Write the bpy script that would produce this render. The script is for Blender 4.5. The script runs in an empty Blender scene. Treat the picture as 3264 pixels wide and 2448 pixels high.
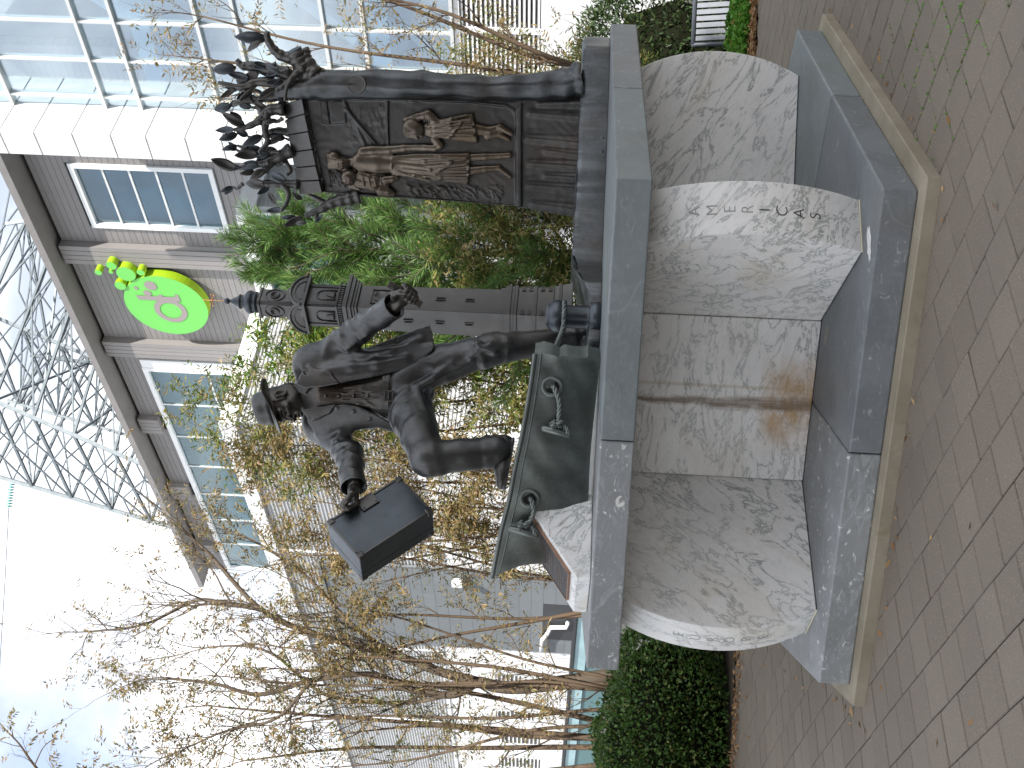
import bpy, bmesh, math, random
import numpy as np
from mathutils import Vector, Matrix, noise as mnoise
random.seed(7)
rng = np.random.default_rng(11)
S = bpy.context.scene
COL = S.collection

# ---------------------------------------------------------------- camera
EYE = 1.56
PITCH, ROLL, FPX = math.radians(2.80), math.radians(2.83), 3384.0      # focal length in pixels of a 3264 px wide frame
fwd = Vector((0, math.cos(PITCH), math.sin(PITCH)))
upc = Vector((0, -math.sin(PITCH), math.cos(PITCH)))
rgt = Vector((1, 0, 0))
e_r = math.cos(ROLL) * rgt + math.sin(ROLL) * upc
e_u = math.cos(ROLL) * upc - math.sin(ROLL) * rgt
camd = bpy.data.cameras.new('camera')
camd.sensor_fit = 'HORIZONTAL'
camd.sensor_width = 36
camd.lens = FPX / 3264 * 36
camd.clip_start = 0.05
camd.clip_end = 2000
cam = bpy.data.objects.new('camera', camd)
cx_, cy_, cz_ = -e_u, e_r, -fwd          # the camera is held on its side: picture right is world down
cam.matrix_world = Matrix(((cx_.x, cy_.x, cz_.x, 0), (cx_.y, cy_.y, cz_.y, 0), (cx_.z, cy_.z, cz_.z, EYE), (0, 0, 0, 1)))
COL.objects.link(cam)
S.camera = cam

# ---------------------------------------------------------------- sky, sun, exposure
SUN_AZ, SUN_EL = math.radians(-72), math.radians(38)      # direction to the sun, azimuth from +X
w = bpy.data.worlds.new('World')
S.world = w
w.use_nodes = True
nt = w.node_tree
nt.nodes.clear()
def wn(t, **k):
    n = nt.nodes.new(t)
    for a, b in k.items():
        setattr(n, a, b)
    return n
sky = wn('ShaderNodeTexSky', sky_type='NISHITA', sun_disc=False)
sky.sun_elevation = SUN_EL
sky.sun_rotation = math.radians(90) - SUN_AZ
sky.air_density = 1.0
sky.dust_density = 1.0
tc = wn('ShaderNodeTexCoord')
mp = wn('ShaderNodeMapping')
mp.inputs['Scale'].default_value = (1.0, 1.0, 1.8)
nz = wn('ShaderNodeTexNoise')
nz.inputs['Scale'].default_value = 2.3
nz.inputs['Detail'].default_value = 7
nz.inputs['Roughness'].default_value = 0.55
nz.inputs['Distortion'].default_value = 0.25
cr = wn('ShaderNodeValToRGB')
cr.color_ramp.elements[0].position = 0.38
cr.color_ramp.elements[1].position = 0.56
cr.color_ramp.elements[0].color = (0.42, 0.42, 0.42, 1)
mx = wn('ShaderNodeMixRGB')
nz2 = wn('ShaderNodeTexNoise')
nz2.inputs['Scale'].default_value = 4.2
nz2.inputs['Detail'].default_value = 6
nz2.inputs['Distortion'].default_value = 0.4
cr2 = wn('ShaderNodeValToRGB')
cr2.color_ramp.elements[0].position = 0.34
cr2.color_ramp.elements[0].color = (3.7, 4.05, 4.7, 1)
cr2.color_ramp.elements[1].position = 0.62
cr2.color_ramp.elements[1].color = (9.0, 9.0, 9.1, 1)
bg = wn('ShaderNodeBackground')
bg.inputs['Strength'].default_value = 0.12
wo = wn('ShaderNodeOutputWorld')
L = nt.links.new
L(tc.outputs['Generated'], mp.inputs['Vector'])
L(mp.outputs['Vector'], nz.inputs['Vector'])
L(nz.outputs['Fac'], cr.inputs['Fac'])
L(cr.outputs['Color'], mx.inputs['Fac'])
L(sky.outputs['Color'], mx.inputs['Color1'])
L(mp.outputs['Vector'], nz2.inputs['Vector'])
L(nz2.outputs['Fac'], cr2.inputs['Fac'])
L(cr2.outputs['Color'], mx.inputs['Color2'])
L(mx.outputs['Color'], bg.inputs['Color'])
L(bg.outputs['Background'], wo.inputs['Surface'])

sund = bpy.data.lights.new('sun', 'SUN')
sund.energy = 4.2
sund.angle = math.radians(0.5)
sund.color = (1.0, 0.95, 0.87)
sun = bpy.data.objects.new('sun', sund)
tosun = Vector((math.cos(SUN_EL) * math.cos(SUN_AZ), math.cos(SUN_EL) * math.sin(SUN_AZ), math.sin(SUN_EL)))
sun.rotation_euler = tosun.to_track_quat('Z', 'Y').to_euler()
COL.objects.link(sun)

S.view_settings.view_transform = 'Standard'
S.view_settings.look = 'None'
S.view_settings.exposure = 1.0
S.view_settings.gamma = 1.0
S.view_settings.use_curve_mapping = False

# ---------------------------------------------------------------- helpers
def at(px, py, Y):
    """world point seen at pixel (px, py) of the 3264 x 2448 photograph, at the distance Y"""
    d = fwd * FPX + e_r * (1224 - py) + e_u * -(px - 1632)
    t = Y / d.y
    return Vector((d.x * t, Y, EYE + d.z * t))
def atz(px, py, z):
    d = fwd * FPX + e_r * (1224 - py) + e_u * -(px - 1632)
    t = (z - EYE) / d.z
    return Vector((d.x * t, d.y * t, z))

def setp(o, label=None, cat=None, group=None, kind=None):
    if label: o['label'] = label
    if cat: o['category'] = cat
    if group: o['group'] = group
    if kind: o['kind'] = kind
    return o
def thing(name, loc, label, cat, group=None, rotz=0.0):
    o = bpy.data.objects.new(name, None)
    o.empty_display_size = 0.1
    o.location = loc
    o.rotation_euler = (0, 0, rotz)
    COL.objects.link(o)
    return setp(o, label, cat, group)
def ploc(p):
    """world offset of a parent (parents are never rotated unless built locally)"""
    v = Vector((0, 0, 0))
    while p is not None:
        v += p.location
        p = p.parent
    return v
def mk(name, verts, faces, mat, parent=None, smooth=False, world=True):
    """one mesh object; verts in world space are moved into the parent's space"""
    off = ploc(parent) if (parent is not None and world) else Vector((0, 0, 0))
    me = bpy.data.meshes.new(name)
    if isinstance(verts, np.ndarray):
        v = verts - np.array(off)
        me.from_pydata([], [], []) if False else None
        f = np.asarray(faces, dtype=np.int32)
        k = f.shape[1]
        me.vertices.add(len(v)); me.vertices.foreach_set('co', v.astype(np.float32).ravel())
        me.loops.add(f.size); me.loops.foreach_set('vertex_index', f.ravel())
        me.polygons.add(len(f))
        me.polygons.foreach_set('loop_start', np.arange(len(f), dtype=np.int32) * k)
        me.polygons.foreach_set('loop_total', np.full(len(f), k, dtype=np.int32))
        me.update(calc_edges=True)
        me.validate()
    else:
        me.from_pydata([Vector(v) - off for v in verts], [], faces)
    if mat is not None:
        me.materials.append(mat)
    if smooth:
        me.polygons.foreach_set('use_smooth', [True] * len(me.polygons))
    me.update()
    o = bpy.data.objects.new(name, me)
    if parent is not None:
        o.parent = parent
    COL.objects.link(o)
    return o
def inst(name, src, parent, loc, rot=(0, 0, 0), scale=(1, 1, 1)):
    o = bpy.data.objects.new(name, src.data)
    o.location = loc
    o.rotation_euler = rot
    o.scale = scale
    o.parent = parent
    COL.objects.link(o)
    return o

class MB:
    """collects verts / faces"""
    def __init__(s):
        s.v = []; s.f = []
    def add(s, vs, fs):
        n = len(s.v)
        s.v += [tuple(v) for v in vs]
        s.f += [tuple(i + n for i in f) for f in fs]
        return s
    def box(s, c, h, ax=None):
        c = Vector(c)
        if ax is None:
            ax = (Vector((1, 0, 0)), Vector((0, 1, 0)), Vector((0, 0, 1)))
        vs = []
        for z in (-1, 1):
            for y in (-1, 1):
                for x in (-1, 1):
                    vs.append(c + ax[0] * (h[0] * x) + ax[1] * (h[1] * y) + ax[2] * (h[2] * z))
        return s.add(vs, [(0, 2, 3, 1), (4, 5, 7, 6), (0, 1, 5, 4), (2, 6, 7, 3), (0, 4, 6, 2), (1, 3, 7, 5)])
    def prism(s, poly, z0, z1):
        n = len(poly)
        vs = [(p[0], p[1], z0) for p in poly] + [(p[0], p[1], z1) for p in poly]
        fs = [tuple(reversed(range(n))), tuple(range(n, 2 * n))]
        fs += [(i, (i + 1) % n, n + (i + 1) % n, n + i) for i in range(n)]
        return s.add(vs, fs)
    def hexa(s, p):
        """8 points: bottom 4 (ccw) then top 4"""
        return s.add(p, [(3, 2, 1, 0), (4, 5, 6, 7), (0, 1, 5, 4), (1, 2, 6, 5), (2, 3, 7, 6), (3, 0, 4, 7)])
    def beam(s, a, b, w, h=None, up=(0, 0, 1)):
        a = Vector(a); b = Vector(b); d = b - a
        l = d.length
        if l < 1e-6: return s
        d /= l
        h = h or w
        x = d.cross(Vector(up))
        if x.length < 1e-3: x = d.cross(Vector((1, 0, 0)))
        x.normalize(); y = x.cross(d)
        return s.box((a + b) / 2, (w / 2, l / 2, h / 2), (x, d, y))
    def tube(s, pts, rad, n=8, cap=True):
        pts = [Vector(p) for p in pts]
        if not hasattr(rad, '__len__'): rad = [rad] * len(pts)
        m = len(pts)
        t = [(pts[min(i + 1, m - 1)] - pts[max(i - 1, 0)]).normalized() for i in range(m)]
        ref = Vector((0, 0, 1)) if abs(t[0].z) < 0.9 else Vector((1, 0, 0))
        x = t[0].cross(ref).normalized()
        rings = []
        for i in range(m):
            x = (x - t[i] * x.dot(t[i]))
            if x.length < 1e-6: x = t[i].orthogonal()
            x.normalize()
            y = t[i].cross(x)
            rings.append([pts[i] + (x * math.cos(a) + y * math.sin(a)) * rad[i] for a in [2 * math.pi * k / n for k in range(n)]])
        vs = [p for r in rings for p in r]
        fs = []
        for i in range(m - 1):
            for k in range(n):
                fs.append((i * n + k, i * n + (k + 1) % n, (i + 1) * n + (k + 1) % n, (i + 1) * n + k))
        if cap:
            fs.append(tuple(reversed(range(n))))
            fs.append(tuple((m - 1) * n + k for k in range(n)))
        return s.add(vs, fs)
    def lathe(s, prof, c, n=24, ax=None):
        """prof: (radius, height) pairs"""
        c = Vector(c)
        if ax is None: ax = (Vector((1, 0, 0)), Vector((0, 1, 0)), Vector((0, 0, 1)))
        vs = []
        for r, h in prof:
            for k in range(n):
                a = 2 * math.pi * k / n
                vs.append(c + ax[0] * (r * math.cos(a)) + ax[1] * (r * math.sin(a)) + ax[2] * h)
        m = len(prof)
        fs = [(i * n + k, i * n + (k + 1) % n, (i + 1) * n + (k + 1) % n, (i + 1) * n + k) for i in range(m - 1) for k in range(n)]
        if prof[0][0] > 1e-5: fs.append(tuple(reversed(range(n))))
        if prof[-1][0] > 1e-5: fs.append(tuple((m - 1) * n + k for k in range(n)))
        return s.add(vs, fs)
    def build(s, name, mat, parent=None, smooth=False, bevel=0, seg=1, world=True):
        o = mk(name, s.v, s.f, mat, parent, smooth, world)
        if bevel:
            bm = bmesh.new(); bm.from_mesh(o.data)
            bmesh.ops.remove_doubles(bm, verts=bm.verts, dist=1e-5)
            bmesh.ops.recalc_face_normals(bm, faces=bm.faces)
            es = [e for e in bm.edges if len(e.link_faces) == 2 and e.calc_face_angle(0) > 0.5]
            bmesh.ops.bevel(bm, geom=es, offset=bevel, segments=seg, profile=0.5, affect='EDGES')
            bm.to_mesh(o.data); bm.free()
        return o

def spline(pts, n):
    """Catmull-Rom through points (any dimension)"""
    P = [np.array(p, float) for p in pts]
    P = [2 * P[0] - P[1]] + P + [2 * P[-1] - P[-2]]
    out = []
    segs = len(P) - 3
    for i in range(n):
        t = i / (n - 1) * segs
        k = min(int(t), segs - 1); u = t - k
        a, b, c, d = P[k:k + 4]
        out.append(0.5 * ((2 * b) + (c - a) * u + (2 * a - 5 * b + 4 * c - d) * u * u + (3 * b - a - 3 * c + d) * u ** 3))
    return np.array(out)

# ---------------------------------------------------------------- materials
MATS = {}
class NT:
    def __init__(s, name):
        s.m = bpy.data.materials.new(name)
        s.m.use_nodes = True
        s.t = s.m.node_tree
        s.b = s.t.nodes['Principled BSDF']
        s.out = s.t.nodes['Material Output']
        MATS[name] = s.m
        s._co = None
    def n(s, t, **k):
        x = s.t.nodes.new(t)
        for a, b in k.items():
            if a in x.inputs: x.inputs[a].default_value = b
            else: setattr(x, a, b)
        return x
    def l(s, a, b): s.t.links.new(a, b)
    def co(s, scale=(1, 1, 1), rot=(0, 0, 0), kind='Object', loc=(0, 0, 0)):
        tc = s.n('ShaderNodeTexCoord')
        mp = s.n('ShaderNodeMapping')
        mp.inputs['Scale'].default_value = scale
        mp.inputs['Rotation'].default_value = rot
        mp.inputs['Location'].default_value = loc
        s.l(tc.outputs[kind], mp.inputs['Vector'])
        return mp.outputs['Vector']
    def pos(s, scale=(1, 1, 1), rot=(0, 0, 0)):
        g = s.n('ShaderNodeNewGeometry')
        mp = s.n('ShaderNodeMapping')
        mp.inputs['Scale'].default_value = scale
        mp.inputs['Rotation'].default_value = rot
        s.l(g.outputs['Position'], mp.inputs['Vector'])
        return mp.outputs['Vector']
    def rpos(s, rot, scale):
        """position rotated first, then stretched, so that the stretch follows the rotation"""
        v = s.pos((1, 1, 1), rot)
        mp = s.n('ShaderNodeMapping')
        mp.inputs['Scale'].default_value = scale
        s.l(v, mp.inputs['Vector'])
        return mp.outputs['Vector']
    def noise(s, v, scale, detail=4, rough=0.55, dist=0.0):
        x = s.n('ShaderNodeTexNoise')
        x.inputs['Scale'].default_value = scale
        x.inputs['Detail'].default_value = detail
        x.inputs['Roughness'].default_value = rough
        x.inputs['Distortion'].default_value = dist
        s.l(v, x.inputs['Vector'])
        return x.outputs['Fac']
    def ramp(s, fac, stops):
        r = s.n('ShaderNodeValToRGB')
        el = r.color_ramp.elements
        while len(el) < len(stops): el.new(0.5)
        for e, (p, c) in zip(el, stops):
            e.position = p
            e.color = (c, c, c, 1) if not hasattr(c, '__len__') else (*c, 1)
        s.l(fac, r.inputs['Fac'])
        return r.outputs['Color']
    def mix(s, fac, a, b, mode='MIX'):
        x = s.n('ShaderNodeMixRGB', blend_type=mode)
        for k, v in (('Fac', fac), ('Color1', a), ('Color2', b)):
            if hasattr(v, 'is_linked') or hasattr(v, 'links'): s.l(v, x.inputs[k])
            elif hasattr(v, '__len__'): x.inputs[k].default_value = (*v, 1)
            else: x.inputs[k].default_value = v if k == 'Fac' else (v, v, v, 1)
        return x.outputs['Color']
    def math(s, op, a, b=0.0, clamp=False):
        x = s.n('ShaderNodeMath', operation=op, use_clamp=clamp)
        for i, v in enumerate((a, b)):
            if hasattr(v, 'links'): s.l(v, x.inputs[i])
            else: x.inputs[i].default_value = v
        return x.outputs[0]
    def color(s, c):
        if hasattr(c, 'links'): s.l(c, s.b.inputs['Base Color'])
        else: s.b.inputs['Base Color'].default_value = (*c, 1)
    def rough(s, r):
        if hasattr(r, 'links'): s.l(r, s.b.inputs['Roughness'])
        else: s.b.inputs['Roughness'].default_value = r
    def bump(s, h, strength=0.3, dist=0.01):
        x = s.n('ShaderNodeBump')
        x.inputs['Strength'].default_value = strength
        x.inputs['Distance'].default_value = dist
        s.l(h, x.inputs['Height'])
        s.l(x.outputs['Normal'], s.b.inputs['Normal'])
def plain(name, c, rough=0.6, metal=0.0, var=0.0, scale=8.0, bump=0.0, spec=None):
    m = NT(name)
    if var:
        f = m.noise(m.pos(), scale, 5, 0.6)
        m.color(m.mix(m.ramp(f, [(0.3, 0.0), (0.7, 1.0)]), tuple(x * (1 - var) for x in c), tuple(min(1, x * (1 + var)) for x in c)))
        if bump: m.bump(f, bump, 0.02)
    else:
        m.color(c)
    m.rough(rough)
    m.b.inputs['Metallic'].default_value = metal
    if spec is not None: m.b.inputs['Specular IOR Level'].default_value = spec
    return m.m
# ---------------------------------------------------------------- stone, bronze, paving materials
def mat_white_marble(name, rot, stain=False):
    m = NT(name)
    v = m.pos((1, 1, 1), rot)
    big = m.noise(v, 1.6, 4, 0.6, 0.4)
    base = m.mix(m.ramp(big, [(0.3, 0.0), (0.72, 1.0)]), (0.70, 0.69, 0.675), (0.84, 0.83, 0.815))
    # fine directional grey veins: zero crossings of a stretched, warped noise
    vs = m.rpos(rot, (3.6, 3.0, 1.05))
    n1 = m.noise(vs, 2.6, 10, 0.66, 0.55)
    d1 = m.math('ABSOLUTE', m.math('SUBTRACT', n1, 0.5))
    n2 = m.noise(m.pos((1.3, 1.3, 0.8), rot), 1.5, 3, 0.5)
    vmask = m.ramp(n2, [(0.34, 0.30), (0.60, 1.0)])
    vein = m.math('MULTIPLY', m.ramp(d1, [(0.0, 1.0), (0.009, 0.7), (0.024, 0.0)]), vmask)
    halo = m.math('MULTIPLY', m.ramp(d1, [(0.0, 1.0), (0.07, 0.0)]), vmask)
    c = m.mix(m.math('MULTIPLY', halo, 0.16), base, (0.40, 0.40, 0.385))
    c = m.mix(m.math('MULTIPLY', vein, 0.78), c, (0.15, 0.175, 0.17))
    n3 = m.noise(m.rpos(rot, (6.5, 5.0, 1.7)), 3.0, 9, 0.68, 0.5)
    d3 = m.math('ABSOLUTE', m.math('SUBTRACT', n3, 0.52))
    c = m.mix(m.math('MULTIPLY', m.ramp(d3, [(0.0, 1.0), (0.008, 0.5), (0.024, 0.0)]), 0.26), c, (0.30, 0.305, 0.295))
    # warm mineral bands
    n4 = m.noise(m.rpos(rot, (2.6, 2.0, 0.5)), 1.1, 5, 0.6, 0.6)
    c = m.mix(m.math('MULTIPLY', m.ramp(n4, [(0.55, 0.0), (0.68, 1.0)]), 0.34), c, (0.50, 0.43, 0.30))
    if stain:
        # rust-brown water stain running down the middle of the panel (object space: x across, z up from the panel foot)
        tcn = m.n('ShaderNodeTexCoord'); sp = m.n('ShaderNodeSeparateXYZ')
        m.l(tcn.outputs['Object'], sp.inputs[0])
        wob = m.math('MULTIPLY', m.math('SUBTRACT', m.noise(m.co((5, 1, 2.2)), 2.0, 5, 0.6), 0.5), 0.10)
        x = m.math('ADD', m.math('ADD', sp.outputs['X'], 0.02), wob)
        h = sp.outputs['Z']
        wid = m.math('ADD', 0.026, m.math('MULTIPLY', m.math('SUBTRACT', 0.9, h, True), 0.035))
        g = m.math('DIVIDE', m.math('ABSOLUTE', x), wid)
        core = m.ramp(g, [(0.25, 1.0), (1.0, 0.0)])
        streak = m.noise(m.co((60, 1, 1.4)), 1.0, 4, 0.6)
        core = m.math('MULTIPLY', core, m.ramp(streak, [(0.3, 0.45), (0.6, 1.0)]))
        foot = m.math('MULTIPLY', m.ramp(h, [(0.20, 1.0), (0.30, 0.0)]), m.ramp(m.math('ABSOLUTE', m.math('ADD', sp.outputs['X'], 0.02)), [(0.10, 1.0), (0.30, 0.0)]))
        foot = m.math('MULTIPLY', foot, m.ramp(m.noise(m.co((1.2, 1, 2)), 4.0, 5, 0.65), [(0.36, 0.15), (0.58, 1.0)]))
        c = m.mix(m.math('MULTIPLY', foot, 0.85), c, (0.44, 0.25, 0.085))
        c = m.mix(m.math('MULTIPLY', core, 0.95), c, (0.150, 0.085, 0.034))
        s2 = m.math('MULTIPLY', m.ramp(m.math('ABSOLUTE', m.math('ADD', sp.outputs['X'], -0.07)), [(0.004, 1.0), (0.013, 0.0)]), 0.35)
        c = m.mix(s2, c, (0.40, 0.30, 0.16))
    m.color(c)
    m.rough(0.42)
    m.bump(m.noise(m.pos(), 90, 3, 0.6), 0.03, 0.004)
    return m.m
M_WM = [mat_white_marble('white_marble_a', (0.0, 0.95, 0.1)), mat_white_marble('white_marble_b', (0.1, 1.05, 0.3)), mat_white_marble('white_marble_c', (0.0, -0.68, 0.2))]
M_WMS = mat_white_marble('white_marble_stained', (0.05, 1.5, 0.25), True)

def mat_grey_marble(name, base, fleck, ang):
    m = NT(name)
    v = m.pos((1, 1, 1), (0, 0, ang))
    big = m.noise(v, 2.2, 6, 0.6, 0.8)
    c = m.mix(m.ramp(big, [(0.3, 0.0), (0.7, 1.0)]), tuple(x * 0.78 for x in base), tuple(x * 1.16 for x in base))
    swirl = m.noise(m.pos((1, 1, 2.2), (0, 0.3, ang)), 9.0, 8, 0.7, 1.8)
    c = m.mix(m.math('MULTIPLY', m.ramp(swirl, [(0.50, 0.0), (0.64, 1.0)]), 0.30 + 0.35 * fleck), c, tuple(min(1, x * 1.55) for x in base))
    fl = m.noise(m.pos((1, 1, 1.6), (0.4, 0.2, ang)), 16.0, 5, 0.6, 0.9)
    fm = m.math('MULTIPLY', m.ramp(fl, [(0.62, 0.0), (0.68, 1.0)]), fleck)
    c = m.mix(fm, c, (0.72, 0.72, 0.70))
    cr = m.noise(m.pos((0.35, 2.6, 1.2), (0.2, 0.5, ang)), 1.2, 2, 0.4, 0.15)
    dv = m.math('ABSOLUTE', m.math('SUBTRACT', cr, 0.5))
    c = m.mix(m.math('MULTIPLY', m.ramp(dv, [(0.0, 1.0), (0.004, 0.0)]), 0.30), c, tuple(min(1, x * 1.9) for x in base))
    br = m.noise(m.pos((1, 1, 0.5)), 3.0, 5, 0.6)
    c = m.mix(m.math('MULTIPLY', m.ramp(br, [(0.56, 0.0), (0.72, 1.0)]), 0.30), c, (0.15, 0.13, 0.10))
    m.color(c)
    m.rough(m.ramp(swirl, [(0.3, 0.40), (0.7, 0.60)]))
    m.bump(swirl, 0.10, 0.004)
    return m.m
M_GM = [mat_grey_marble('grey_marble_a', (0.158, 0.170, 0.180), 0.25, 0.2),
        mat_grey_marble('grey_marble_b', (0.235, 0.245, 0.252), 0.95, 1.1),
        mat_grey_marble('grey_marble_c', (0.170, 0.195, 0.200), 0.12, 2.0)]
M_MORTAR = plain('mortar', (0.10, 0.095, 0.085), 0.9, var=0.3, scale=30)

def mat_concrete():
    m = NT('pad_concrete')
    n = m.noise(m.pos(), 3.0, 7, 0.65)
    c = m.mix(m.ramp(n, [(0.3, 0.0), (0.7, 1.0)]), (0.21, 0.18, 0.125), (0.33, 0.295, 0.225))
    f = m.noise(m.pos(), 60, 3, 0.6)
    c = m.mix(m.math('MULTIPLY', m.ramp(f, [(0.45, 0.0), (0.7, 1.0)]), 0.3), c, (0.22, 0.20, 0.16))
    st = m.noise(m.pos(), 5.5, 6, 0.7, 0.5)
    c = m.mix(m.math('MULTIPLY', m.ramp(st, [(0.56, 0.0), (0.68, 1.0)]), 0.55), c, (0.19, 0.145, 0.08))
    m.color(c); m.rough(0.88); m.bump(f, 0.25, 0.004)
    return m.m
M_PAD = mat_concrete()

def mat_paver(name, rnd):
    m = NT(name)
    g = m.n('ShaderNodeNewGeometry'); oi = m.n('ShaderNodeObjectInfo')
    r = oi.outputs['Random'] if rnd == 'obj' else g.outputs['Random Per Island']
    c = m.ramp(r, [(0.0, (0.150, 0.126, 0.097)), (0.5, (0.162, 0.137, 0.106)), (1.0, (0.175, 0.149, 0.116))])
    sp = m.noise(m.pos(), 165, 2, 0.5)
    c = m.mix(m.math('MULTIPLY', m.ramp(sp, [(0.62, 0.0), (0.70, 1.0)]), 0.42), c, (0.50, 0.44, 0.38))
    s2 = m.noise(m.pos((1, 1, 1), (0.5, 0.2, 0.9)), 150, 2, 0.5)
    c = m.mix(m.math('MULTIPLY', m.ramp(s2, [(0.60, 0.0), (0.68, 1.0)]), 0.35), c, (0.09, 0.08, 0.075))
    s3 = m.noise(m.pos((1, 1, 1), (0.1, 0.7, 0.3)), 130, 2, 0.5)
    c = m.mix(m.math('MULTIPLY', m.ramp(s3, [(0.68, 0.0), (0.73, 1.0)]), 0.6), c, (0.55, 0.33, 0.24))
    b = m.noise(m.pos(), 1.4, 6, 0.65)
    c = m.mix(m.math('MULTIPLY', m.ramp(b, [(0.45, 0.0), (0.75, 1.0)]), 0.28), c, (0.095, 0.086, 0.072))
    m.color(c); m.rough(0.82)
    m.bump(m.noise(m.pos(), 140, 3, 0.6), 0.35, 0.003)
    return m.m
M_PAV = mat_paver('paver_stone', 'obj')
M_PAVJ = mat_paver('paver_stone_far', 'isl')
def mat_joint():
    m = NT('joint_soil')
    n = m.noise(m.pos(), 1.1, 6, 0.7, 0.4)
    f = m.noise(m.pos(), 60, 3, 0.6)
    c = m.mix(f, (0.030, 0.026, 0.020), (0.075, 0.065, 0.048))
    c = m.mix(m.ramp(n, [(0.50, 0.0), (0.62, 1.0)]), c, m.mix(f, (0.06, 0.085, 0.012), (0.15, 0.17, 0.03)))
    m.color(c); m.rough(0.95)
    return m.m
M_JOINT = mat_joint()

def mat_bronze(name, base, patina, amt, warm=0.25, rough=0.42):
    m = NT(name)
    n = m.noise(m.pos(), 3.0, 7, 0.65, 0.5)
    c = m.mix(m.ramp(n, [(0.3, 0.0), (0.7, 1.0)]), tuple(x * 0.75 for x in base), tuple(x * 1.7 for x in base))
    st = m.noise(m.pos((9, 9, 0.9)), 1.6, 7, 0.7, 0.3)
    g = m.n('ShaderNodeNewGeometry'); sp = m.n('ShaderNodeSeparateXYZ')
    m.l(g.outputs['Normal'], sp.inputs[0])
    # rain-washed patina: vertical runs and blotches, most where rain lands
    bl_ = m.noise(m.pos((1, 1, 1), (0.3, 0.1, 0.5)), 6.5, 6, 0.7, 0.4)
    upf = m.ramp(sp.outputs['Z'], [(0.0, 0.22), (0.55, 0.75), (1.0, 1.0)])
    pm = m.math('MAXIMUM', m.ramp(st, [(0.46, 0.0), (0.66, 1.0)]), m.ramp(bl_, [(0.52, 0.0), (0.70, 0.9)]))
    pm = m.math('MULTIPLY', m.math('MULTIPLY', pm, upf), amt * 0.75)
    c = m.mix(pm, c, patina)
    wn_ = m.noise(m.pos((1, 1, 1), (0.4, 0.4, 0)), 2.1, 5, 0.6)
    c = m.mix(m.math('MULTIPLY', m.ramp(wn_, [(0.52, 0.0), (0.68, 1.0)]), warm), c, (0.085, 0.052, 0.028))
    sc = m.noise(m.pos(), 55, 4, 0.7)
    c = m.mix(m.math('MULTIPLY', m.ramp(sc, [(0.52, 0.0), (0.70, 1.0)]), 0.30), c, tuple(min(1, x * 2.3) for x in base))
    pt = m.ramp(g.outputs['Pointiness'], [(0.51, 0.0), (0.58, 1.0)])
    c = m.mix(m.math('MULTIPLY', pt, 0.45), c, tuple(min(1, x * 2.6) for x in base))
    m.color(c)
    m.l(m.math('SUBTRACT', 0.86, m.math('MULTIPLY', pm, 0.75)), m.b.inputs['Metallic'])
    m.b.inputs['Specular IOR Level'].default_value = 0.6
    m.rough(m.ramp(bl_, [(0.25, rough - 0.12), (0.75, rough + 0.06)]))
    h = m.math('ADD', m.math('MULTIPLY', m.noise(m.pos(), 110, 4, 0.65), 0.5), m.math('MULTIPLY', m.noise(m.pos(), 24, 4, 0.6), 1.0))
    m.bump(h, 0.10, 0.005)
    return m.m
M_BR = mat_bronze('bronze_dark', (0.056, 0.054, 0.052), (0.125, 0.145, 0.150), 0.75)
M_BRM = mat_bronze('bronze_coat', (0.060, 0.060, 0.060), (0.15, 0.165, 0.172), 0.85, 0.25, 0.42)
M_BRW = mat_bronze('bronze_warm', (0.060, 0.055, 0.050), (0.12, 0.13, 0.128), 0.5, 0.38, 0.38)
M_BRG = mat_bronze('bronze_green', (0.092, 0.101, 0.095), (0.20, 0.225, 0.21), 1.0, 0.2, 0.48)
M_BRF = mat_bronze('bronze_polished', (0.105, 0.088, 0.070), (0.12, 0.125, 0.12), 0.25, 0.5, 0.34)
M_BRT = mat_bronze('bronze_trunk', (0.052, 0.054, 0.056), (0.20, 0.225, 0.235), 1.15, 0.3, 0.42)
M_BRB = mat_bronze('bronze_blue', (0.044, 0.050, 0.056), (0.105, 0.135, 0.155), 0.75, 0.12, 0.42)
M_LETTER = plain('letter_dark', (0.045, 0.045, 0.043), 0.7)
M_LETTER2 = plain('letter_faded', (0.30, 0.30, 0.29), 0.7)
M_COPPER = plain('copper_rod', (0.52, 0.27, 0.12), 0.45, 0.5, 0.2, 30)
# ---------------------------------------------------------------- ground and paving
HX0, HX1, HY0, HY1, HZ = 3.0, 9.0, 10.45, 14.5, -0.66       # sunken path where the bench stands
M_ASPH = plain('ground_asphalt', (0.065, 0.062, 0.058), 0.9, var=0.25, scale=2.0)
gx = [-400, HX0, HX1, 400]; gy = [-400, HY0, HY1, 400]
gm = MB()
for i in range(3):
    for j in range(3):
        if i == 1 and j == 1: continue
        gm.add([(gx[i], gy[j], -0.06), (gx[i + 1], gy[j], -0.06), (gx[i + 1], gy[j + 1], -0.06), (gx[i], gy[j + 1], -0.06)], [(0, 1, 2, 3)])
gm.add([(HX0, HY0, -0.06), (HX1, HY0, -0.06), (HX1, HY1, -0.06), (HX0, HY1, -0.06), (HX0, HY0, HZ), (HX1, HY0, HZ), (HX1, HY1, HZ), (HX0, HY1, HZ)], [(0, 1, 5, 4), (1, 2, 6, 5), (2, 3, 7, 6), (3, 0, 4, 7), (4, 5, 6, 7)])
gnd = setp(gm.build('ground', M_ASPH), kind='structure')
pav = thing('paving', (0, 0, 0), None, None); setp(pav, kind='structure')
MB().add([(-9, 0.5, -0.012), (9, 0.5, -0.012), (9, 10.4, -0.012), (-9, 10.4, -0.012)], [(0, 1, 2, 3)]).build('joint_bed', M_JOINT, pav)
CA = math.radians(126.5)                     # direction of the continuous courses
ud = Vector((math.cos(CA), math.sin(CA), 0)); vd = Vector((-math.sin(CA), math.cos(CA), 0))
PL, PW, GAP = 0.208, 0.218, 0.0055
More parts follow.
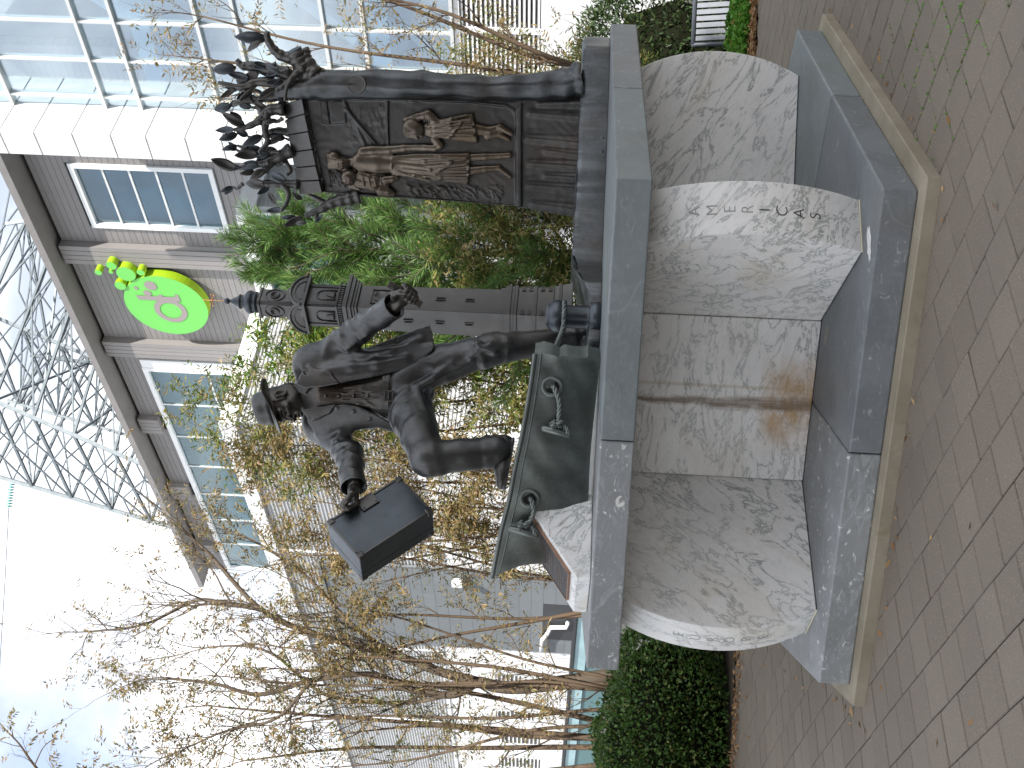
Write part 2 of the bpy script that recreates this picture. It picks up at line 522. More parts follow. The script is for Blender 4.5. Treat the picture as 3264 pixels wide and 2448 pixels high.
P0 = Vector((1.348, 4.145, 0))               # a joint seen in the photograph
PC = Vector((0.2256, 6.6625, 0)); PR = 2.0813; PA = math.radians(-70.26)
PV = [PC + Vector((PR * math.cos(PA + 2 * math.pi / 5 * i), PR * math.sin(PA + 2 * math.pi / 5 * i), 0)) for i in range(5)]
def pent(R): return [PC + Vector((R * math.cos(PA + 2 * math.pi / 5 * i), R * math.sin(PA + 2 * math.pi / 5 * i), 0)) for i in range(5)]
def inpent(p, R):
    q = pent(R)
    return all((q[(i + 1) % 5] - q[i]).cross(p - q[i]).z > 0 for i in range(5))
def paver_mesh():
    b = 0.004
    lx, ly = (PL - GAP) / 2, (PW - GAP) / 2
    vs = [(-lx, -ly, -0.03), (lx, -ly, -0.03), (lx, ly, -0.03), (-lx, ly, -0.03), (-lx, -ly, -b), (lx, -ly, -b), (lx, ly, -b), (-lx, ly, -b),
          (-lx + b, -ly + b, 0), (lx - b, -ly + b, 0), (lx - b, ly - b, 0), (-lx + b, ly - b, 0)]
    fs = [(0, 1, 5, 4), (1, 2, 6, 5), (2, 3, 7, 6), (3, 0, 4, 7), (4, 5, 9, 8), (5, 6, 10, 9), (6, 7, 11, 10), (7, 4, 8, 11), (8, 9, 10, 11)]
    return vs, fs
pvs, pfs = paver_mesh()
spots = []
for j in range(-70, 70):
    for i in range(-80, 80):
        c = P0 + ud * ((i + (0.5 if j % 2 else 0)) * PL) + vd * ((j + 0.5) * PW)
        if not (0.9 < c.y < 10.3 and -7 < c.x < 7): continue
        if c.y > 9.0 and c.x < -1.2 and c.y > 9.1 - 0.3 * (c.x + 2.5): continue      # hedge bed
        if inpent(c, PR - 0.05): continue
        if c.x > 2.6 and c.y > 9.60 + 0.0 * c.x: continue                              # ivy bed
        spots.append(c)
def seen(c):
    d = c - Vector((0, 0, EYE))
    dep = d.dot(fwd)
    if dep < 0.5: return None
    U = d.dot(e_r) / dep * FPX; W = -d.dot(e_u) / dep * FPX
    if not (-1300 < U < 1300 and -1700 < W < 1720): return None
    return dep
near = sorted([(seen(c), k) for k, c in enumerate(spots) if seen(c) is not None])
pick = [k for d, k in near if not inpent(spots[k], PR)][:299]
pset = set(pick)
me0 = None
rz = CA
for k in pick:
    c = spots[k]
    if me0 is None:
        me0 = mk('paver', pvs, pfs, M_PAV, pav, world=False); o = me0
    else:
        o = bpy.data.objects.new('paver', me0.data); o.parent = pav; COL.objects.link(o)
    o.location = (c.x, c.y, random.uniform(-0.0018, 0.0018))
    o.rotation_euler = (random.gauss(0, 0.004), random.gauss(0, 0.004), rz + random.gauss(0, 0.004))
rest = MB()
for k, c in enumerate(spots):
    if k in pset: continue
    dz = random.uniform(-0.0018, 0.0018)
    rest.add([c + ud * v[0] + vd * v[1] + Vector((0, 0, v[2] + dz)) for v in pvs], pfs)
setp(rest.build('far_pavers', M_PAVJ, pav), kind='stuff')
# ---------------------------------------------------------------- stone pedestal
ZT, ZUB, ZL, ZLB = 1.376, 1.213, 0.215, 0.06
ped = thing('stone_pedestal', (PC.x, PC.y, 0), 'five-sided stone pedestal of grey marble slabs and white marble fins on the brick plaza', 'pedestal')
padv = [PC + (p - PC) * 1.0 for p in pent(2.19)]
pad = MB()
pad.prism(padv, -0.02, ZLB)
pado = pad.build('concrete_pad', M_PAD, ped, bevel=0.005, seg=1)
# moss and grime line where slab meets pad
def slab(zb, zt, name, mats, bev):
    mids = [(PV[i] + PV[(i + 1) % 5]) / 2 for i in range(5)]
    for i in range(5):
        a, v, b = mids[i - 1], PV[i], mids[i]
        q = [PC + (a - PC) * 0.004, a, v, b]
        # shrink for the joints
        da = (v - a).normalized() * 0.0022; db = (v - b).normalized() * 0.0022
        poly = [PC + (v - PC) * 0.004, a + da, v, b + db]
        m = MB().prism(poly, zb, zt)
        o = m.build(name, mats[i], ped, bevel=bev, seg=2)
        o.data.polygons.foreach_set('use_smooth', [False] * len(o.data.polygons))
    core = [PC + (p - PC) * 0.985 for p in PV]
    MB().prism(core, zb + 0.012, zt - 0.010).build('joint_mortar', M_MORTAR, ped)
# vertex order: 0 = A (front right), 1 = C, 2 = F, 3 = E, 4 = D (front left)
slab(ZLB, ZL, 'base_slab_stone', [M_GM[0], M_GM[2], M_GM[0], M_GM[1], M_GM[1]], 0.010)
slab(ZUB, ZT, 'top_slab_stone', [M_GM[2], M_GM[0], M_GM[0], M_GM[1], M_GM[1]], 0.008)
HS = (PV[1] - PV[0]).length / 2
def side(i):
    """mid point, along, inward of side i (from vertex i to i + 1)"""
    a, b = PV[i], PV[(i + 1) % 5]
    u = (b - a).normalized()
    return (a + b) / 2, u, Vector((-u.y, u.x, 0))
SF, TF, SP, TP = 0.915, 0.19, 0.455, 0.80
NZL = 18
def bulge(t, b=0.135):
    # circular arc with sagitta b over chord 1
    R = (0.25 + b * b) / (2 * b)
    return math.sqrt(max(R * R - (t - 0.5) ** 2, 0)) - (R - b)
fin_frames = []
for i in range(5):
    m1, u1, n1 = side(i)            # side after the vertex
    m0, u0, n0 = side((i - 1) % 5)  # side before the vertex
    oR = m1 - u1 * SF + n1 * TF
    oL = m0 + u0 * SF + n0 * TF
    iR = m1 - u1 * (SP + 0.002) + n1 * (TP + 0.004)
    iL = m0 + u0 * (SP + 0.002) + n0 * (TP + 0.004)
    rad = (PV[i] - PC).normalized()
    inner = PC + rad * 0.15
    vs = []; fs = []
    for k in range(NZL + 1):
        t = k / NZL
        z = ZL + 0.004 + (ZUB - ZL - 0.006) * t
        s = rad * bulge(t)
        for p in (oL + s, oR + s, iR, inner, iL):
            vs.append((p.x, p.y, z))
    for k in range(NZL):
        for e in range(5):
            fs.append((k * 5 + e, k * 5 + (e + 1) % 5, (k + 1) * 5 + (e + 1) % 5, (k + 1) * 5 + e))
    fs.append((4, 3, 2, 1, 0)); fs.append(tuple(NZL * 5 + e for e in range(5)))
    o = mk('marble_fin', vs, fs, M_WM[(0, 1, 0, 1, 2)[i]], ped)
    bm = bmesh.new(); bm.from_mesh(o.data)
    bmesh.ops.recalc_face_normals(bm, faces=bm.faces)
    es = [e for e in bm.edges if len(e.link_faces) == 2 and e.calc_face_angle(0) > 0.6]
    bmesh.ops.bevel(bm, geom=es, offset=0.005, segments=2, profile=0.5, affect='EDGES')
    bm.to_mesh(o.data); bm.free()
    fin_frames.append((o, (oL + oR) / 2, (oR - oL).normalized(), rad))
    # white sealant bead at the foot of the fin
    bead = [oL + rad * 0.004 + Vector((0, 0, ZL + 0.003)), oR + rad * 0.004 + Vector((0, 0, ZL + 0.003))]
    MB().tube(bead, 0.0035, 6).build('sealant_bead', plain('sealant', (0.62, 0.58, 0.45), 0.7) if 'sealant' not in MATS else MATS['sealant'], ped)
for i in range(5):
    m1, u1, n1 = side(i)
    c = m1 + n1 * (TP + 0.03)
    loc = Vector((c.x, c.y, ZL + 0.003)) 
    hh = ZUB - ZL - 0.006
    me = MB().box((0, 0, hh / 2), (SP - 0.004, 0.03, hh / 2))
    o = me.build('marble_panel', M_WMS if i == 4 else M_WM[(i + 1) % 3], ped, bevel=0.003, world=False)
    o.location = loc - ploc(ped)
    o.rotation_euler = (0, 0, math.atan2(u1.y, u1.x))
MB().prism([PC + (p - PC) * 0.30 for p in PV], ZL + 0.001, ZUB - 0.001).build('core', M_MORTAR, ped)

# engraved lettering, one letter under the other on the curved fin faces
def text_mesh(s, size, bold=0.0):
    cu = bpy.data.curves.new('t', 'FONT')
    cu.body = s; cu.size = size; cu.align_x = 'CENTER'; cu.align_y = 'CENTER'
    cu.offset = bold
    cu.extrude = 0.0006
    o = bpy.data.objects.new('t', cu); COL.objects.link(o)
    dg = bpy.context.evaluated_depsgraph_get()
    me = bpy.data.meshes.new_from_object(o.evaluated_get(dg))
    bpy.data.objects.remove(o)
    return me
def letters(fin, word, ztop, zbot, size, side_off, dark, cond=1.0):
    o, mid, across, rad = fin_frames[fin]
    n = len(word)
    for k, ch in enumerate(word):
        z = ztop + (zbot - ztop) * k / (n - 1)
        t = (z - ZL) / (ZUB - ZL)
        R = (0.25 + 0.135 ** 2) / (2 * 0.135)
        slope = -(t - 0.5) / math.sqrt(R * R - (t - 0.5) ** 2) / (ZUB - ZL)
        up = (Vector((0, 0, 1)) + rad * slope).normalized()
        nrm = across.cross(up).normalized()
        if nrm.dot(rad) < 0: nrm = -nrm
        p = mid + rad * bulge(t) + Vector((0, 0, z)) + across * side_off + nrm * 0.0004
        me = text_mesh(ch, size, -0.0012)
        me.materials.append(M_LETTER if k >= dark else M_LETTER2)
        lo = bpy.data.objects.new('letter', me)
        lo.parent = o
        COL.objects.link(lo)
        xa = across if across.cross(up).dot(nrm) > 0 else -across
        M = Matrix(((xa.x * cond, up.x, nrm.x, p.x), (xa.y * cond, up.y, nrm.y, p.y), (xa.z * cond, up.z, nrm.z, p.z), (0, 0, 0, 1)))
        lo.matrix_local = Matrix.Translation(-ploc(ped)) @ M
letters(0, 'AMERICAS', 0.998, 0.447, 0.078, -0.012, 4)
letters(4, 'EUROPE', 0.905, 0.470, 0.082, 0.0, 99)
# repaired chips: pale filler in front of the AMERICAS fin and by the panel corner
def blob(cx, cy, z, rx, ry, ang, name, mat, parent, n=22, seed=1):
    r = random.Random(seed)
    m = MB()
    vs = [(cx, cy, z + 0.004)]
    for k in range(n):
        a = 2 * math.pi * k / n
        q = 1 + r.uniform(-0.25, 0.25)
        x = rx * q * math.cos(a); y = ry * q * math.sin(a)
        vs.append((cx + x * math.cos(ang) - y * math.sin(ang), cy + x * math.sin(ang) + y * math.cos(ang), z))
    m.add(vs, [(0, 1 + k, 1 + (k + 1) % n) for k in range(n)])
    return m.build(name, mat, parent, smooth=True)
M_FILL = plain('repair_filler', (0.66, 0.66, 0.64), 0.6, var=0.15, scale=40)
p = atz(2500 + 640 * .4219, 650 + 290 * .4219, ZL)
blob(p.x, p.y, ZL + 0.001, 0.085, 0.030, math.radians(18), 'repair_patch', M_FILL, ped, seed=3)
p = atz(2500 + 320 * .4219, 650 + 985 * .4219, ZL)
blob(p.x, p.y, ZL + 0.001, 0.060, 0.022, math.radians(150), 'repair_patch', plain('repair_dull', (0.30, 0.285, 0.25), 0.9, var=0.2, scale=30), ped, seed=5)

# ---------------------------------------------------------------- lectern block with its plaque
r_ = (PV[4] - PC).normalized(); w_ = Vector((r_.y, -r_.x, 0))
if w_.x > 0: w_ = -w_
p2 = Vector((-0.568, 5.69, ZT))
lec = thing('marble_lectern', (p2.x, p2.y, ZT), 'white marble wedge-shaped lectern block with a dark plaque on its slope', 'lectern')
prof = [(0, 0.002), (0, .15), (.10, .334), (.494, .073), (.494, 0.002)]
WL = 0.40
def lp(d, h, wv): return p2 + r_ * d + w_ * wv + Vector((0, 0, h))
m = MB(); m.add([lp(d, h, 0) for d, h in prof] + [lp(d, h, WL) for d, h in prof],
      [(0, 1, 2, 3, 4), (9, 8, 7, 6, 5)] + [(i, 5 + i, 5 + (i + 1) % 5, (i + 1) % 5) for i in range(5)])
m.build('block', M_WM[0], lec, bevel=0.004, seg=2)
sl = (lp(.494, .073, 0) - lp(.10, .334, 0)); sl_l = sl.length; sl.normalize()
sn = w_.cross(sl).normalized()
if sn.z < 0: sn = -sn
o0 = lp(.10, .334, 0)
a0, a1, b0, b1 = 0.055, 0.415, 0.045, 0.345
pc = o0 + sl * ((a0 + a1) / 2) + w_ * ((b0 + b1) / 2)
plq = MB().box(pc + sn * 0.006, ((a1 - a0) / 2, (b1 - b0) / 2, 0.006), (sl, w_, sn)).build('plaque', plain('plaque_bronze', (0.050, 0.047, 0.048), 0.5, 0.5, 0.2, 40), lec, bevel=0.002)
rim = MB()
ct = sn * 0.0075
for (x0, x1, y0, y1) in ((a0 - .004, a1 + .004, b0 - .006, b0 - .0005), (a0 - .004, a1 + .004, b1 + .0005, b1 + .006), (a0 - .006, a0 - .0005, b0, b1), (a1 + .0005, a1 + .006, b0, b1)):
    rim.box(o0 + sl * ((x0 + x1) / 2) + w_ * ((y0 + y1) / 2) + ct, ((x1 - x0) / 2, (y1 - y0) / 2, 0.0075), (sl, w_, sn))
rim.build('plaque_rim', plain('plaque_edge', (0.26, 0.15, 0.095), 0.5, 0.3, 0.25, 40), lec)
txt = MB()
rr = random.Random(4)
lines = [(.045, .09, .22), (.085, .045, .255), (.105, .045, .255), (.135, .03, .27), (.155, .03, .27), (.185, .07, .23), (.205, .07, .25), (.245, .10, .20), (.263, .06, .24), (.281, .05, .25), (.299, .06, .24), (.325, .10, .20)]
for (d, y0, y1) in lines:
    y = y0
    while y < y1:
        wlen = rr.uniform(0.010, 0.028)
        txt.box(o0 + sl * (a0 + d) + w_ * (b0 + y + wlen / 2) + sn * 0.0125, (0.0032, wlen / 2, 0.0012), (sl, w_, sn))
        y += wlen + 0.006
txt.build('raised_text', plain('plaque_text', (0.15, 0.12, 0.10), 0.45, 0.5), plq)
# ---------------------------------------------------------------- sculpting: signed distance volumes turned into meshes
class Vol:
    def __init__(s, lo, hi, h, frame=None):
        s.lo = np.array(lo, float); s.h = h
        n = np.ceil((np.array(hi, float) - s.lo) / h).astype(int) + 1
        s.n = n
        s.F = np.full(n, 1e3, np.float32)
        s.frame = frame            # (origin, 3x3 columns) local -> world
    def reg(s, lo, hi):
        a = np.clip(np.floor((np.array(lo) - s.lo) / s.h).astype(int), 0, s.n)
        b = np.clip(np.ceil((np.array(hi) - s.lo) / s.h).astype(int) + 1, 0, s.n)
        if np.any(b <= a): return None
        ax = [s.lo[i] + s.h * np.arange(a[i], b[i], dtype=np.float32) for i in range(3)]
        P = np.stack(np.meshgrid(*ax, indexing='ij'), -1).astype(np.float32)
        return (slice(a[0], b[0]), slice(a[1], b[1]), slice(a[2], b[2])), P
    def add(s, fn, lo, hi, k=0.02, m=None):
        m = k + 3 * s.h if m is None else m
        r = s.reg(np.array(lo) - m, np.array(hi) + m)
        if r is None: return
        sl, P = r
        d = fn(P); f = s.F[sl]
        if k > 0:
            hh = np.clip(k - np.abs(f - d), 0, None) / k
            s.F[sl] = np.minimum(f, d) - hh * hh * k * 0.25
        else:
            s.F[sl] = np.minimum(f, d)
    def sub(s, fn, lo, hi, k=0.01):
        m = k + 3 * s.h
        r = s.reg(np.array(lo) - m, np.array(hi) + m)
        if r is None: return
        sl, P = r
        d = -fn(P); f = s.F[sl]
        if k > 0:
            hh = np.clip(k - np.abs(f - d), 0, None) / k
            s.F[sl] = np.maximum(f, d) + hh * hh * k * 0.25
        else:
            s.F[sl] = np.maximum(f, d)
    def warp(s, fn):
        """add a displacement everywhere near the surface"""
        idx = np.argwhere(np.abs(s.F) < 0.06)
        P = (s.lo + idx * s.h).astype(np.float32)
        s.F[tuple(idx.T)] += fn(P)
    # primitives
    def cone(s, a, b, ra, rb, k=0.02, folds=(), side=None, flat=None, sub=False):
        a = np.array(a, np.float32); b = np.array(b, np.float32)
        ba = b - a; L2 = float(ba @ ba); L_ = math.sqrt(L2) + 1e-9
        dr = ba / L_
        if side is not None:
            sd = np.array(side, float); sd = sd - dr * (sd @ dr); sd /= np.linalg.norm(sd) + 1e-9
            sd2 = np.cross(dr, sd)
        def fn(P):
            q = P - a
            t = np.clip(q @ ba / L2, 0, 1)
            e = q - t[..., None] * ba
            r = ra + (rb - ra) * t
            if flat is not None:
                nrm, fac = flat
                c = e @ np.array(nrm, np.float32)
                e = e + c[..., None] * (np.array(nrm, np.float32) * (fac - 1))
            if folds and side is not None:
                th = np.arctan2(e @ sd2.astype(np.float32), e @ sd.astype(np.float32))
                for (t0, wd, amp, slope, ph) in folds:
                    r = r + amp * np.exp(-((t - t0 - slope * np.cos(th - ph)) / wd) ** 2)
            return np.sqrt((e * e).sum(-1)) - r
        mr = max(ra, rb) + 0.03
        (s.sub if sub else s.add)(fn, np.minimum(a, b) - mr, np.maximum(a, b) + mr, k)
    def chain(s, pts, rad, k=0.02, flat=None, sub=False):
        for i in range(len(pts) - 1):
            s.cone(pts[i], pts[i + 1], rad[i], rad[i + 1], k, flat=flat, sub=sub)
    def ell(s, c, r, k=0.02, R=None, sub=False):
        c = np.array(c, np.float32); r = np.array(r, np.float32)
        def fn(P):
            q = P - c
            if R is not None: q = q @ np.array(R, np.float32)     # columns are the local axes
            k0 = np.sqrt(((q / r) ** 2).sum(-1)); k1 = np.sqrt(((q / (r * r)) ** 2).sum(-1)) + 1e-9
            return k0 * (k0 - 1) / k1
        m = float(r.max())
        (s.sub if sub else s.add)(fn, c - m, c + m, k)
    def sheet(s, poly, ys, th, k=0.01, sub=False, ax=(0, 2, 1)):
        """polygon in the plane of axes ax[0], ax[1], thickness about the depth surface ys(a, b) along ax[2]"""
        poly = np.array(poly, np.float32)
        def fn(P):
            x = P[..., ax[0]]; z = P[..., ax[1]]; y = P[..., ax[2]]
            d = np.full(x.shape, 1e9, np.float32); sgn = np.ones(x.shape, np.float32)
            n = len(poly); j = n - 1
            for i in range(n):
                e = poly[j] - poly[i]
                wx = x - poly[i][0]; wz = z - poly[i][1]
                t = np.clip((wx * e[0] + wz * e[1]) / (e @ e + 1e-12), 0, 1)
                d = np.minimum(d, (wx - e[0] * t) ** 2 + (wz - e[1] * t) ** 2)
                c1 = z >= poly[i][1]; c2 = z < poly[j][1]; c3 = e[0] * wz > e[1] * wx
                f = (c1 & c2 & c3) | (~c1 & ~c2 & ~c3)
                sgn = np.where(f, -sgn, sgn)
                j = i
            dp = np.sqrt(d) * sgn
            dy = np.abs(y - ys(x, z)) - th
            return np.minimum(np.maximum(dp, dy), 0) + np.sqrt(np.maximum(dp, 0) ** 2 + np.maximum(dy, 0) ** 2)
        lo = [0, 0, 0]; hi = [0, 0, 0]
        g0 = np.linspace(poly[:, 0].min(), poly[:, 0].max(), 9, dtype=np.float32); g1 = np.linspace(poly[:, 1].min(), poly[:, 1].max(), 9, dtype=np.float32)
        yy = ys(*np.meshgrid(g0, g1))
        lo[ax[0]], hi[ax[0]] = poly[:, 0].min(), poly[:, 0].max()
        lo[ax[1]], hi[ax[1]] = poly[:, 1].min(), poly[:, 1].max()
        lo[ax[2]], hi[ax[2]] = np.min(yy) - th, np.max(yy) + th
        (s.sub if sub else s.add)(fn, lo, hi, k)
    def mesh(s):
        F = s.F; S_ = F < 0
        c = np.zeros(s.n - 1, np.int8)
        for i in (0, 1):
            for j in (0, 1):
                for k in (0, 1):
                    c += S_[i:s.n[0] - 1 + i, j:s.n[1] - 1 + j, k:s.n[2] - 1 + k]
        act = (c > 0) & (c < 8)
        idx = np.argwhere(act)
        ids = np.full(s.n - 1, -1, np.int32); ids[tuple(idx.T)] = np.arange(len(idx))
        acc = np.zeros((len(idx), 3)); cnt = np.zeros(len(idx))
        for a in range(3):
            o = [i for i in range(3) if i != a]
            for u in (0, 1):
                for v in (0, 1):
                    p = idx.copy(); p[:, o[0]] += u; p[:, o[1]] += v
                    q = p.copy(); q[:, a] += 1
                    f0 = F[tuple(p.T)].astype(float); f1 = F[tuple(q.T)].astype(float)
                    m = (f0 < 0) != (f1 < 0)
                    t = np.where(m, f0 / np.where(m, f0 - f1, 1), 0)
                    pt = p.astype(float); pt[:, a] += t
                    acc[m] += pt[m]; cnt[m] += 1
        V = s.lo + s.h * (acc / cnt[:, None])
        quads = []
        for a in range(3):
            b, d = (a + 1) % 3, (a + 2) % 3
            s0 = [slice(None)] * 3; s1 = [slice(None)] * 3
            s0[a] = slice(0, -1); s1[a] = slice(1, None)
            df = S_[tuple(s0)] != S_[tuple(s1)]
            e = np.argwhere(df)
            e = e[(e[:, b] > 0) & (e[:, d] > 0) & (e[:, b] < s.n[b] - 1) & (e[:, d] < s.n[d] - 1)]
            def cell(db, dd):
                q = e.copy(); q[:, b] -= db; q[:, d] -= dd
                return ids[tuple(q.T)]
            Q = np.stack([cell(1, 1), cell(0, 1), cell(0, 0), cell(1, 0)], 1)
            fl = ~S_[tuple(e.T)]
            Q[fl] = Q[fl][:, ::-1]
            quads.append(Q)
        Q = np.concatenate(quads)
        Q = Q[(Q >= 0).all(1)]
        if s.frame is not None:
            o, R = s.frame
            V = np.array(o) + V @ np.array(R).T
        return V, Q
    def build(s, name, mat, parent):
        V, Q = s.mesh()
        return mk(name, V, Q, mat, parent, smooth=True)
def A3(px, py, Y): return np.array(at(px, py, Y))
def XZ(px, py, Y):
    p = at(px, py, Y); return (p.x, p.z)

# ---------------------------------------------------------------- the bronze man
man = thing('bronze_man_statue', (0.1, 5.95, ZT), 'life-size bronze man in hat and open jacket stepping up onto the ship', 'statue')
def unit(a): a = np.array(a, float); return a / np.linalg.norm(a)
# joints: pixel of the photograph and distance
NECK = A3(985, 1268, 6.02); PEL = A3(1275, 1248, 5.97)
SHL = A3(990, 1156, 5.97); ELL_ = A3(1130, 1062, 5.90); WRL = A3(1262, 972, 5.70)
SHR = A3(1022, 1358, 6.06); ELR = A3(1112, 1448, 5.84); WRR = A3(1128, 1556, 5.66)
HIPL = A3(1310, 1185, 5.98); KNL = A3(1570, 1112, 5.96); ANL = A3(1850, 1078, 6.06)
HIPR = A3(1300, 1290, 5.94); KNR = A3(1365, 1462, 5.60); ANR = A3(1580, 1440, 5.66)
def tl(a, b, t): return np.array(a) + (np.array(b) - np.array(a)) * t
# --- trousers
v = Vol((-0.62, 5.42, 1.30), (0.50, 6.30, 2.62), 0.0068)
v.ell(tl(HIPL, HIPR, 0.5) + np.array([0.0, 0.02, 0.04]), (0.175, 0.135, 0.15), 0.04)
v.cone(HIPL + np.array([0, 0, -0.02]), KNL, 0.126, 0.084, 0.05, folds=[(0.80, 0.07, 0.007, 0.08, 0.5), (0.93, 0.06, 0.008, -0.07, 0.3), (0.45, 0.10, 0.005, 0.16, 0.8), (0.2, 0.08, 0.006, 0.2, 1.2)], side=(0, -1, 0))
v.cone(KNL, ANL, 0.082, 0.070, 0.04, folds=[(0.08, 0.06, 0.009, 0.08, 0.2), (0.24, 0.07, 0.007, -0.10, 0.4), (0.86, 0.05, 0.007, 0.03, 0), (0.95, 0.04, 0.008, -0.02, 0)], side=(0, -1, 0))
v.cone(HIPR, KNR, 0.126, 0.094, 0.05, folds=[(0.15, 0.04, 0.012, 0.10, 1.0), (0.28, 0.04, 0.010, 0.14, 1.4), (0.55, 0.06, 0.007, 0.1, 0.5)], side=(0, 0, 1))
v.cone(KNR, ANR, 0.092, 0.082, 0.035, folds=[(0.12, 0.07, 0.007, 0.05, 0.2), (0.6, 0.12, 0.004, 0.12, 0.7)], side=(-1, 0, 0))
v.cone(tl(KNR, ANR, 0.88), tl(KNR, ANR, 1.0), 0.088, 0.091, 0.008)              # turn-up
v.cone(tl(KNL, ANL, 0.95), tl(KNL, ANL, 1.02), 0.076, 0.079, 0.01)
# drapery drawn from the crotch
CR = A3(1330, 1236, 5.86)
for (px, py, Y, r) in ((1400, 1190, 5.86, .013), (1440, 1160, 5.87, .012), (1385, 1215, 5.85, .010), (1500, 1150, 5.88, .011)):
    v.cone(CR, A3(px, py, Y), 0.010, r, 0.03)
for (px, py, Y) in ((1330, 1330, 5.76), (1352, 1350, 5.74), (1310, 1345, 5.74), (1375, 1370, 5.70)):
    v.cone(CR, A3(px, py, Y), 0.010, 0.008, 0.03)
v.cone(A3(1520, 1095, 5.86), A3(1575, 1125, 5.86), 0.012, 0.010, 0.03)
v.cone(A3(1500, 1140, 5.87), A3(1560, 1098, 5.87), 0.012, 0.008, 0.03)
v.warp(lambda P: (0.0012 * np.sin(P[:, 0] * 31 + P[:, 2] * 23 + 3 * np.sin(P[:, 2] * 9)) * np.sin(P[:, 1] * 17 + P[:, 2] * 11)).astype(np.float32))
v.build('trousers', M_BRM, man)
# --- shirt torso with placket folds
v = Vol((-0.35, 5.70, 2.30), (0.40, 6.25, 3.06), 0.006)
CH = tl(NECK, PEL, 0.36) + np.array([-0.015, 0.0, 0])
v.ell(CH, (0.175, 0.140, 0.21), 0.03)
v.ell(tl(NECK, PEL, 0.72), (0.160, 0.126, 0.18), 0.05)
v.ell(PEL + np.array([0, 0, 0.03]), (0.168, 0.124, 0.14), 0.05)
v.cone(NECK + np.array([0, 0, 0.02]), CH + np.array([0, 0, 0.08]), 0.072, 0.13, 0.05)
plac = [A3(x, y, Y) for x, y, Y in ((1000, 1268, 5.90), (1060, 1262, 5.860), (1150, 1262, 5.850), (1225, 1262, 5.852))]
v.chain([p_ + np.array([0.016, 0.004, 0]) for p_ in plac], [0.0045] * 4, 0.004)
v.chain([p_ + np.array([-0.016, 0.004, 0]) for p_ in plac], [0.0045] * 4, 0.004)
for (a, b, r) in (((1130, 1245, 5.866), (1215, 1215, 5.885), .008), ((1150, 1238, 5.866), (1212, 1200, 5.89), .007), ((1140, 1290, 5.866), (1220, 1300, 5.885), .008),
                  ((1165, 1280, 5.862), (1225, 1310, 5.885), .008), ((1100, 1235, 5.872), (1190, 1222, 5.872), .006), ((1185, 1300, 5.872), (1228, 1330, 5.90), .007), ((1175, 1230, 5.866), (1228, 1235, 5.866), .007)):
    v.cone(A3(*a), A3(*b), r * 0.6, r, 0.012)
for x in (1038, 1080, 1127, 1172):
    v.ell(A3(x, 1262, 5.851), (0.009, 0.007, 0.009), 0.002)
shirt = v.build('shirt', M_BRW, man)
# belt
belt = MB()
bc = A3(1240, 1246, 5.97)
ring = []
for k in range(40):
    a = 2 * math.pi * k / 40
    ring.append((bc[0] + 0.172 * math.cos(a), bc[1] + 0.140 * math.sin(a), bc[2]))
vs = []; fs = []
for (x, y, z) in ring:
    for dz, s_ in ((-0.02, 1.0), (0.02, 1.0), (0.02, 0.93), (-0.02, 0.93)):
        vs.append((bc[0] + (x - bc[0]) * s_, bc[1] + (y - bc[1]) * s_, z + dz))
for k in range(40):
    for e in range(4):
        fs.append((k * 4 + e, k * 4 + (e + 1) % 4, ((k + 1) % 40) * 4 + (e + 1) % 4, ((k + 1) % 40) * 4 + e))
belt.add(vs, fs)
belto = belt.build('belt', M_BR, man)
bk = MB()
bp = A3(1240, 1262, 5.826)
bk.box(bp + np.array([0, -0.006, 0.022]), (0.030, 0.004, 0.004)).box(bp + np.array([0, -0.006, -0.022]), (0.030, 0.004, 0.004))
bk.box(bp + np.array([-0.028, -0.006, 0]), (0.004, 0.004, 0.026)).box(bp + np.array([0.028, -0.006, 0]), (0.004, 0.004, 0.026)).box(bp + np.array([0.004, -0.008, 0]), (0.026, 0.003, 0.003))
bk.build('buckle', M_BRW, belto, bevel=0.0015)
# --- jacket: body shell, front panels, lapels
v = Vol((-0.78, 5.48, 2.16), (0.58, 6.28, 3.10), 0.0055)
def torso_y(rx, ry, off=0.0):
    def f(x, z):
        # axis leans with the spine
        t = np.clip((NECK[2] - z) / (NECK[2] - PEL[2]), -0.2, 1.5)
        xc = NECK[0] + (PEL[0] - NECK[0]) * t; yc = 6.0
        q = np.clip((x - xc) / rx, -0.98, 0.98)
        return yc - ry * np.sqrt(1 - q * q) - off
    return f
TY = torso_y(0.270, 0.172)
v.ell(tl(NECK, PEL, 0.30) + np.array([0, 0.035, 0]), (0.225, 0.150, 0.20), 0.03)
v.ell(tl(NECK, PEL, 0.62) + np.array([0.0, 0.035, 0]), (0.205, 0.135, 0.22), 0.04)
v.cone(SHL + np.array([-0.02, 0, 0.0]), NECK + np.array([0.02, 0.03, -0.005]), 0.085, 0.078, 0.05)
v.cone(SHR + np.array([0.02, 0, 0.0]), NECK + np.array([-0.02, 0.03, -0.015]), 0.085, 0.076, 0.05)
v.ell(PEL + np.array([0.02, 0.06, -0.02]), (0.19, 0.11, 0.17), 0.05)
# cut the open front: everything forward between the two front edges
edgeR = [(985, 1236), (1050, 1228), (1085, 1222), (1130, 1212), (1180, 1204), (1240, 1190), (1300, 1170), (1372, 1118)]      # edge on the picture's right
edgeL = [(985, 1312), (1050, 1296), (1100, 1288), (1150, 1296), (1200, 1318), (1250, 1350), (1300, 1388), (1372, 1440)]
op = [XZ(x, y, 5.86) for x, y in edgeR] + [XZ(x, y, 5.86) for x, y in reversed(edgeL)]
op = [XZ(920, 1240, 5.86)] + op + [XZ(920, 1300, 5.86)]
v.sheet(op, lambda x, z: np.full_like(x, 5.80), 0.20, 0.006, sub=True)
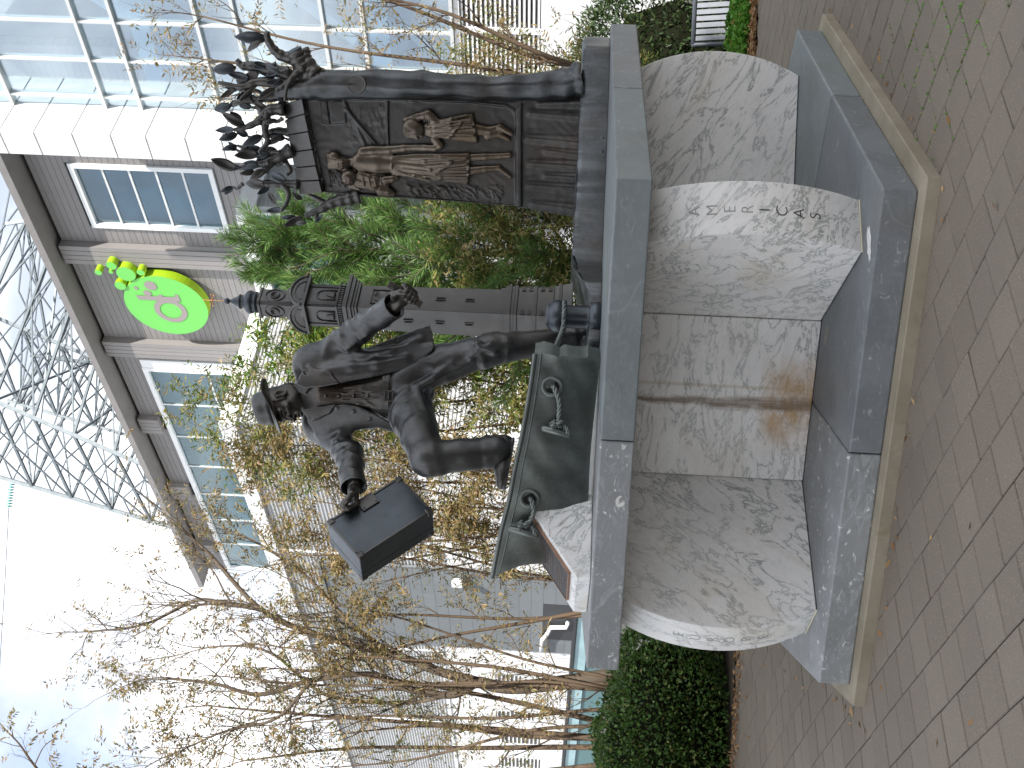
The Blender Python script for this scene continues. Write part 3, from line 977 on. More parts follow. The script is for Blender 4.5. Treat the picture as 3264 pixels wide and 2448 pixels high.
# front panels
panR = [(975, 1215), (985, 1236), (1050, 1228), (1085, 1222), (1130, 1212), (1180, 1204), (1240, 1190), (1300, 1172), (1345, 1148), (1375, 1120), (1382, 1108), (1374, 1062), (1364, 1034), (1330, 1044), (1242, 1076), (1150, 1112), (1060, 1140), (990, 1128), (958, 1150)]
def PRy(x, z):
    b = TY(x, z)
    fl = np.clip((2.62 - z) / 0.45, 0, 1)
    return b * (1 - fl) + (5.885 - 0.10 * (x - 0.05) * 0.0 + 0.35 * np.abs(x - 0.16) ** 1.5) * fl
v.sheet([XZ(x, y, 5.86) for x, y in panR], PRy, 0.014, 0.035)
panL = [(985, 1312), (1050, 1296), (1100, 1288), (1150, 1296), (1200, 1318), (1250, 1350), (1297, 1388), (1292, 1396), (1250, 1378), (1206, 1362), (1130, 1372), (1060, 1392), (1008, 1385), (985, 1345)]
def PLy(x, z):
    return TY(x, z) + 0.02
v.sheet([XZ(x, y, 5.90) for x, y in panL], PLy, 0.014, 0.035)
# lapels and collar lie on top, with a sharp edge
lapR = [(948, 1222), (975, 1238), (1040, 1232), (1088, 1222), (1060, 1192), (1000, 1172), (985, 1166), (990, 1186), (980, 1196), (968, 1182)]
v.sheet([XZ(x, y, 5.86) for x, y in lapR], lambda x, z: PRy(x, z) - 0.019, 0.008, 0.003)
lapL = [(968, 1306), (1010, 1300), (1080, 1288), (1060, 1316), (1010, 1338), (998, 1342), (1002, 1326), (990, 1332)]
v.sheet([XZ(x, y, 5.90) for x, y in lapL], lambda x, z: PLy(x, z) - 0.019, 0.008, 0.003)
# collar roll round the neck
v.chain([A3(958, 1228, 5.93), A3(945, 1228, 6.02), A3(948, 1268, 6.10), A3(962, 1304, 6.05), A3(985, 1310, 5.95)], [0.016, 0.02, 0.022, 0.02, 0.014], 0.012)
# pocket flap, seams and soft folds
pk = [(1190, 1108), (1196, 1090), (1246, 1068), (1250, 1082), (1262, 1112), (1258, 1122), (1212, 1140)]
v.sheet([XZ(x, y, 5.86) for x, y in [(1206, 1128), (1196, 1096), (1248, 1076), (1256, 1110), (1252, 1116)]], lambda x, z: PRy(x, z) - 0.018, 0.006, 0.002)
def pan_fold(pts, r):
    q = []
    for (x, y) in pts:
        p_ = A3(x, y, 5.85); p_[1] = float(PRy(np.float32(p_[0]), np.float32(p_[2]))) - 0.010; q.append(p_)
    v.chain(q, [r] * len(q), 0.05)
pan_fold([(1040, 1178), (1120, 1168), (1200, 1160), (1290, 1140)], 0.010)
pan_fold([(1090, 1146), (1150, 1134), (1240, 1120), (1330, 1085)], 0.010)
v.chain([A3(1040, 1330, 5.90), A3(1120, 1340, 5.905), A3(1190, 1346, 5.92)], [.006, .009, .005], 0.02)
for x, y in ((1077, 1292), (1130, 1304), (1180, 1328)):
    p = A3(x, y + 6, 5.87); p[1] = float(PLy(np.float32(p[0]), np.float32(p[2]))) - 0.013
    v.ell(p, (0.011, 0.007, 0.011), 0.003)
def sleeve(v, sh, el, wr, side, sf):
    d = unit(wr - el); wr2 = tl(el, wr, 0.97)
    v.ell(sh + np.array([0, 0, -0.010]), (0.078, 0.078, 0.078), 0.08)
    v.cone(sh, el, 0.076, 0.068, 0.07, folds=[(0.22, 0.10, 0.005, 0.25, sf), (0.50, 0.09, 0.006, -0.25, sf + 1), (0.74, 0.07, 0.008, 0.16, sf), (0.90, 0.05, 0.010, -0.12, sf + 0.3)], side=side)
    v.cone(el, wr2, 0.072, 0.064, 0.03, folds=[(0.08, 0.06, 0.008, 0.12, sf), (0.24, 0.07, 0.007, -0.15, sf), (0.48, 0.10, 0.005, 0.2, sf + 0.8), (0.75, 0.10, 0.004, -0.2, sf)], side=side)
    v.cone(tl(el, wr, 0.80), wr2, 0.062, 0.069, 0.02)
    # creases in the crook of the elbow
    for q in range(5):
        a_ = tl(sh, el, 0.72 + 0.09 * q) if q < 3 else tl(el, wr, 0.08 + 0.10 * (q - 3))
        v.cone(a_ + np.array([0.04, -0.055, 0.03]), a_ + np.array([-0.04, -0.055 - 0.006 * (q % 2), -0.035]), 0.006, 0.009, 0.025)
    v.cone(wr2 + d * 0.052, wr2 + d * 0.14, 0.085, 0.10, 0.003, sub=True)
    v.cone(wr2 - d * 0.02, wr2 + d * 0.12, 0.052, 0.060, 0.004, sub=True)
sleeve(v, SHL, ELL_, WRL, (0, -1, 0), 0.4)
sleeve(v, SHR, ELR, WRR, (0, -1, 0), 1.1)
v.warp(lambda P: (0.0010 * np.sin(P[:, 0] * 27 - P[:, 2] * 13 + 2 * np.sin(P[:, 2] * 12)) * np.sin(P[:, 1] * 15 + P[:, 2] * 9)).astype(np.float32))
v.build('jacket', M_BRM, man)
# --- head, neck and both hands: one body mesh
HY, HP = math.radians(56), math.radians(22)
fh = np.array([-math.sin(HY), -math.cos(HY), 0.0])
hf = math.cos(HP) * fh + np.array([0, 0, -math.sin(HP)])
hu = math.cos(HP) * np.array([0, 0, 1.0]) + math.sin(HP) * fh
hr = np.cross(hf, hu)
HC = A3(902, 1286, 5.98)
HR = np.stack([hr, hf, hu], 1)
v = Vol((-0.16, -0.17, -0.26), (0.16, 0.17, 0.17), 0.0036, (HC, HR * 1.06))
v.ell((0, -0.012, 0.035), (0.076, 0.098, 0.098), 0.02)                 # cranium
v.ell((0, 0.030, -0.030), (0.064, 0.066, 0.085), 0.03)                 # face mass
v.cone((0.035, 0.010, -0.070), (0.012, 0.072, -0.108), 0.030, 0.020, 0.03)
v.cone((-0.035, 0.010, -0.070), (-0.012, 0.072, -0.108), 0.030, 0.020, 0.03)
v.ell((0, 0.082, -0.108), (0.022, 0.016, 0.017), 0.015)                # chin
v.cone((-0.040, 0.078, 0.026), (0.040, 0.078, 0.026), 0.013, 0.013, 0.018)   # brow
for s_ in (-1, 1):
    v.ell((0.046 * s_, 0.062, -0.020), (0.022, 0.022, 0.018), 0.02)    # cheek bone
    v.ell((0.033 * s_, 0.098, 0.003), (0.021, 0.020, 0.014), 0.012, sub=True)
    v.ell((0.032 * s_, 0.076, 0.002), (0.0145, 0.0145, 0.0125), 0.004)
    v.cone((0.018 * s_, 0.089, 0.006), (0.047 * s_, 0.080, 0.008), 0.0045, 0.0045, 0.004)
    v.cone((0.020 * s_, 0.086, -0.007), (0.046 * s_, 0.079, -0.006), 0.0034, 0.003, 0.004)
    v.cone((0.014 * s_, 0.094, 0.022), (0.052 * s_, 0.080, 0.022), 0.006, 0.004, 0.008)
v.cone((0, 0.090, 0.016), (0, 0.118, -0.034), 0.0095, 0.0125, 0.010)   # nose
v.ell((0, 0.119, -0.036), (0.0125, 0.012, 0.0115), 0.008)
for s_ in (-1, 1):
    v.ell((0.013 * s_, 0.108, -0.040), (0.0085, 0.011, 0.0085), 0.006)
    v.ell((0.007 * s_, 0.112, -0.049), (0.004, 0.006, 0.004), 0.002, sub=True)
v.ell((0, 0.088, -0.064), (0.026, 0.018, 0.020), 0.012)                # muzzle
v.cone((-0.021, 0.096, -0.065), (0.021, 0.096, -0.065), 0.0065, 0.0065, 0.004)
v.cone((0, 0.105, -0.063), (0, 0.106, -0.0635), 0.008, 0.008, 0.005)
v.cone((-0.017, 0.097, -0.078), (0.017, 0.097, -0.078), 0.0078, 0.0078, 0.004)
v.cone((-0.024, 0.104, -0.0712), (0.024, 0.104, -0.0712), 0.0024, 0.0024, 0.002, sub=True)
v.ell((0, 0.104, -0.091), (0.02, 0.010, 0.005), 0.006, sub=True)
for s_ in (-1, 1):                                                     # ears
    e0 = np.array((0.077 * s_, -0.008, -0.008))
    v.ell(e0, (0.010, 0.019, 0.032), 0.006, R=None)
    v.ell(e0 + np.array((0.011 * s_, 0.002, 0.004)), (0.009, 0.011, 0.019), 0.004, sub=True)
    v.chain([e0 + np.array((0.008 * s_, y, z)) for y, z in ((0.015, 0.010), (0.012, 0.026), (-0.006, 0.032), (-0.018, 0.018), (-0.016, -0.008), (-0.002, -0.028), (0.006, -0.026))], [.0045, .005, .0055, .0055, .005, .006, .005], 0.004)
    v.cone((0.070 * s_, 0.020, 0.030), (0.068 * s_, 0.018, -0.018), 0.009, 0.006, 0.01)   # sideburn
v.ell((0, -0.060, -0.045), (0.064, 0.045, 0.060), 0.03)                # hair at the nape
NL = (NECK + np.array([0, 0.0, -0.02]) - HC) @ HR / 1.06
v.cone((0, -0.030, -0.060), NL, 0.060, 0.066, 0.03)
v.cone((0.045, -0.03, -0.07), NL + np.array([0.01, 0.05, 0.0]), 0.016, 0.012, 0.02)
v.cone((-0.045, -0.03, -0.07), NL + np.array([-0.01, 0.05, 0.0]), 0.016, 0.012, 0.02)
bV, bQ = v.mesh()
def hand(wr, palm_dir, across, back, curl, grip, scale=1.0, thumb=True):
    """palm_dir: wrist to knuckles; across: towards the thumb; back: away from the palm side"""
    R = np.stack([across, palm_dir, back], 1) * scale
    v = Vol((-0.085, -0.075, -0.11), (0.09, 0.17, 0.06), 0.0034, (wr, R))
    v.cone((0, -0.07, 0), (0, 0.015, 0), 0.030, 0.030, 0.02)
    v.ell((0.0, 0.050, 0), (0.042, 0.052, 0.020), 0.015)
    v.cone((0.030, 0.092, 0.002), (-0.030, 0.084, 0.002), 0.0135, 0.0125, 0.012)
    for i, (x, l) in enumerate(((0.031, 1.0), (0.0105, 1.08), (-0.0105, 1.0), (-0.030, 0.82))):
        p0 = np.array((x, 0.092 - 0.004 * i, 0.0))
        pts = [p0]
        a = curl[0]
        for seg, ca in ((0.042 * l, curl[0]), (0.028 * l, curl[1]), (0.022 * l, curl[2])):
            p0 = p0 + np.array((0, math.cos(ca), -math.sin(ca))) * seg
            pts.append(p0)
        v.chain(pts, [0.0115, 0.0102, 0.0095, 0.0085], 0.003)
    if thumb:
        v.chain([(0.030, 0.020, -0.008), (0.054, 0.052, -0.026), (0.050, 0.082, -0.044), (0.034, 0.098, -0.054)], [0.017, 0.0145, 0.0125, 0.0105], 0.008)
    return v.mesh()
def unit(a): a = np.array(a, float); return a / np.linalg.norm(a)
# left fist (picture right): knuckles forward and down, thumb side up
pd = unit((0.62, -0.42, -0.62)); ac = unit(np.array((0.35, -0.55, 0.75)) - pd * (np.array((0.35, -0.55, 0.75)) @ pd)); bk_ = np.cross(ac, pd)
if bk_[1] < 0: pass
h1V, h1Q = hand(WRL + pd * 0.012, pd, ac, np.cross(ac, pd), (1.25, 2.75, 3.9), None, 1.28)
# right hand closed over the suitcase handle
pd2 = unit((-0.72, -0.30, -0.10)); ac2 = unit(np.array((0.15, -0.85, -0.45)) - pd2 * (np.array((0.15, -0.85, -0.45)) @ pd2))
h2V, h2Q = hand(WRR - pd2 * 0.012, pd2, ac2, np.cross(ac2, pd2), (0.95, 2.4, 3.6), None, 1.22)
# arms run hidden in the sleeves so that the body stays one surface
V = np.concatenate([bV, h1V, h2V]); Q = np.concatenate([bQ, h1Q + len(bV), h2Q + len(bV) + len(h1V)])
for (a, b, c) in ((NECK, SHL, ELL_), (NECK, SHR, ELR)):
    t = MB().tube([a, b, c, tl(c, WRL if c is ELL_ else WRR, 1.0)], [0.05, 0.045, 0.032, 0.026], 12)
    n0 = len(V)
    V = np.concatenate([V, np.array(t.v)])
    fq = np.array([f for f in t.f if len(f) == 4], np.int32)
    Q = np.concatenate([Q, fq + n0])
body = mk('body', V, Q, M_BRW, man, smooth=True)
# shirt collar
v = Vol((-0.25, 5.80, 2.85), (0.15, 6.2, 3.10), 0.005)
v.sheet([XZ(x, y, 5.90) for x, y in ((936, 1226), (994, 1231), (974, 1252), (1002, 1268), (990, 1273), (950, 1250))], lambda x, z: 5.895 + 0.5 * np.abs(x + 0.07), 0.007, 0.003)
v.sheet([XZ(x, y, 5.90) for x, y in ((960, 1306), (984, 1292), (1000, 1279), (1020, 1272), (1012, 1293), (985, 1313))], lambda x, z: 5.89 + 0.5 * np.abs(x + 0.09), 0.007, 0.003)
v.chain([A3(955, 1236, 5.95), A3(950, 1262, 6.07), A3(966, 1298, 6.04), A3(978, 1306, 5.96)], [.012, .014, .014, .012], 0.01)
v.build('shirt_collar', M_BR, man)
# --- hat
hat = MB()
hc = HC + hu * 0.064 - hf * 0.004
n = 56
prof = []   # (scale radius, height, brim flag)
rows = [(0.086, -0.014, 0), (0.088, 0.0, 0), (0.138, -0.004, 1), (0.150, 0.000, 1), (0.151, 0.005, 1), (0.136, 0.006, 1), (0.092, 0.010, 0), (0.0925, 0.018, 0), (0.0925, 0.034, 0), (0.090, 0.037, 0), (0.088, 0.060, 0), (0.083, 0.082, 0), (0.074, 0.097, 0), (0.058, 0.104, 0), (0.036, 0.096, 0), (0.012, 0.091, 0)]
vs = []
for (r, h, br) in rows:
    for k in range(n):
        a = 2 * math.pi * k / n
        ex, ey = (0.95, 1.16)
        x = r * ex * math.sin(a); y = r * ey * math.cos(a)
        z = h
        if br:
            z += 0.020 * (abs(math.sin(a)) ** 2) * ((r - 0.09) / 0.06) - 0.020 * max(0, math.cos(a)) * ((r - 0.09) / 0.06) + 0.004 * math.sin(3 * a + 1)
        if h > 0.075:
            # pinched front and a crease along the crown
            x *= 1 - 0.22 * max(0, math.cos(a)) ** 2
            z -= 0.016 * max(0, 1 - abs(math.sin(a)) * 2.2) * (h - 0.075) / 0.03
        p = hc + hr * x + hf * y + hu * z
        vs.append(p)
fs = [(i * n + k, i * n + (k + 1) % n, (i + 1) * n + (k + 1) % n, (i + 1) * n + k) for i in range(len(rows) - 1) for k in range(n)]
fs.append(tuple((len(rows) - 1) * n + k for k in range(n)))
hat.add(vs, fs)
hato = hat.build('hat', M_BR, man, smooth=True)
band = MB()
vs = []
for (r, h) in ((0.0935, 0.012), (0.0945, 0.014), (0.0945, 0.030), (0.0935, 0.032)):
    for k in range(n):
        a = 2 * math.pi * k / n
        vs.append(hc + hr * (r * 0.955 * math.sin(a)) + hf * (r * 1.165 * math.cos(a)) + hu * h)
band.add(vs, [(i * n + k, i * n + (k + 1) % n, (i + 1) * n + (k + 1) % n, (i + 1) * n + k) for i in range(3) for k in range(n)])
band.build('hat_band', M_BRM, hato, smooth=True)
# --- shoes
def shoe(heel, toe, up):
    heel = np.array(heel); toe = np.array(toe)
    f = unit(toe - heel); L_ = np.linalg.norm(toe - heel); u = unit(np.array(up) - f * (np.array(up) @ f)); r = np.cross(f, u)
    R = np.stack([r, f, u], 1)
    v = Vol((-0.08, -0.06, -0.03), (0.08, L_ + 0.06, 0.17), 0.005, (heel, R))
    v.ell((0, 0.03, 0.045), (0.042, 0.048, 0.050), 0.02)
    v.cone((0, 0.05, 0.05), (0, L_ * 0.62, 0.034), 0.044, 0.044, 0.03)
    v.ell((0, L_ * 0.74, 0.026), (0.050, L_ * 0.27, 0.036), 0.03)
    v.cone((0, 0.04, 0.06), (0, 0.04, 0.14), 0.038, 0.042, 0.03)
    v.sub(lambda P: P[..., 2] - 0.004, (-0.1, -0.1, -0.1), (0.1, L_ + 0.1, 0.004), 0.003)
    v.sheet([(-0.036, -0.005), (-0.040, 0.06), (-0.036, 0.12), (-0.049, L_ * 0.62), (-0.046, L_ * 0.82), (-0.022, L_), (0.022, L_), (0.046, L_ * 0.82), (0.049, L_ * 0.62), (0.036, 0.12), (0.040, 0.06), (0.036, -0.005)], lambda x, y: 0.006 + 0 * x, 0.007, 0.003, ax=(0, 1, 2))
    for k in range(4):
        t = 0.36 + 0.07 * k
        v.cone((-0.018, L_ * t, 0.078 - 0.012 * k), (0.018, L_ * t, 0.078 - 0.012 * k), 0.004, 0.004, 0.003)
    v.build('shoe', M_BR, man)
shoe(A3(1640, 1402, 5.68), A3(1610, 1562, 5.60), (0.1, 0, 1))
shoe(A3(1893, 1052, 6.10) + np.array([0, 0, 0.005]), A3(1893, 1140, 5.90) + np.array([0, 0, 0.0]), (0, 0, 1))
# paper ticket held in the fist
tk = MB()
hp_ = WRL + pd * 0.085
d1 = unit(A3(1355, 968, 5.62) - A3(1248, 898, 5.60))
d2 = unit(np.cross(d1, (0, 1, 0)))
d3 = np.cross(d1, d2)
tk.box(hp_ + d1 * 0.0 - np.array([0, 0.02, 0]), (0.105, 0.020, 0.0035), (Vector(d1), Vector(d2), Vector(d3)))
tk.build('ticket', M_BRW, man, bevel=0.002)
tk = MB().tube([hp_ - d1 * 0.075 - np.array([0, 0.02, 0]), hp_ - d1 * 0.02 - np.array([0, 0.02, 0])], [0.026, 0.014], 14)
tk.build('paper_roll', M_BR, man, smooth=False)

# ---------------------------------------------------------------- suitcase in his right hand
sc_ = 5.65 / FPX
d0 = A3(1146, 1780, 5.42)
def cv(u_, up_, dep): return (np.array(e_r) * u_ + np.array(e_u) * up_ + np.array(fwd) * dep) * sc_
pv_, qv_, rv_ = cv(103, 117.5, 91), cv(132, -217, 130.6), cv(-88.6, 3.6, 95.5)
pu, qu = unit(pv_), None
qu = unit(qv_ - pu * (qv_ @ pu)); ru = np.cross(pu, qu)
if ru @ rv_ < 0: ru = -ru
lp_, lq_, lr_ = np.linalg.norm(pv_), np.linalg.norm(qv_), np.linalg.norm(rv_)
cc = d0 + pu * lp_ / 2 + qu * lq_ / 2 + ru * lr_ / 2
case = thing('suitcase', tuple(cc - np.array([0, 0, 0.2])), 'dark bronze suitcase with riveted corners held out by the bronze man', 'suitcase')
axs = (Vector(pu), Vector(qu), Vector(ru))
MB().box(cc - ru * (lr_ * 0.16), (lp_ / 2, lq_ / 2, lr_ * 0.34 - 0.002), axs).build('case_front', M_BRB, case, bevel=0.005, seg=2)
MB().box(cc + ru * (lr_ * 0.34), (lp_ / 2, lq_ / 2, lr_ * 0.16 - 0.002), axs).build('case_back', M_BRB, case, bevel=0.005, seg=2)
MB().box(cc + ru * (lr_ * 0.18), (lp_ / 2 - 0.004, lq_ / 2 - 0.004, 0.004), axs).build('seam', M_BR, case)
for sp in (-1, 1):
    for sq in (-1, 1):
        for sr in (-1, 1):
            c = cc + pu * (sp * lp_ / 2) + qu * (sq * lq_ / 2) + ru * (sr * lr_ / 2)
            m = MB()
            m.box(c - pu * (sp * 0.017) - qu * (sq * 0.017) - ru * (sr * 0.017), (0.020, 0.020, 0.020), axs)
            co = m.build('corner_cap', M_BR, case, bevel=0.008, seg=3)
            for (a, b, nn) in ((0.012, 0.028, 0), (0.028, 0.012, 0)):
                MB().lathe([(0.0, 0.003), (0.003, 0.002), (0.004, 0)], c - pu * (sp * a) - qu * (sq * b) + ru * (sr * 0.0035), 8, (Vector(pu), Vector(qu), Vector(ru * sr))).build('rivet', M_BR, co)
# raised border along the front face
for s_ in (-1, 1):
    MB().box(cc + pu * (s_ * (lp_ / 2 - 0.010)) - ru * (lr_ / 2 + 0.001), (0.006, lq_ / 2 - 0.04, 0.003), axs).build('edge_strip', M_BR, case, bevel=0.001)
    MB().box(cc + qu * (s_ * (lq_ / 2 - 0.008)) - ru * (lr_ / 2 + 0.001), (lp_ / 2 - 0.04, 0.005, 0.003), axs).build('edge_strip', M_BR, case, bevel=0.001)
# handle on the upper edge (+p side)
hm = cc + pu * (lp_ / 2) - ru * (lr_ * 0.1)
MB().tube([hm - qu * 0.075, hm - qu * 0.072 + pu * 0.035, hm - qu * 0.05 + pu * 0.048, hm + qu * 0.05 + pu * 0.048, hm + qu * 0.072 + pu * 0.035, hm + qu * 0.075], [.008, .009, .011, .011, .009, .008], 10).build('handle', M_BR, case, smooth=True)
lk = MB().box(cc + pu * (lp_ / 2 - 0.035) - ru * (lr_ / 2 + 0.003), (0.040, 0.052, 0.006), axs).build('lock_plate', M_BR, case, bevel=0.002)
for a in (-0.028, 0.028):
    for b in (-0.038, 0.038):
        MB().lathe([(0.0, 0.004), (0.004, 0.003), (0.005, 0)], cc + pu * (lp_ / 2 - 0.035 + a) + qu * b - ru * (lr_ / 2 + 0.009), 8, (Vector(pu), Vector(qu), Vector(-ru))).build('rivet', M_BR, lk)
# ---------------------------------------------------------------- bronze plinth on the slab
plin = thing('bronze_plinth', (1.2, 6.8, ZT), 'low weathered bronze ground plate under the cottage relief and bell tower', 'plinth')
def onslab(px, py): return atz(px, py, ZT)
base_front = [(2.12, 6.62), (1.62, 6.36), (1.10, 6.22), (0.74, 6.10), (0.56, 5.86), (0.22, 5.78)]
base_back = [(0.18, 6.35), (0.30, 7.35), (0.9, 7.55), (1.75, 7.45), (2.22, 7.15), (2.26, 6.85)]
poly = base_front + base_back
def plinth_height(x, y):
    return 0.172 if x > 0.62 else 0.075
vs = []; n = len(poly)
cxp = sum(p[0] for p in poly) / n; cyp = sum(p[1] for p in poly) / n
rows = [(1.0, 0.002), (1.0, 0.82), (0.985, 0.95), (0.955, 1.0)]
sub = []
for i in range(n):
    a, b = poly[i], poly[(i + 1) % n]
    for k in range(6):
        t = k / 6; sub.append((a[0] + (b[0] - a[0]) * t, a[1] + (b[1] - a[1]) * t))
nn = len(sub)
def ph(x): 
    t = min(max((x - 0.50) / 0.22, 0), 1); t = t * t * (3 - 2 * t)
    return 0.070 + 0.102 * t
for (s_, hf_) in rows:
    for (x, y) in sub:
        xx = cxp + (x - cxp) * s_; yy = cyp + (y - cyp) * s_
        vs.append((xx, yy, ZT + ph(xx) * hf_ + (0.004 * math.sin(9 * xx) if hf_ > 0.5 else 0.002)))
# top grid ring to centre
for s_ in (0.7, 0.35):
    for (x, y) in sub:
        xx = cxp + (x - cxp) * s_; yy = cyp + (y - cyp) * s_
        vs.append((xx, yy, ZT + ph(xx) + 0.006 * math.sin(7 * xx + 5 * yy)))
R_ = len(rows) + 2
fs = [(i * nn + k, i * nn + (k + 1) % nn, (i + 1) * nn + (k + 1) % nn, (i + 1) * nn + k) for i in range(R_ - 1) for k in range(nn)]
fs.append(tuple((R_ - 1) * nn + k for k in range(nn)))
mk('ground_plate', vs, fs, M_BRT, plin, smooth=True)
for (px, py) in ((1876, 440), (1876, 485)):
    p = at(px + 48, py, 6.24)
    MB().lathe([(0.0, 0.005), (0.008, 0.004), (0.011, 0.0)], (p.x, 6.225, ZT + 0.03), 10, (Vector((1, 0, 0)), Vector((0, 0, 1)), Vector((0.25, -0.97, 0)))).build('bolt', M_BRG, plin)

# ---------------------------------------------------------------- ship's bow
ship = thing('ship_bow_sculpture', (-0.3, 5.6, ZT), 'curved bronze hull of a ship bow with rope holes, under the man\'s raised foot', 'sculpture')
top = [A3(1704, 1128, 5.50), A3(1690, 1233, 5.52), A3(1664, 1382, 5.54), A3(1640, 1493, 5.57), A3(1620, 1599, 5.60), A3(1594, 1700, 5.65), A3(1567, 1842, 5.74)]
bot = [A3(1914, 1146, 5.50), A3(1904, 1240, 5.535), A3(1886, 1411, 5.565), A3(1880, 1500, 5.585), A3(1876, 1590, 5.61), A3(1868, 1690, 5.66), A3(1800, 1815, 5.73)]
NT_, NB_ = 41, 17
T_ = spline(top, NT_); B_ = spline(bot, NT_)
B_[:, 2] = np.maximum(B_[:, 2], ZT + 0.002)
def hull(u, v_):      # u along 0..1 (grid index), v_ 0 bottom .. 1 top
    p = T_[u] * v_ + B_[u] * (1 - v_)
    # the hull belly curves back towards the keel and dishes a little
    p = p + np.array([0, 0.05 * (1 - v_) ** 2 - 0.014 * math.sin(math.pi * v_), 0])
    # stem curve at the bow
    p = p + np.array([0.05 * math.sin(math.pi * v_) * (u / (NT_ - 1)) ** 6, 0, 0])
    return p
vs = []; TH = 0.10
for side_ in (0, 1):
    for i in range(NT_):
        for j in range(NB_):
            p = hull(i, j / (NB_ - 1))
            w_j = 0.004 * math.sin(i * 0.9 + j * 0.7) * math.sin(j * 0.4)
            vs.append(p + np.array([0, w_j, 0]) if side_ == 0 else p + np.array([0.10 * TH, TH, 0]))
# uneven broken edge at the right end
rr = random.Random(9)
for j in range(NB_):
    k = (j / (NB_ - 1))
    jag = 0.012 * math.sin(k * 9) + 0.006 * rr.uniform(-1, 1) + (0.016 if 0.42 < k < 0.6 else 0)
    vs[j] = vs[j] + np.array([jag * 0.5, 0, 0])
    vs[NT_ * NB_ + j] = vs[NT_ * NB_ + j] + np.array([0.05 + jag, 0, 0])
M_ = NT_ * NB_
fs = []
for i in range(NT_ - 1):
    for j in range(NB_ - 1):
        a = i * NB_ + j
        fs.append((a, a + 1, a + NB_ + 1, a + NB_))
        fs.append((M_ + a, M_ + a + NB_, M_ + a + NB_ + 1, M_ + a + 1))
for i in range(NT_ - 1):
    a = i * NB_; fs.append((a, a + NB_, M_ + a + NB_, M_ + a))
    a = i * NB_ + NB_ - 1; fs.append((a + NB_, a, M_ + a, M_ + a + NB_))
for j in range(NB_ - 1):
    fs.append((j + 1, j, M_ + j, M_ + j + 1))
    a = (NT_ - 1) * NB_ + j; fs.append((a, a + 1, M_ + a + 1, M_ + a))
hl = mk('hull', np.array(vs), [f for f in fs], M_BRG, ship, smooth=False)
md = hl.modifiers.new('es', 'EDGE_SPLIT'); md.split_angle = math.radians(35)
hl.data.polygons.foreach_set('use_smooth', [True] * len(hl.data.polygons))
# gunwale moulding
g1 = [hull(i, 0.985) + np.array([0, -0.006, 0.004]) for i in range(0, NT_)]
MB().tube(g1, 0.012, 8).build('gunwale', M_BRG, ship, smooth=True)
g2 = [hull(i, 0.90) + np.array([0, -0.002, 0.0]) for i in range(0, NT_)]
MB().tube(g2, 0.005, 6).build('rubbing_strake', M_BRG, ship, smooth=True)
def rope(name, pts, r, parent, twist=26.0, n=None, mat=None):
    """three-strand laid rope"""
    P = spline([np.array(p) for p in pts], n or max(14, 8 * len(pts)))
    L_ = np.concatenate([[0], np.cumsum(np.linalg.norm(np.diff(P, axis=0), axis=1))])
    m = int(L_[-1] / (r * 0.55)) + 4
    Q = np.stack([np.interp(np.linspace(0, L_[-1], m), L_, P[:, i]) for i in range(3)], 1)
    T = np.gradient(Q, axis=0); T /= np.linalg.norm(T, axis=1)[:, None] + 1e-9
    x = unit(np.cross(T[0], (0.3, 0.2, 0.9)))
    mb = MB()
    strands = [[], [], []]
    for i in range(m):
        x = unit(x - T[i] * (x @ T[i])); y = np.cross(T[i], x)
        ph_ = L_[-1] * i / (m - 1) / (r * 6.0) * 2 * math.pi
        for s_ in range(3):
            a = ph_ + s_ * 2 * math.pi / 3
            strands[s_].append(Q[i] + (x * math.cos(a) + y * math.sin(a)) * r * 0.52)
    for s_ in strands: mb.tube(s_, r * 0.60, 6)
    return mb.build(name, mat or M_BRG, parent, smooth=True)
def hull_pt(px, py):
    """nearest hull grid point seen at this pixel"""
    best = None
    for i in range(NT_):
        for j in range(NB_):
            p = hull(i, j / (NB_ - 1)); q = at(px, py, p[1])
            d = (q.x - p[0]) ** 2 + (q.z - p[2]) ** 2
            if best is None or d < best[0]: best = (d, p[1])
    return A3(px, py, best[1])
def ring(c, r0, r1, parent, name):
    m = MB()
    m.lathe([(r1 - 0.012, -0.002), (r1 + 0.014, -0.002), (r1 + 0.013, 0.010), (r1 + 0.004, 0.017), (r1 - 0.008, 0.012), (r1 - 0.012, -0.002)], c, 28, (Vector((0.93, 0.05, 0)), Vector((0, 0, 1.0)), Vector((0.05, -1, 0))))
    o = m.build(name, M_BRG, parent, smooth=True)
    m = MB(); m.lathe([(r1 - 0.008, 0.004), (0.0, 0.0035)], c, 28, (Vector((0.93, 0.05, 0)), Vector((0, 0, 1.0)), Vector((0.05, -1, 0))))
    m.build('hole', plain('hole_dark', (0.006, 0.006, 0.006), 0.9) if 'hole_dark' not in MATS else MATS['hole_dark'], o)
h1 = hull_pt(1760, 1233); ring(h1, 0, 0.046, ship, 'hawse_ring')
h2 = hull_pt(1688, 1590); ring(h2, 0, 0.043, ship, 'hawse_ring')
c1 = hull_pt(1773, 1375); c2 = hull_pt(1669, 1691)
def cleat(c, tilt, parent):
    d = unit((tilt, -0.05, 1.0))
    m = MB().tube([c + np.array([0, -0.055, 0]) - d * 0.078, c + np.array([0, -0.06, 0]) - d * 0.07, c + np.array([0, -0.06, 0]) + d * 0.07, c + np.array([0, -0.055, 0]) + d * 0.078], [.008, .017, .017, .008], 12)
    m.tube([c, c + np.array([0, -0.05, 0])], 0.016, 10)
    m.build('cleat', M_BRG, parent, smooth=True)
cleat(c1, 0.22, ship); cleat(c2, 0.22, ship)
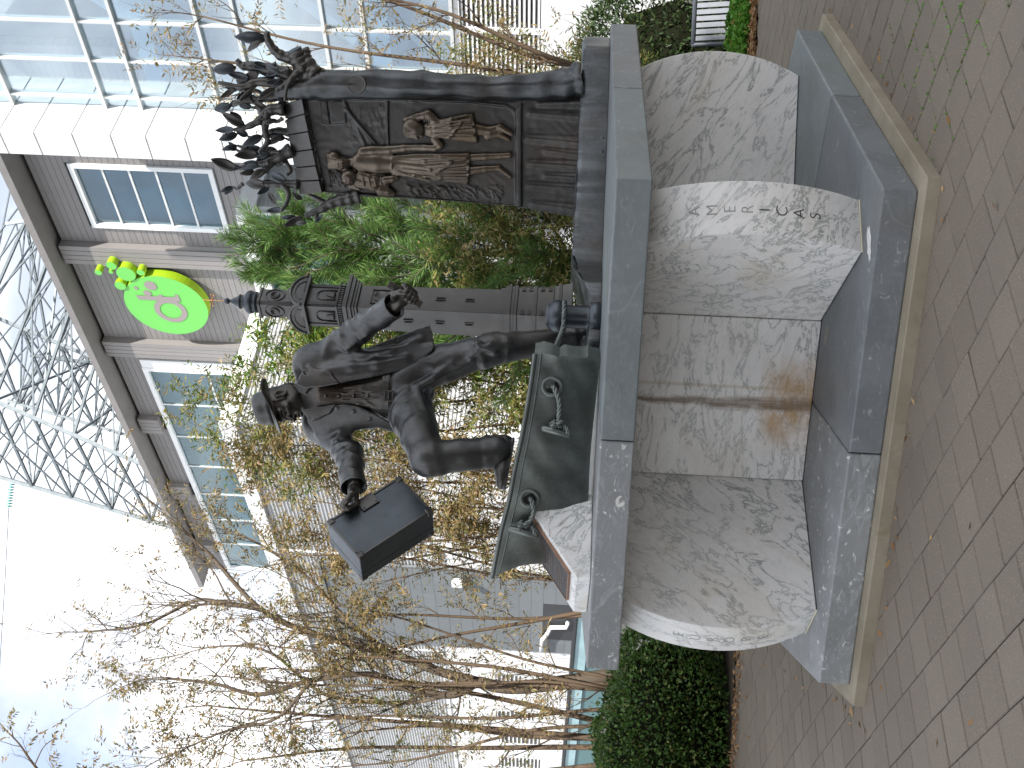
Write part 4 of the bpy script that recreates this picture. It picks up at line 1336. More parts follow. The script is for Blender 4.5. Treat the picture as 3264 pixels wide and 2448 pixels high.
def knot(c, r, parent):
    pts = []
    for k in range(40):
        a = k / 39 * 2 * math.pi * 3
        pts.append(np.array(c) + np.array([0.018 * math.cos(a * 1.0) + 0.012 * math.cos(a / 3), 0.014 * math.sin(a * 1.3), 0.045 * math.sin(a * 0.5 + 0.4)]))
    rope('rope_knot', pts, r, parent, n=90)
rope('mooring_rope', [h1 + np.array([0.0, 0.02, 0.0]), h1 + np.array([-0.005, -0.03, -0.012]), tl(h1, c1, 0.35) + np.array([0, -0.05, -0.03]), tl(h1, c1, 0.7) + np.array([0, -0.055, -0.02]), c1 + np.array([0.02, -0.05, -0.01])], 0.0135, ship)
knot(c1 + np.array([0.025, -0.055, -0.015]), 0.012, ship)
rope('mooring_rope', [h2 + np.array([0.0, 0.02, 0.0]), h2 + np.array([-0.005, -0.03, -0.012]), tl(h2, c2, 0.4) + np.array([0, -0.05, -0.035]), c2 + np.array([0.02, -0.05, -0.01])], 0.0135, ship)
knot(c2 + np.array([0.025, -0.055, -0.015]), 0.012, ship)

# ---------------------------------------------------------------- bollard with rope
bc0 = at(1878, 1012, 5.86)
bol = thing('bollard', (bc0.x, bc0.y, bc0.z), 'small bronze mooring bollard with a rope turned round it beside the hull', 'bollard')
MB().lathe([(0.088, -0.07), (0.088, -0.005), (0.066, 0.0), (0.064, 0.02), (0.063, 0.12), (0.066, 0.135), (0.074, 0.145), (0.086, 0.152), (0.091, 0.172), (0.088, 0.196), (0.070, 0.226), (0.050, 0.238), (0.0, 0.241)], bc0, 36).build('post', M_BRB, bol, smooth=True)
lp2 = []
for k in range(26):
    a = -math.pi * 0.05 + 2 * math.pi * k / 25 * 1.02
    lp2.append((bc0.x + 0.078 * math.cos(a), bc0.y + 0.078 * math.sin(a), bc0.z + 0.140 - 0.0 * k))
rope('rope_turn', lp2, 0.0145, bol, n=70)
e1 = A3(1790, 1065, 5.80); e2 = A3(1770, 1110, 5.62)
rope('rope_end', [np.array((bc0.x + 0.02, bc0.y - 0.080, bc0.z + 0.142)), np.array((bc0.x - 0.06, bc0.y - 0.07, bc0.z + 0.139)), tl(e1, e2, 0.3) + np.array([0, 0.0, 0.0]), e2], 0.0145, bol)

# ---------------------------------------------------------------- bell tower
TYD = 6.95
tb = at(1818, 1010, TYD)
tow = thing('bell_tower_sculpture', (tb.x, tb.y, ZT + 0.15), 'dark bronze model of a tall church bell tower with rounded gables and onion top', 'sculpture')
tx, ty = tb.x, tb.y
TA = math.radians(41)
def tz(px): return at(px, 1000, TYD).z
tX = Vector((math.cos(TA), math.sin(TA), 0)); tYv = Vector((-math.sin(TA), math.cos(TA), 0)); tZ = Vector((0, 0, 1))
def tbox(m, hw, z0, z1, hw1=None, ox=0, oy=0):
    hw1 = hw if hw1 is None else hw1
    c = Vector((tx, ty, 0))
    p = [c + tX * (sx * hw) + tYv * (sy * hw) + tZ * z0 for sx, sy in ((-1, -1), (1, -1), (1, 1), (-1, 1))]
    p += [c + tX * (sx * hw1) + tYv * (sy * hw1) + tZ * z1 for sx, sy in ((-1, -1), (1, -1), (1, 1), (-1, 1))]
    return m.hexa(p)
HWS = 0.108
zb0 = ZT + 0.155
m = MB()
tbox(m, 0.158, zb0, tz(1765), 0.138)
tbox(m, 0.134, tz(1765), tz(1650), 0.126)
for px in (1790, 1712):
    tbox(m, 0.150 if px > 1750 else 0.137, tz(px), tz(px - 12))
m.build('base_stage', M_BR, tow, bevel=0.003)
m = MB()
tbox(m, 0.136, tz(1650), tz(1640)); tbox(m, 0.130, tz(1640), tz(1630)); tbox(m, 0.140, tz(1630), tz(1622)); tbox(m, 0.128, tz(1622), tz(1610)); tbox(m, 0.120, tz(1610), tz(1596))
m.build('lower_cornice', M_BR, tow, bevel=0.0015)
m = MB(); tbox(m, HWS + 0.004, tz(1598), tz(1150), HWS - 0.006)
shf = m.build('shaft', M_BR, tow, bevel=0.002)
# corner quoin blocks on the base stage, slit windows and panels on the shaft: front-facing sides
faces_ = [(-tYv, tX), (-tX, tYv)]     # right-hand visible face, left-hand visible face
for nrm, alg in faces_:
    for px in (1668, 1690, 1728, 1752):
        for s_ in (-1, 1):
            hw = 0.128 if px < 1705 else 0.133
            c = Vector((tx, ty, tz(px))) + nrm * (hw + 0.001) + alg * (s_ * (hw - 0.020))
            MB().box(c, (0.020, 0.004, 0.013), (alg, nrm, tZ)).build('quoin', M_BR, tow)
    for px, w2 in ((1308, 0), (1408, 0), (1500, 0)):
        c = Vector((tx, ty, tz(px))) + nrm * HWS
        wo_ = MB()
        for s_ in (-1, 1):
            wo_.box(c + alg * (s_ * 0.012), (0.003, 0.006, 0.028), (alg, nrm, tZ))
        wo_.box(c + tZ * 0.027, (0.015, 0.006, 0.003), (alg, nrm, tZ)).box(c - tZ * 0.027, (0.015, 0.007, 0.003), (alg, nrm, tZ))
        o = wo_.build('slit_window', M_BR, tow)
        MB().box(c + nrm * 0.0, (0.009, 0.0035, 0.024), (alg, nrm, tZ)).build('slit', MATS['hole_dark'], o)
    # clock panel under the cornice
    c = Vector((tx, ty, tz(1218))) + nrm * (HWS - 0.003)
    pn = MB()
    for s_ in (-1, 1):
        pn.box(c + alg * (s_ * 0.062), (0.004, 0.006, 0.060), (alg, nrm, tZ)).box(c + tZ * (s_ * 0.058), (0.066, 0.006, 0.004), (alg, nrm, tZ))
    pn.build('panel_frame', M_BR, tow)
    MB().lathe([(0.045, 0.0), (0.047, 0.004), (0.043, 0.006), (0.040, 0.003), (0.0, 0.003)], c + nrm * 0.003, 28, (alg, tZ, nrm)).build('clock_face', M_BR, tow, smooth=True)
    # belfry: arched opening with a bell
    zb = tz(1082); zt_ = tz(985)
    c = Vector((tx, ty, tz(1052))) + nrm * 0.098
    arch = [c + alg * -0.043 + tZ * -0.055, c + alg * -0.043 + tZ * 0.03] + [c + alg * (-0.043 * math.cos(a)) + tZ * (0.03 + 0.043 * math.sin(a)) for a in [math.pi * k / 10 for k in range(1, 10)]] + [c + alg * 0.043 + tZ * 0.03, c + alg * 0.043 + tZ * -0.055]
    MB().tube([p + nrm * 0.002 for p in arch], 0.0065, 6).build('arch_moulding', M_BR, tow, smooth=True)
    bl = c + nrm * -0.004 + tZ * -0.028
    MB().lathe([(0.030, -0.018), (0.027, -0.010), (0.019, 0.008), (0.016, 0.028), (0.010, 0.036), (0.0, 0.038)], bl, 18, (alg, nrm, tZ)).build('bell', M_BR, tow, smooth=True)
    for s_ in (-1, 1):
        MB().box(Vector((tx, ty, (zb + zt_) / 2)) + nrm * 0.099 + alg * (s_ * 0.080), (0.012, 0.005, (zt_ - zb) / 2), (alg, nrm, tZ)).build('pilaster', M_BR, tow)
    # balustrade
    for k in range(11):
        c2_ = Vector((tx, ty, tz(1096))) + nrm * 0.112 + alg * (-0.10 + 0.02 * k)
        MB().lathe([(0.004, -0.016), (0.0065, -0.006), (0.004, 0.004), (0.005, 0.014)], c2_, 6).build('baluster', M_BR, tow, smooth=True)
    MB().box(Vector((tx, ty, tz(1086))) + nrm * 0.112, (0.114, 0.006, 0.004), (alg, nrm, tZ)).build('rail', M_BR, tow)
    # segmental gable
    zc = tz(982)
    c = Vector((tx, ty, zc)) + nrm * 0.118
    prof = []
    for k in range(17):
        a = math.pi * (0.0 + k / 16)
        prof.append((0.134 * math.cos(a), 0.095 * math.sin(a)))
    m = MB()
    m.add([c + alg * x + tZ * z + nrm * d for d in (-0.10, 0.012) for x, z in prof], [tuple(range(17, 34)), tuple(reversed(range(17)))] + [(k, k + 1, 18 + k, 17 + k) for k in range(16)] + [(16, 0, 17, 33)])
    gb = m.build('gable', M_BR, tow)
    MB().tube([c + alg * x + tZ * z + nrm * 0.012 for x, z in prof], 0.010, 7).build('gable_moulding', M_BR, gb, smooth=True)
    MB().tube([c + alg * (x * 0.62) + tZ * (z * 0.62 + 0.008) + nrm * 0.013 for x, z in prof], 0.005, 6).build('gable_moulding', M_BR, gb, smooth=True)
    # roundel stage
    c = Vector((tx, ty, tz(882))) + nrm * 0.074
    MB().lathe([(0.0, -0.010), (0.022, -0.004), (0.026, 0.004), (0.031, 0.004), (0.033, -0.002)], c + nrm * 0.004, 24, (alg, tZ, nrm)).build('roundel', M_BR, tow, smooth=True)
    ar = [c + alg * (0.052 * math.cos(a)) + tZ * (0.062 * math.sin(a)) + nrm * 0.003 for a in [math.pi * 2 * k / 28 for k in range(29)]]
    MB().tube(ar, 0.0045, 6).build('roundel_moulding', M_BR, tow, smooth=True)
m = MB(); tbox(m, 0.118, tz(1150), tz(1142)); tbox(m, 0.126, tz(1142), tz(1134)); tbox(m, 0.140, tz(1134), tz(1122)); tbox(m, 0.152, tz(1122), tz(1112)); tbox(m, 0.118, tz(1112), tz(1104))
m.build('cornice', M_BR, tow, bevel=0.0015)
m = MB(); tbox(m, 0.098, tz(1106), tz(985)); m.build('belfry', M_BR, tow, bevel=0.002)
m = MB(); tbox(m, 0.138, tz(990), tz(982)); tbox(m, 0.130, tz(984), tz(976)); m.build('gable_cornice', M_BR, tow, bevel=0.001)
def octo(hw, ch): return [(sx, sy) for sx, sy in ((-hw + ch, -hw), (hw - ch, -hw), (hw, -hw + ch), (hw, hw - ch), (hw - ch, hw), (-hw + ch, hw), (-hw, hw - ch), (-hw, -hw + ch))]
m = MB()
for (hw, z0, z1) in ((0.086, tz(978), tz(918)), (0.074, tz(920), tz(836)), (0.082, tz(838), tz(830))):
    o8 = octo(hw, hw * 0.28)
    pl = [Vector((tx, ty, 0)) + tX * a + tYv * b for a, b in o8]
    m.prism(pl, z0, z1)
m.build('lantern', M_BR, tow, bevel=0.0015)
ox = Vector((tx, ty, 0))
zq = lambda px: tz(px)
MB().lathe([(0.060, zq(832)), (0.056, zq(822)), (0.070, zq(819)), (0.072, zq(815)), (0.060, zq(812)), (0.074, zq(806)), (0.079, zq(797)), (0.072, zq(788)), (0.052, zq(780)), (0.042, zq(774)), (0.044, zq(770)), (0.050, zq(766)), (0.050, zq(763)), (0.040, zq(760)), (0.028, zq(748)), (0.012, zq(735)), (0.010, zq(731)), (0.0, zq(730))], ox, 28).build('onion_dome', M_BRB, tow, smooth=True)
MB().lathe([(0.0, zq(731)), (0.012, zq(729.5)), (0.019, zq(726)), (0.021, zq(721)), (0.018, zq(716)), (0.010, zq(712.5)), (0.0, zq(712))], ox, 20).build('finial_ball', M_BRB, tow, smooth=True)
vane = MB(); topz = zq(648)
vane.tube([(tx, ty, zq(713)), (tx, ty, topz)], 0.0035, 6)
vn = vane.build('vane_rod', M_COPPER, tow)
MB().lathe([(0.0, -0.006), (0.006, 0), (0.0, 0.006)], (tx, ty, topz), 10).build('vane_ball', M_COPPER, vn, smooth=True)
for ang in (40, 140):
    d = Vector((math.cos(math.radians(ang)) * 1.0, math.sin(math.radians(ang)) * 1.0, 0.0))
    z_ = zq(674)
    MB().tube([Vector((tx, ty, z_)) - d * 0.046 - tZ * 0.0, Vector((tx, ty, z_)) + d * 0.046], 0.003, 6).build('vane_arm', M_COPPER, vn)
    for s_ in (-1, 1):
        MB().lathe([(0.0, -0.007), (0.007, 0), (0.0, 0.007)], Vector((tx, ty, z_)) + d * (0.046 * s_), 10).build('vane_ball', M_COPPER, vn, smooth=True)

# ---------------------------------------------------------------- cottage relief with its tree
cR = A3(1655, 330, 6.56); cL = A3(1648, 658, 6.74)
hu_ = unit(np.array([cR[0] - cL[0], cR[1] - cL[1], 0])); hn_ = np.array([hu_[1], -hu_[0], 0.0])     # right along the panel, outward
hz_ = np.array([0, 0, 1.0])
H0 = np.array([cR[0], cR[1], ZT])
cot = thing('cottage_relief_sculpture', (cR[0] - 0.3, cR[1] + 0.1, ZT + 0.16), 'bronze cottage wall in relief with a woman, baby and girl, beside a leafy tree trunk', 'sculpture')
FR = (H0, np.stack([hu_, hn_, hz_], 1))
def uv(px, py):
    """panel coordinates of a pixel"""
    d = np.array(fwd * FPX + e_r * (1224 - py) - e_u * (px - 1632))
    o = np.array([0, 0, EYE])
    t = ((H0 - o) @ hn_) / (d @ hn_)
    p = o + d * t - H0
    return np.array([p @ hu_, p @ hz_])
def zz(x, y): return uv(950 + .339 * x, 250 + .339 * y)
def Z3(x, y, w_=0.0):
    a = zz(x, y); return np.array([a[0], w_, a[1]])
v = Vol((-0.82, -0.13, 0.10), (0.14, 0.13, 2.02), 0.0056, FR)
flatn = (np.array([0, 1.0, 0]), 1.7)
outl = [uv(*p) for p in ((969, 312), (1034, 613), (1100, 624), (1302, 633), (1500, 646), (1648, 658), (1700, 668), (1760, 680), (1842, 694), (1856, 690), (1856, 250), (1640, 250), (1200, 262), (969, 262))]
bl = lambda a, b: -0.030 + 0 * a
v.sheet(outl, bl, 0.035, 0.008)
# lower part: rough bark-like folds
for (x0, y0, x1, y1, r) in ((1690, 360, 1850, 372, .012), (1680, 440, 1850, 455, .016), (1690, 520, 1850, 530, .014), (1690, 590, 1850, 602, .012), (1700, 650, 1845, 668, .014), (1720, 330, 1850, 325, .014), (1740, 480, 1850, 492, .009), (1740, 560, 1850, 566, .010)):
    a = uv(x0, y0); b = uv(x1, y1)
    v.cone((a[0], 0.0, a[1]), (b[0], 0.006, b[1]), r * 0.5, r * 1.2, 0.03)
# recessed doorway scene: cut back, then raised rim
rec = [zz(x, y) for x, y in ((75, 200), (240, 1060), (1040, 1112), (2040, 1190), (2050, 640), (2046, 360), (2020, 305), (1960, 270), (1600, 225), (830, 205))]
v.sheet(rec, lambda a, b: 0.02 + 0 * a, 0.032, 0.006, sub=True)
rim_ = [Z3(x, y, 0.004) for x, y in ((60, 185), (830, 200), (1600, 218), (1950, 255), (2030, 300), (2058, 380), (2062, 640), (2068, 1205))]
v.chain(rim_, [.007] * 8, 0.006)
sill = [zz(x, y) for x, y in ((2052, 300), (2105, 235), (2105, 1200), (2056, 1205))]
v.sheet(sill, lambda a, b: 0.014 + 0 * a, 0.022, 0.004)
# background: bed-chest, thatch, rail
v.sheet([zz(x, y) for x, y in ((210, 205), (265, 205), (300, 430), (225, 420))], lambda a, b: -0.010 + 0 * a, 0.010, 0.003)
v.sheet([zz(x, y) for x, y in ((280, 205), (440, 210), (450, 420), (310, 430))], lambda a, b: -0.011 + 0 * a, 0.007, 0.003)
v.chain([Z3(450, 290, -0.008), Z3(600, 470, -0.006), Z3(740, 635, -0.008)], [.008, .012, .010], 0.01)
v.chain([Z3(430, 210, -0.01), Z3(520, 400, -0.008), Z3(630, 635, -0.01)], [.005, .007, .007], 0.01)
v.chain([Z3(840, 205, -0.006), Z3(835, 350, -0.006), Z3(845, 630, -0.006)], [.008, .008, .008], 0.004)
rs = random.Random(12)
for k in range(150):            # straw and rough plaster strokes
    x0 = rs.uniform(1010, 1900); y0 = rs.uniform(985 + (x0 - 1010) * 0.03, 1085 + (x0 - 1010) * 0.06)
    v.chain([Z3(x0, y0, -0.010), Z3(x0 + rs.uniform(10, 60), y0 + rs.uniform(-10, 55), -0.009)], [.001, rs.uniform(.0015, .003)], 0.006)
for k in range(110):
    x0 = rs.uniform(470, 830); y0 = rs.uniform(220, 600)
    v.chain([Z3(x0, y0, -0.0115), Z3(x0 + rs.uniform(-8, 20), y0 + rs.uniform(30, 90), -0.0115)], [.001, rs.uniform(.0012, .0025)], 0.005)
for k in range(60):
    x0 = rs.uniform(280, 540); y0 = rs.uniform(860, 960)
    v.chain([Z3(x0, y0, -0.008), Z3(x0 + rs.uniform(10, 60), y0 + rs.uniform(50, 110), -0.008)], [.001, rs.uniform(.0015, .0035)], 0.006)
fl = flatn
def cz(pts, rad, k=0.010, lift=0.008):
    lift += 0.008
    for i in range(len(pts) - 1):
        v.cone(Z3(*pts[i], lift), Z3(*pts[i + 1], lift), rad[i] * 0.00066, rad[i + 1] * 0.00066, k, flat=fl)
v.warp(lambda P: (0.0008 * np.sin(P[:, 0] * 47 + 5 * np.sin(P[:, 2] * 13)) * np.sin(P[:, 2] * 39 + 4 * np.sin(P[:, 0] * 21)) * np.sin(P[:, 1] * 30 + P[:, 2] * 17)).astype(np.float32))
v.build('relief_wall', M_BR, cot)
v = Vol((-0.74, -0.03, 0.30), (0.04, 0.13, 2.00), 0.0048, FR)
# woman
cz([(600, 790), (740, 800), (890, 812)], [104, 108, 92])
cz([(905, 812), (1150, 810), (1400, 830), (1540, 840)], [80, 84, 84, 60], 0.02, 0.004)
for (a, b, c_, r) in (((930, 760), (1200, 770), (1590, 740), 12), ((950, 800), (1250, 840), (1600, 800), 13), ((1000, 850), (1300, 880), (1600, 870), 14), ((1080, 900), (1350, 930), (1600, 930), 14), ((1300, 720), (1450, 790), (1330, 870), 9), ((930, 870), (1100, 920), (1250, 960), 11)):
    v.chain([Z3(*a, 0.040), Z3(*b, 0.050), Z3(*c_, 0.056)], [r * .0003, r * .0006, r * .0006], 0.014)
cz([(620, 690), (700, 680), (860, 672), (1000, 655), (1100, 648)], [58, 52, 42, 36, 32], 0.01, 0.016)
for k in range(6):
    v.chain([Z3(730 + 24 * k, 640 + 3 * k, 0.034), Z3(750 + 24 * k, 705 - 3 * k, 0.036)], [.004, .005], 0.006)
cz([(1110, 648), (1190, 648)], [30, 36], 0.008, 0.018)
v.ell(Z3(420, 800, 0.022), (0.046, 0.034, 0.060), 0.008)              # head
v.ell(Z3(340, 765, 0.018), (0.058, 0.034, 0.048), 0.010)              # hair
for k in range(7):
    v.chain([Z3(275 + 12 * k, 700 + 5 * k, 0.030), Z3(300 + 22 * k, 745 + 4 * k, 0.050), Z3(300 + 14 * k, 840, 0.040)], [.005, .007, .005], 0.004)
cz([(480, 780), (560, 780)], [34, 42], 0.012, 0.014)
v.ell(Z3(430, 822, 0.052), (0.012, 0.012, 0.016), 0.008); v.ell(Z3(462, 824, 0.046), (0.016, 0.010, 0.006), 0.004)
v.ell(Z3(405, 800, 0.056), (0.012, 0.006, 0.006), 0.003, sub=True); v.ell(Z3(405, 835, 0.050), (0.010, 0.006, 0.006), 0.003, sub=True)
cz([(1620, 742), (1760, 735), (1900, 728)], [38, 34, 28], 0.008, 0.010)
cz([(1900, 728), (1990, 722)], [26, 30], 0.008, 0.012)
cz([(1625, 868), (1760, 852), (1890, 842)], [42, 34, 26], 0.008, 0.010)
cz([(1890, 842), (2000, 925)], [26, 20], 0.008, 0.012)
def dome(c, wid, top, base=-0.002):
    return lambda a, b: base + top * np.sqrt(np.clip(1 - ((a - c) / wid) ** 2, 0.02, 1))
sk = [zz(x, y) for x, y in ((895, 725), (1100, 705), (1605, 700), (1612, 850), (1600, 990), (1250, 950), (900, 905))]
v.sheet(sk, dome(zz(1300, 845)[0], 0.120, 0.030), 0.020, 0.012)
v.chain([Z3(1608, 702, 0.024), Z3(1612, 780, 0.044), Z3(1614, 850, 0.048), Z3(1608, 920, 0.044), Z3(1598, 988, 0.026)], [.007] * 5, 0.004)
v.chain([Z3(893, 728, 0.026), Z3(893, 815, 0.052), Z3(893, 900, 0.030)], [.008] * 3, 0.004)
# baby
v.ell(Z3(490, 925, 0.036), (0.050, 0.040, 0.055), 0.008)
v.ell(Z3(505, 955, 0.066), (0.010, 0.010, 0.010), 0.006); v.ell(Z3(530, 960, 0.062), (0.014, 0.008, 0.005), 0.004)
v.ell(Z3(480, 935, 0.074), (0.008, 0.006, 0.005), 0.003, sub=True); v.ell(Z3(478, 968, 0.066), (0.008, 0.006, 0.005), 0.003, sub=True)
cz([(590, 965), (720, 980), (820, 970)], [70, 80, 60], 0.012, 0.020)
cz([(600, 900), (680, 925), (750, 940)], [36, 36, 30], 0.006, 0.040)
cz([(830, 950), (900, 940), (940, 938)], [40, 34, 24], 0.006, 0.040)
cz([(790, 1050), (850, 1060), (900, 1080)], [52, 44, 26], 0.006, 0.022)
cz([(500, 1010), (580, 1030)], [28, 26], 0.006, 0.012)
for k in range(4): v.chain([Z3(620 + 55 * k, 905 + 8 * k, 0.062), Z3(640 + 55 * k, 1000, 0.060)], [.003, .004], 0.006)
# girl
v.ell(Z3(1110, 480, 0.030), (0.055, 0.044, 0.062), 0.008)
v.ell(Z3(1075, 455, 0.026), (0.062, 0.044, 0.060), 0.010)
for k in range(7):
    v.chain([Z3(1005 + 14 * k, 430 - 4 * k, 0.050), Z3(1010 + 18 * k, 500, 0.066), Z3(1030 + 14 * k, 555, 0.048)], [.005, .007, .005], 0.004)
v.ell(Z3(1130, 558, 0.052), (0.012, 0.012, 0.014), 0.006); v.ell(Z3(1172, 550, 0.050), (0.014, 0.010, 0.006), 0.004)
cz([(1250, 480), (1400, 470), (1530, 465), (1590, 462)], [78, 84, 80, 60], 0.014, 0.006)
for (a, b, r) in (((1230, 440), (1640, 380), 12), ((1250, 480), (1650, 450), 13), ((1260, 520), (1660, 530), 13), ((1420, 560), (1540, 420), 8), ((1300, 400), (1600, 340), 10)):
    v.chain([Z3(*a, 0.044), Z3(*tl(a, b, 0.5), 0.054), Z3(*b, 0.058)], [r * .0003, r * .0006, r * .0006], 0.014)
cz([(1290, 400), (1230, 340), (1130, 360), (1020, 385)], [52, 50, 36, 26], 0.008, 0.024)
for k in range(5): v.chain([Z3(1190 + 22 * k, 330 + 5 * k, 0.045), Z3(1200 + 22 * k, 400, 0.050)], [.004, .005], 0.005)
cz([(1290, 570), (1340, 630), (1290, 655), (1200, 650)], [40, 36, 30, 30], 0.008, 0.024)
gk = [zz(x, y) for x, y in ((1280, 400), (1640, 330), (1668, 460), (1692, 600), (1500, 585), (1290, 545))]
v.sheet(gk, dome(zz(1500, 465)[0], 0.110, 0.030), 0.020, 0.012)
v.chain([Z3(1640, 332, 0.026), Z3(1664, 440, 0.048), Z3(1690, 598, 0.026)], [.007] * 3, 0.004)
cz([(1680, 480), (1800, 495), (1900, 465)], [58, 46, 36], 0.008, 0.012)
cz([(1900, 455), (2010, 520)], [34, 22], 0.008, 0.020)
cz([(1780, 545), (1900, 525), (1985, 575)], [36, 30, 20], 0.008, 0.008)
v.build('relief_figures', M_BRF, cot)
# plank roof
def P3(px, py, off=0.0):
    a = uv(px, py); return H0 + hu_ * a[0] + hz_ * a[1] + hn_ * off
rb = [((901, 331), (969, 312)), ((910, 380), (978, 362)), ((918, 430), (990, 418)), ((930, 485), (1002, 474)), ((938, 535), (1013, 526)), ((946, 578), (1024, 572)), ((955, 621), (1034, 613))]
for i in range(6):
    (a, b), (c, d) = rb[i], rb[i + 1]
    g = 1.5
    q = [P3(b[0], b[1] + g), P3(d[0], d[1] - g), P3(c[0], c[1] - g), P3(a[0], a[1] + g)]
    o1 = 0.055 + 0.006 * ((i * 7) % 3)
    m = MB().hexa([q[0] - hn_ * 0.04, q[1] - hn_ * 0.04, q[2] - hn_ * 0.08, q[3] - hn_ * 0.08, q[0] + hn_ * o1, q[1] + hn_ * o1, q[2] + hn_ * 0.004, q[3] + hn_ * 0.004])
    m.build('roof_plank', M_BR, cot, bevel=0.004, seg=2)
q0, q1, q2, q3 = P3(906, 331), P3(966, 314), P3(1031, 611), P3(958, 619)
MB().hexa([p - hn_ * 0.07 for p in (q1, q2, q3, q0)] + [p - hn_ * 0.012 for p in (q1, q2, q3, q0)]).build('roof_backing', M_BR, cot)
# tree trunk with cut limbs
def T3(px, py, off): return P3(px, py, off)
tr = [(1856, 256), (1800, 268), (1700, 276), (1571, 280), (1420, 276), (1300, 272), (1150, 270), (1020, 272), (955, 280), (880, 290)]
tw = [T3(x, y, 0.015) for x, y in tr]
tp = spline(tw, 60)
rad = np.interp(np.linspace(0, 1, 60), np.linspace(0, 1, 10), [0.105, 0.092, 0.080, 0.076, 0.080, 0.084, 0.088, 0.090, 0.080, 0.05])
m = MB()
vs = []; NR = 26
for i in range(60):
    t = unit(tp[min(i + 1, 59)] - tp[max(i - 1, 0)]); x = unit(np.cross(t, hn_)); y = np.cross(t, x)
    for k in range(NR):
        a = 2 * math.pi * k / NR
        q = rad[i] * (1 + 0.10 * mnoise.noise(Vector((a * 2.2, i * 0.35, 3.0))) + 0.05 * math.sin(3 * a + i * 0.25) + 0.045 * math.sin(7 * a - i * 0.13) + 0.035 * math.sin(i * 0.9 + a * 2) + (0.05 * math.sin(i * 1.2) if i < 26 else 0.02 * math.sin(i * 1.7)))
        vs.append(tp[i] + (x * math.cos(a) + y * math.sin(a)) * q)
m.add(vs, [(i * NR + k, i * NR + (k + 1) % NR, (i + 1) * NR + (k + 1) % NR, (i + 1) * NR + k) for i in range(59) for k in range(NR)] + [tuple(59 * NR + k for k in range(NR))])
m.build('trunk', M_BRT, cot, smooth=True)
kc = T3(1148, 268, 0.098)
MB().lathe([(0.058, -0.03), (0.058, 0.006), (0.054, 0.010), (0.050, 0.008), (0.0, 0.008)], kc, 28, (Vector(hu_), Vector(hz_), Vector(hn_))).build('cut_knot', M_BR, cot, bevel=0.0)
MB().add([kc + hn_ * 0.0085 + hz_ * 0.05 + hu_ * -0.008, kc + hn_ * 0.0085 + hz_ * 0.05 + hu_ * 0.004, kc + hn_ * 0.0085 + hu_ * 0.002], [(0, 1, 2)]).build('knot_crack', MATS['hole_dark'], cot)
def branch(pts, r0, r1, off0=0.03, off1=0.03):
    W = [T3(600 + .5425 * x, .5425 * y, off0 + (off1 - off0) * i / (len(pts) - 1)) for i, (x, y) in enumerate(pts)]
    P = spline(W, 6 * len(pts))
    return MB().tube(P, list(np.linspace(r0, r1, len(P)) * (1 + 0.08 * np.sin(np.arange(len(P)) * 1.3))), 10).build('branch', M_BR, cot, smooth=True)
BR = [([(770, 470), (700, 410), (660, 350), (640, 300)], .075, .050, .02, .06), ([(700, 400), (650, 350), (570, 330), (520, 290), (490, 230), (490, 190)], .045, .016, .03, .10),
      ([(760, 440), (700, 350), (690, 295)], .055, .032, .05, .02), ([(700, 400), (650, 440), (610, 510), (600, 590)], .022, .009, .10, .13), ([(650, 440), (590, 500), (545, 530)], .018, .012, .10, .12),
      ([(640, 500), (560, 430), (390, 395), (320, 385), (290, 350)], .055, .015, .0, .02), ([(600, 500), (430, 480), (330, 510), (200, 485)], .035, .013, .04, .08),
      ([(580, 560), (450, 580), (290, 600), (255, 615)], .032, .010, .0, -.04), ([(570, 640), (480, 650), (440, 700), (370, 740), (290, 760)], .040, .012, .03, .08),
      ([(480, 650), (470, 760), (490, 830), (445, 890)], .026, .012, .05, .12), ([(610, 880), (520, 930), (420, 960), (310, 985)], .046, .012, .0, .06),
      ([(590, 780), (500, 770), (430, 800)], .03, .012, -.04, -.02), ([(645, 1085), (560, 1080), (470, 1080), (440, 1080)], .034, .010, .0, .04), ([(560, 1080), (600, 1130), (590, 1190), (560, 1235)], .020, .010, .03, .07),
      ([(1000, 1150), (930, 1170), (850, 1190), (780, 1230), (690, 1265)], .055, .016, -.03, .02), ([(800, 1200), (740, 1170), (690, 1150)], .022, .012, -.05, -.08), ([(770, 1230), (755, 1270), (770, 1300)], .018, .008, .0, .05),
      ([(520, 930), (480, 990), (440, 1030)], .016, .008, .02, .08), ([(560, 940), (600, 1000), (580, 1030)], .016, .010, -.02, .0), ([(430, 480), (350, 560), (330, 590)], .014, .008, .05, .10)]
for b in BR: branch(*b)
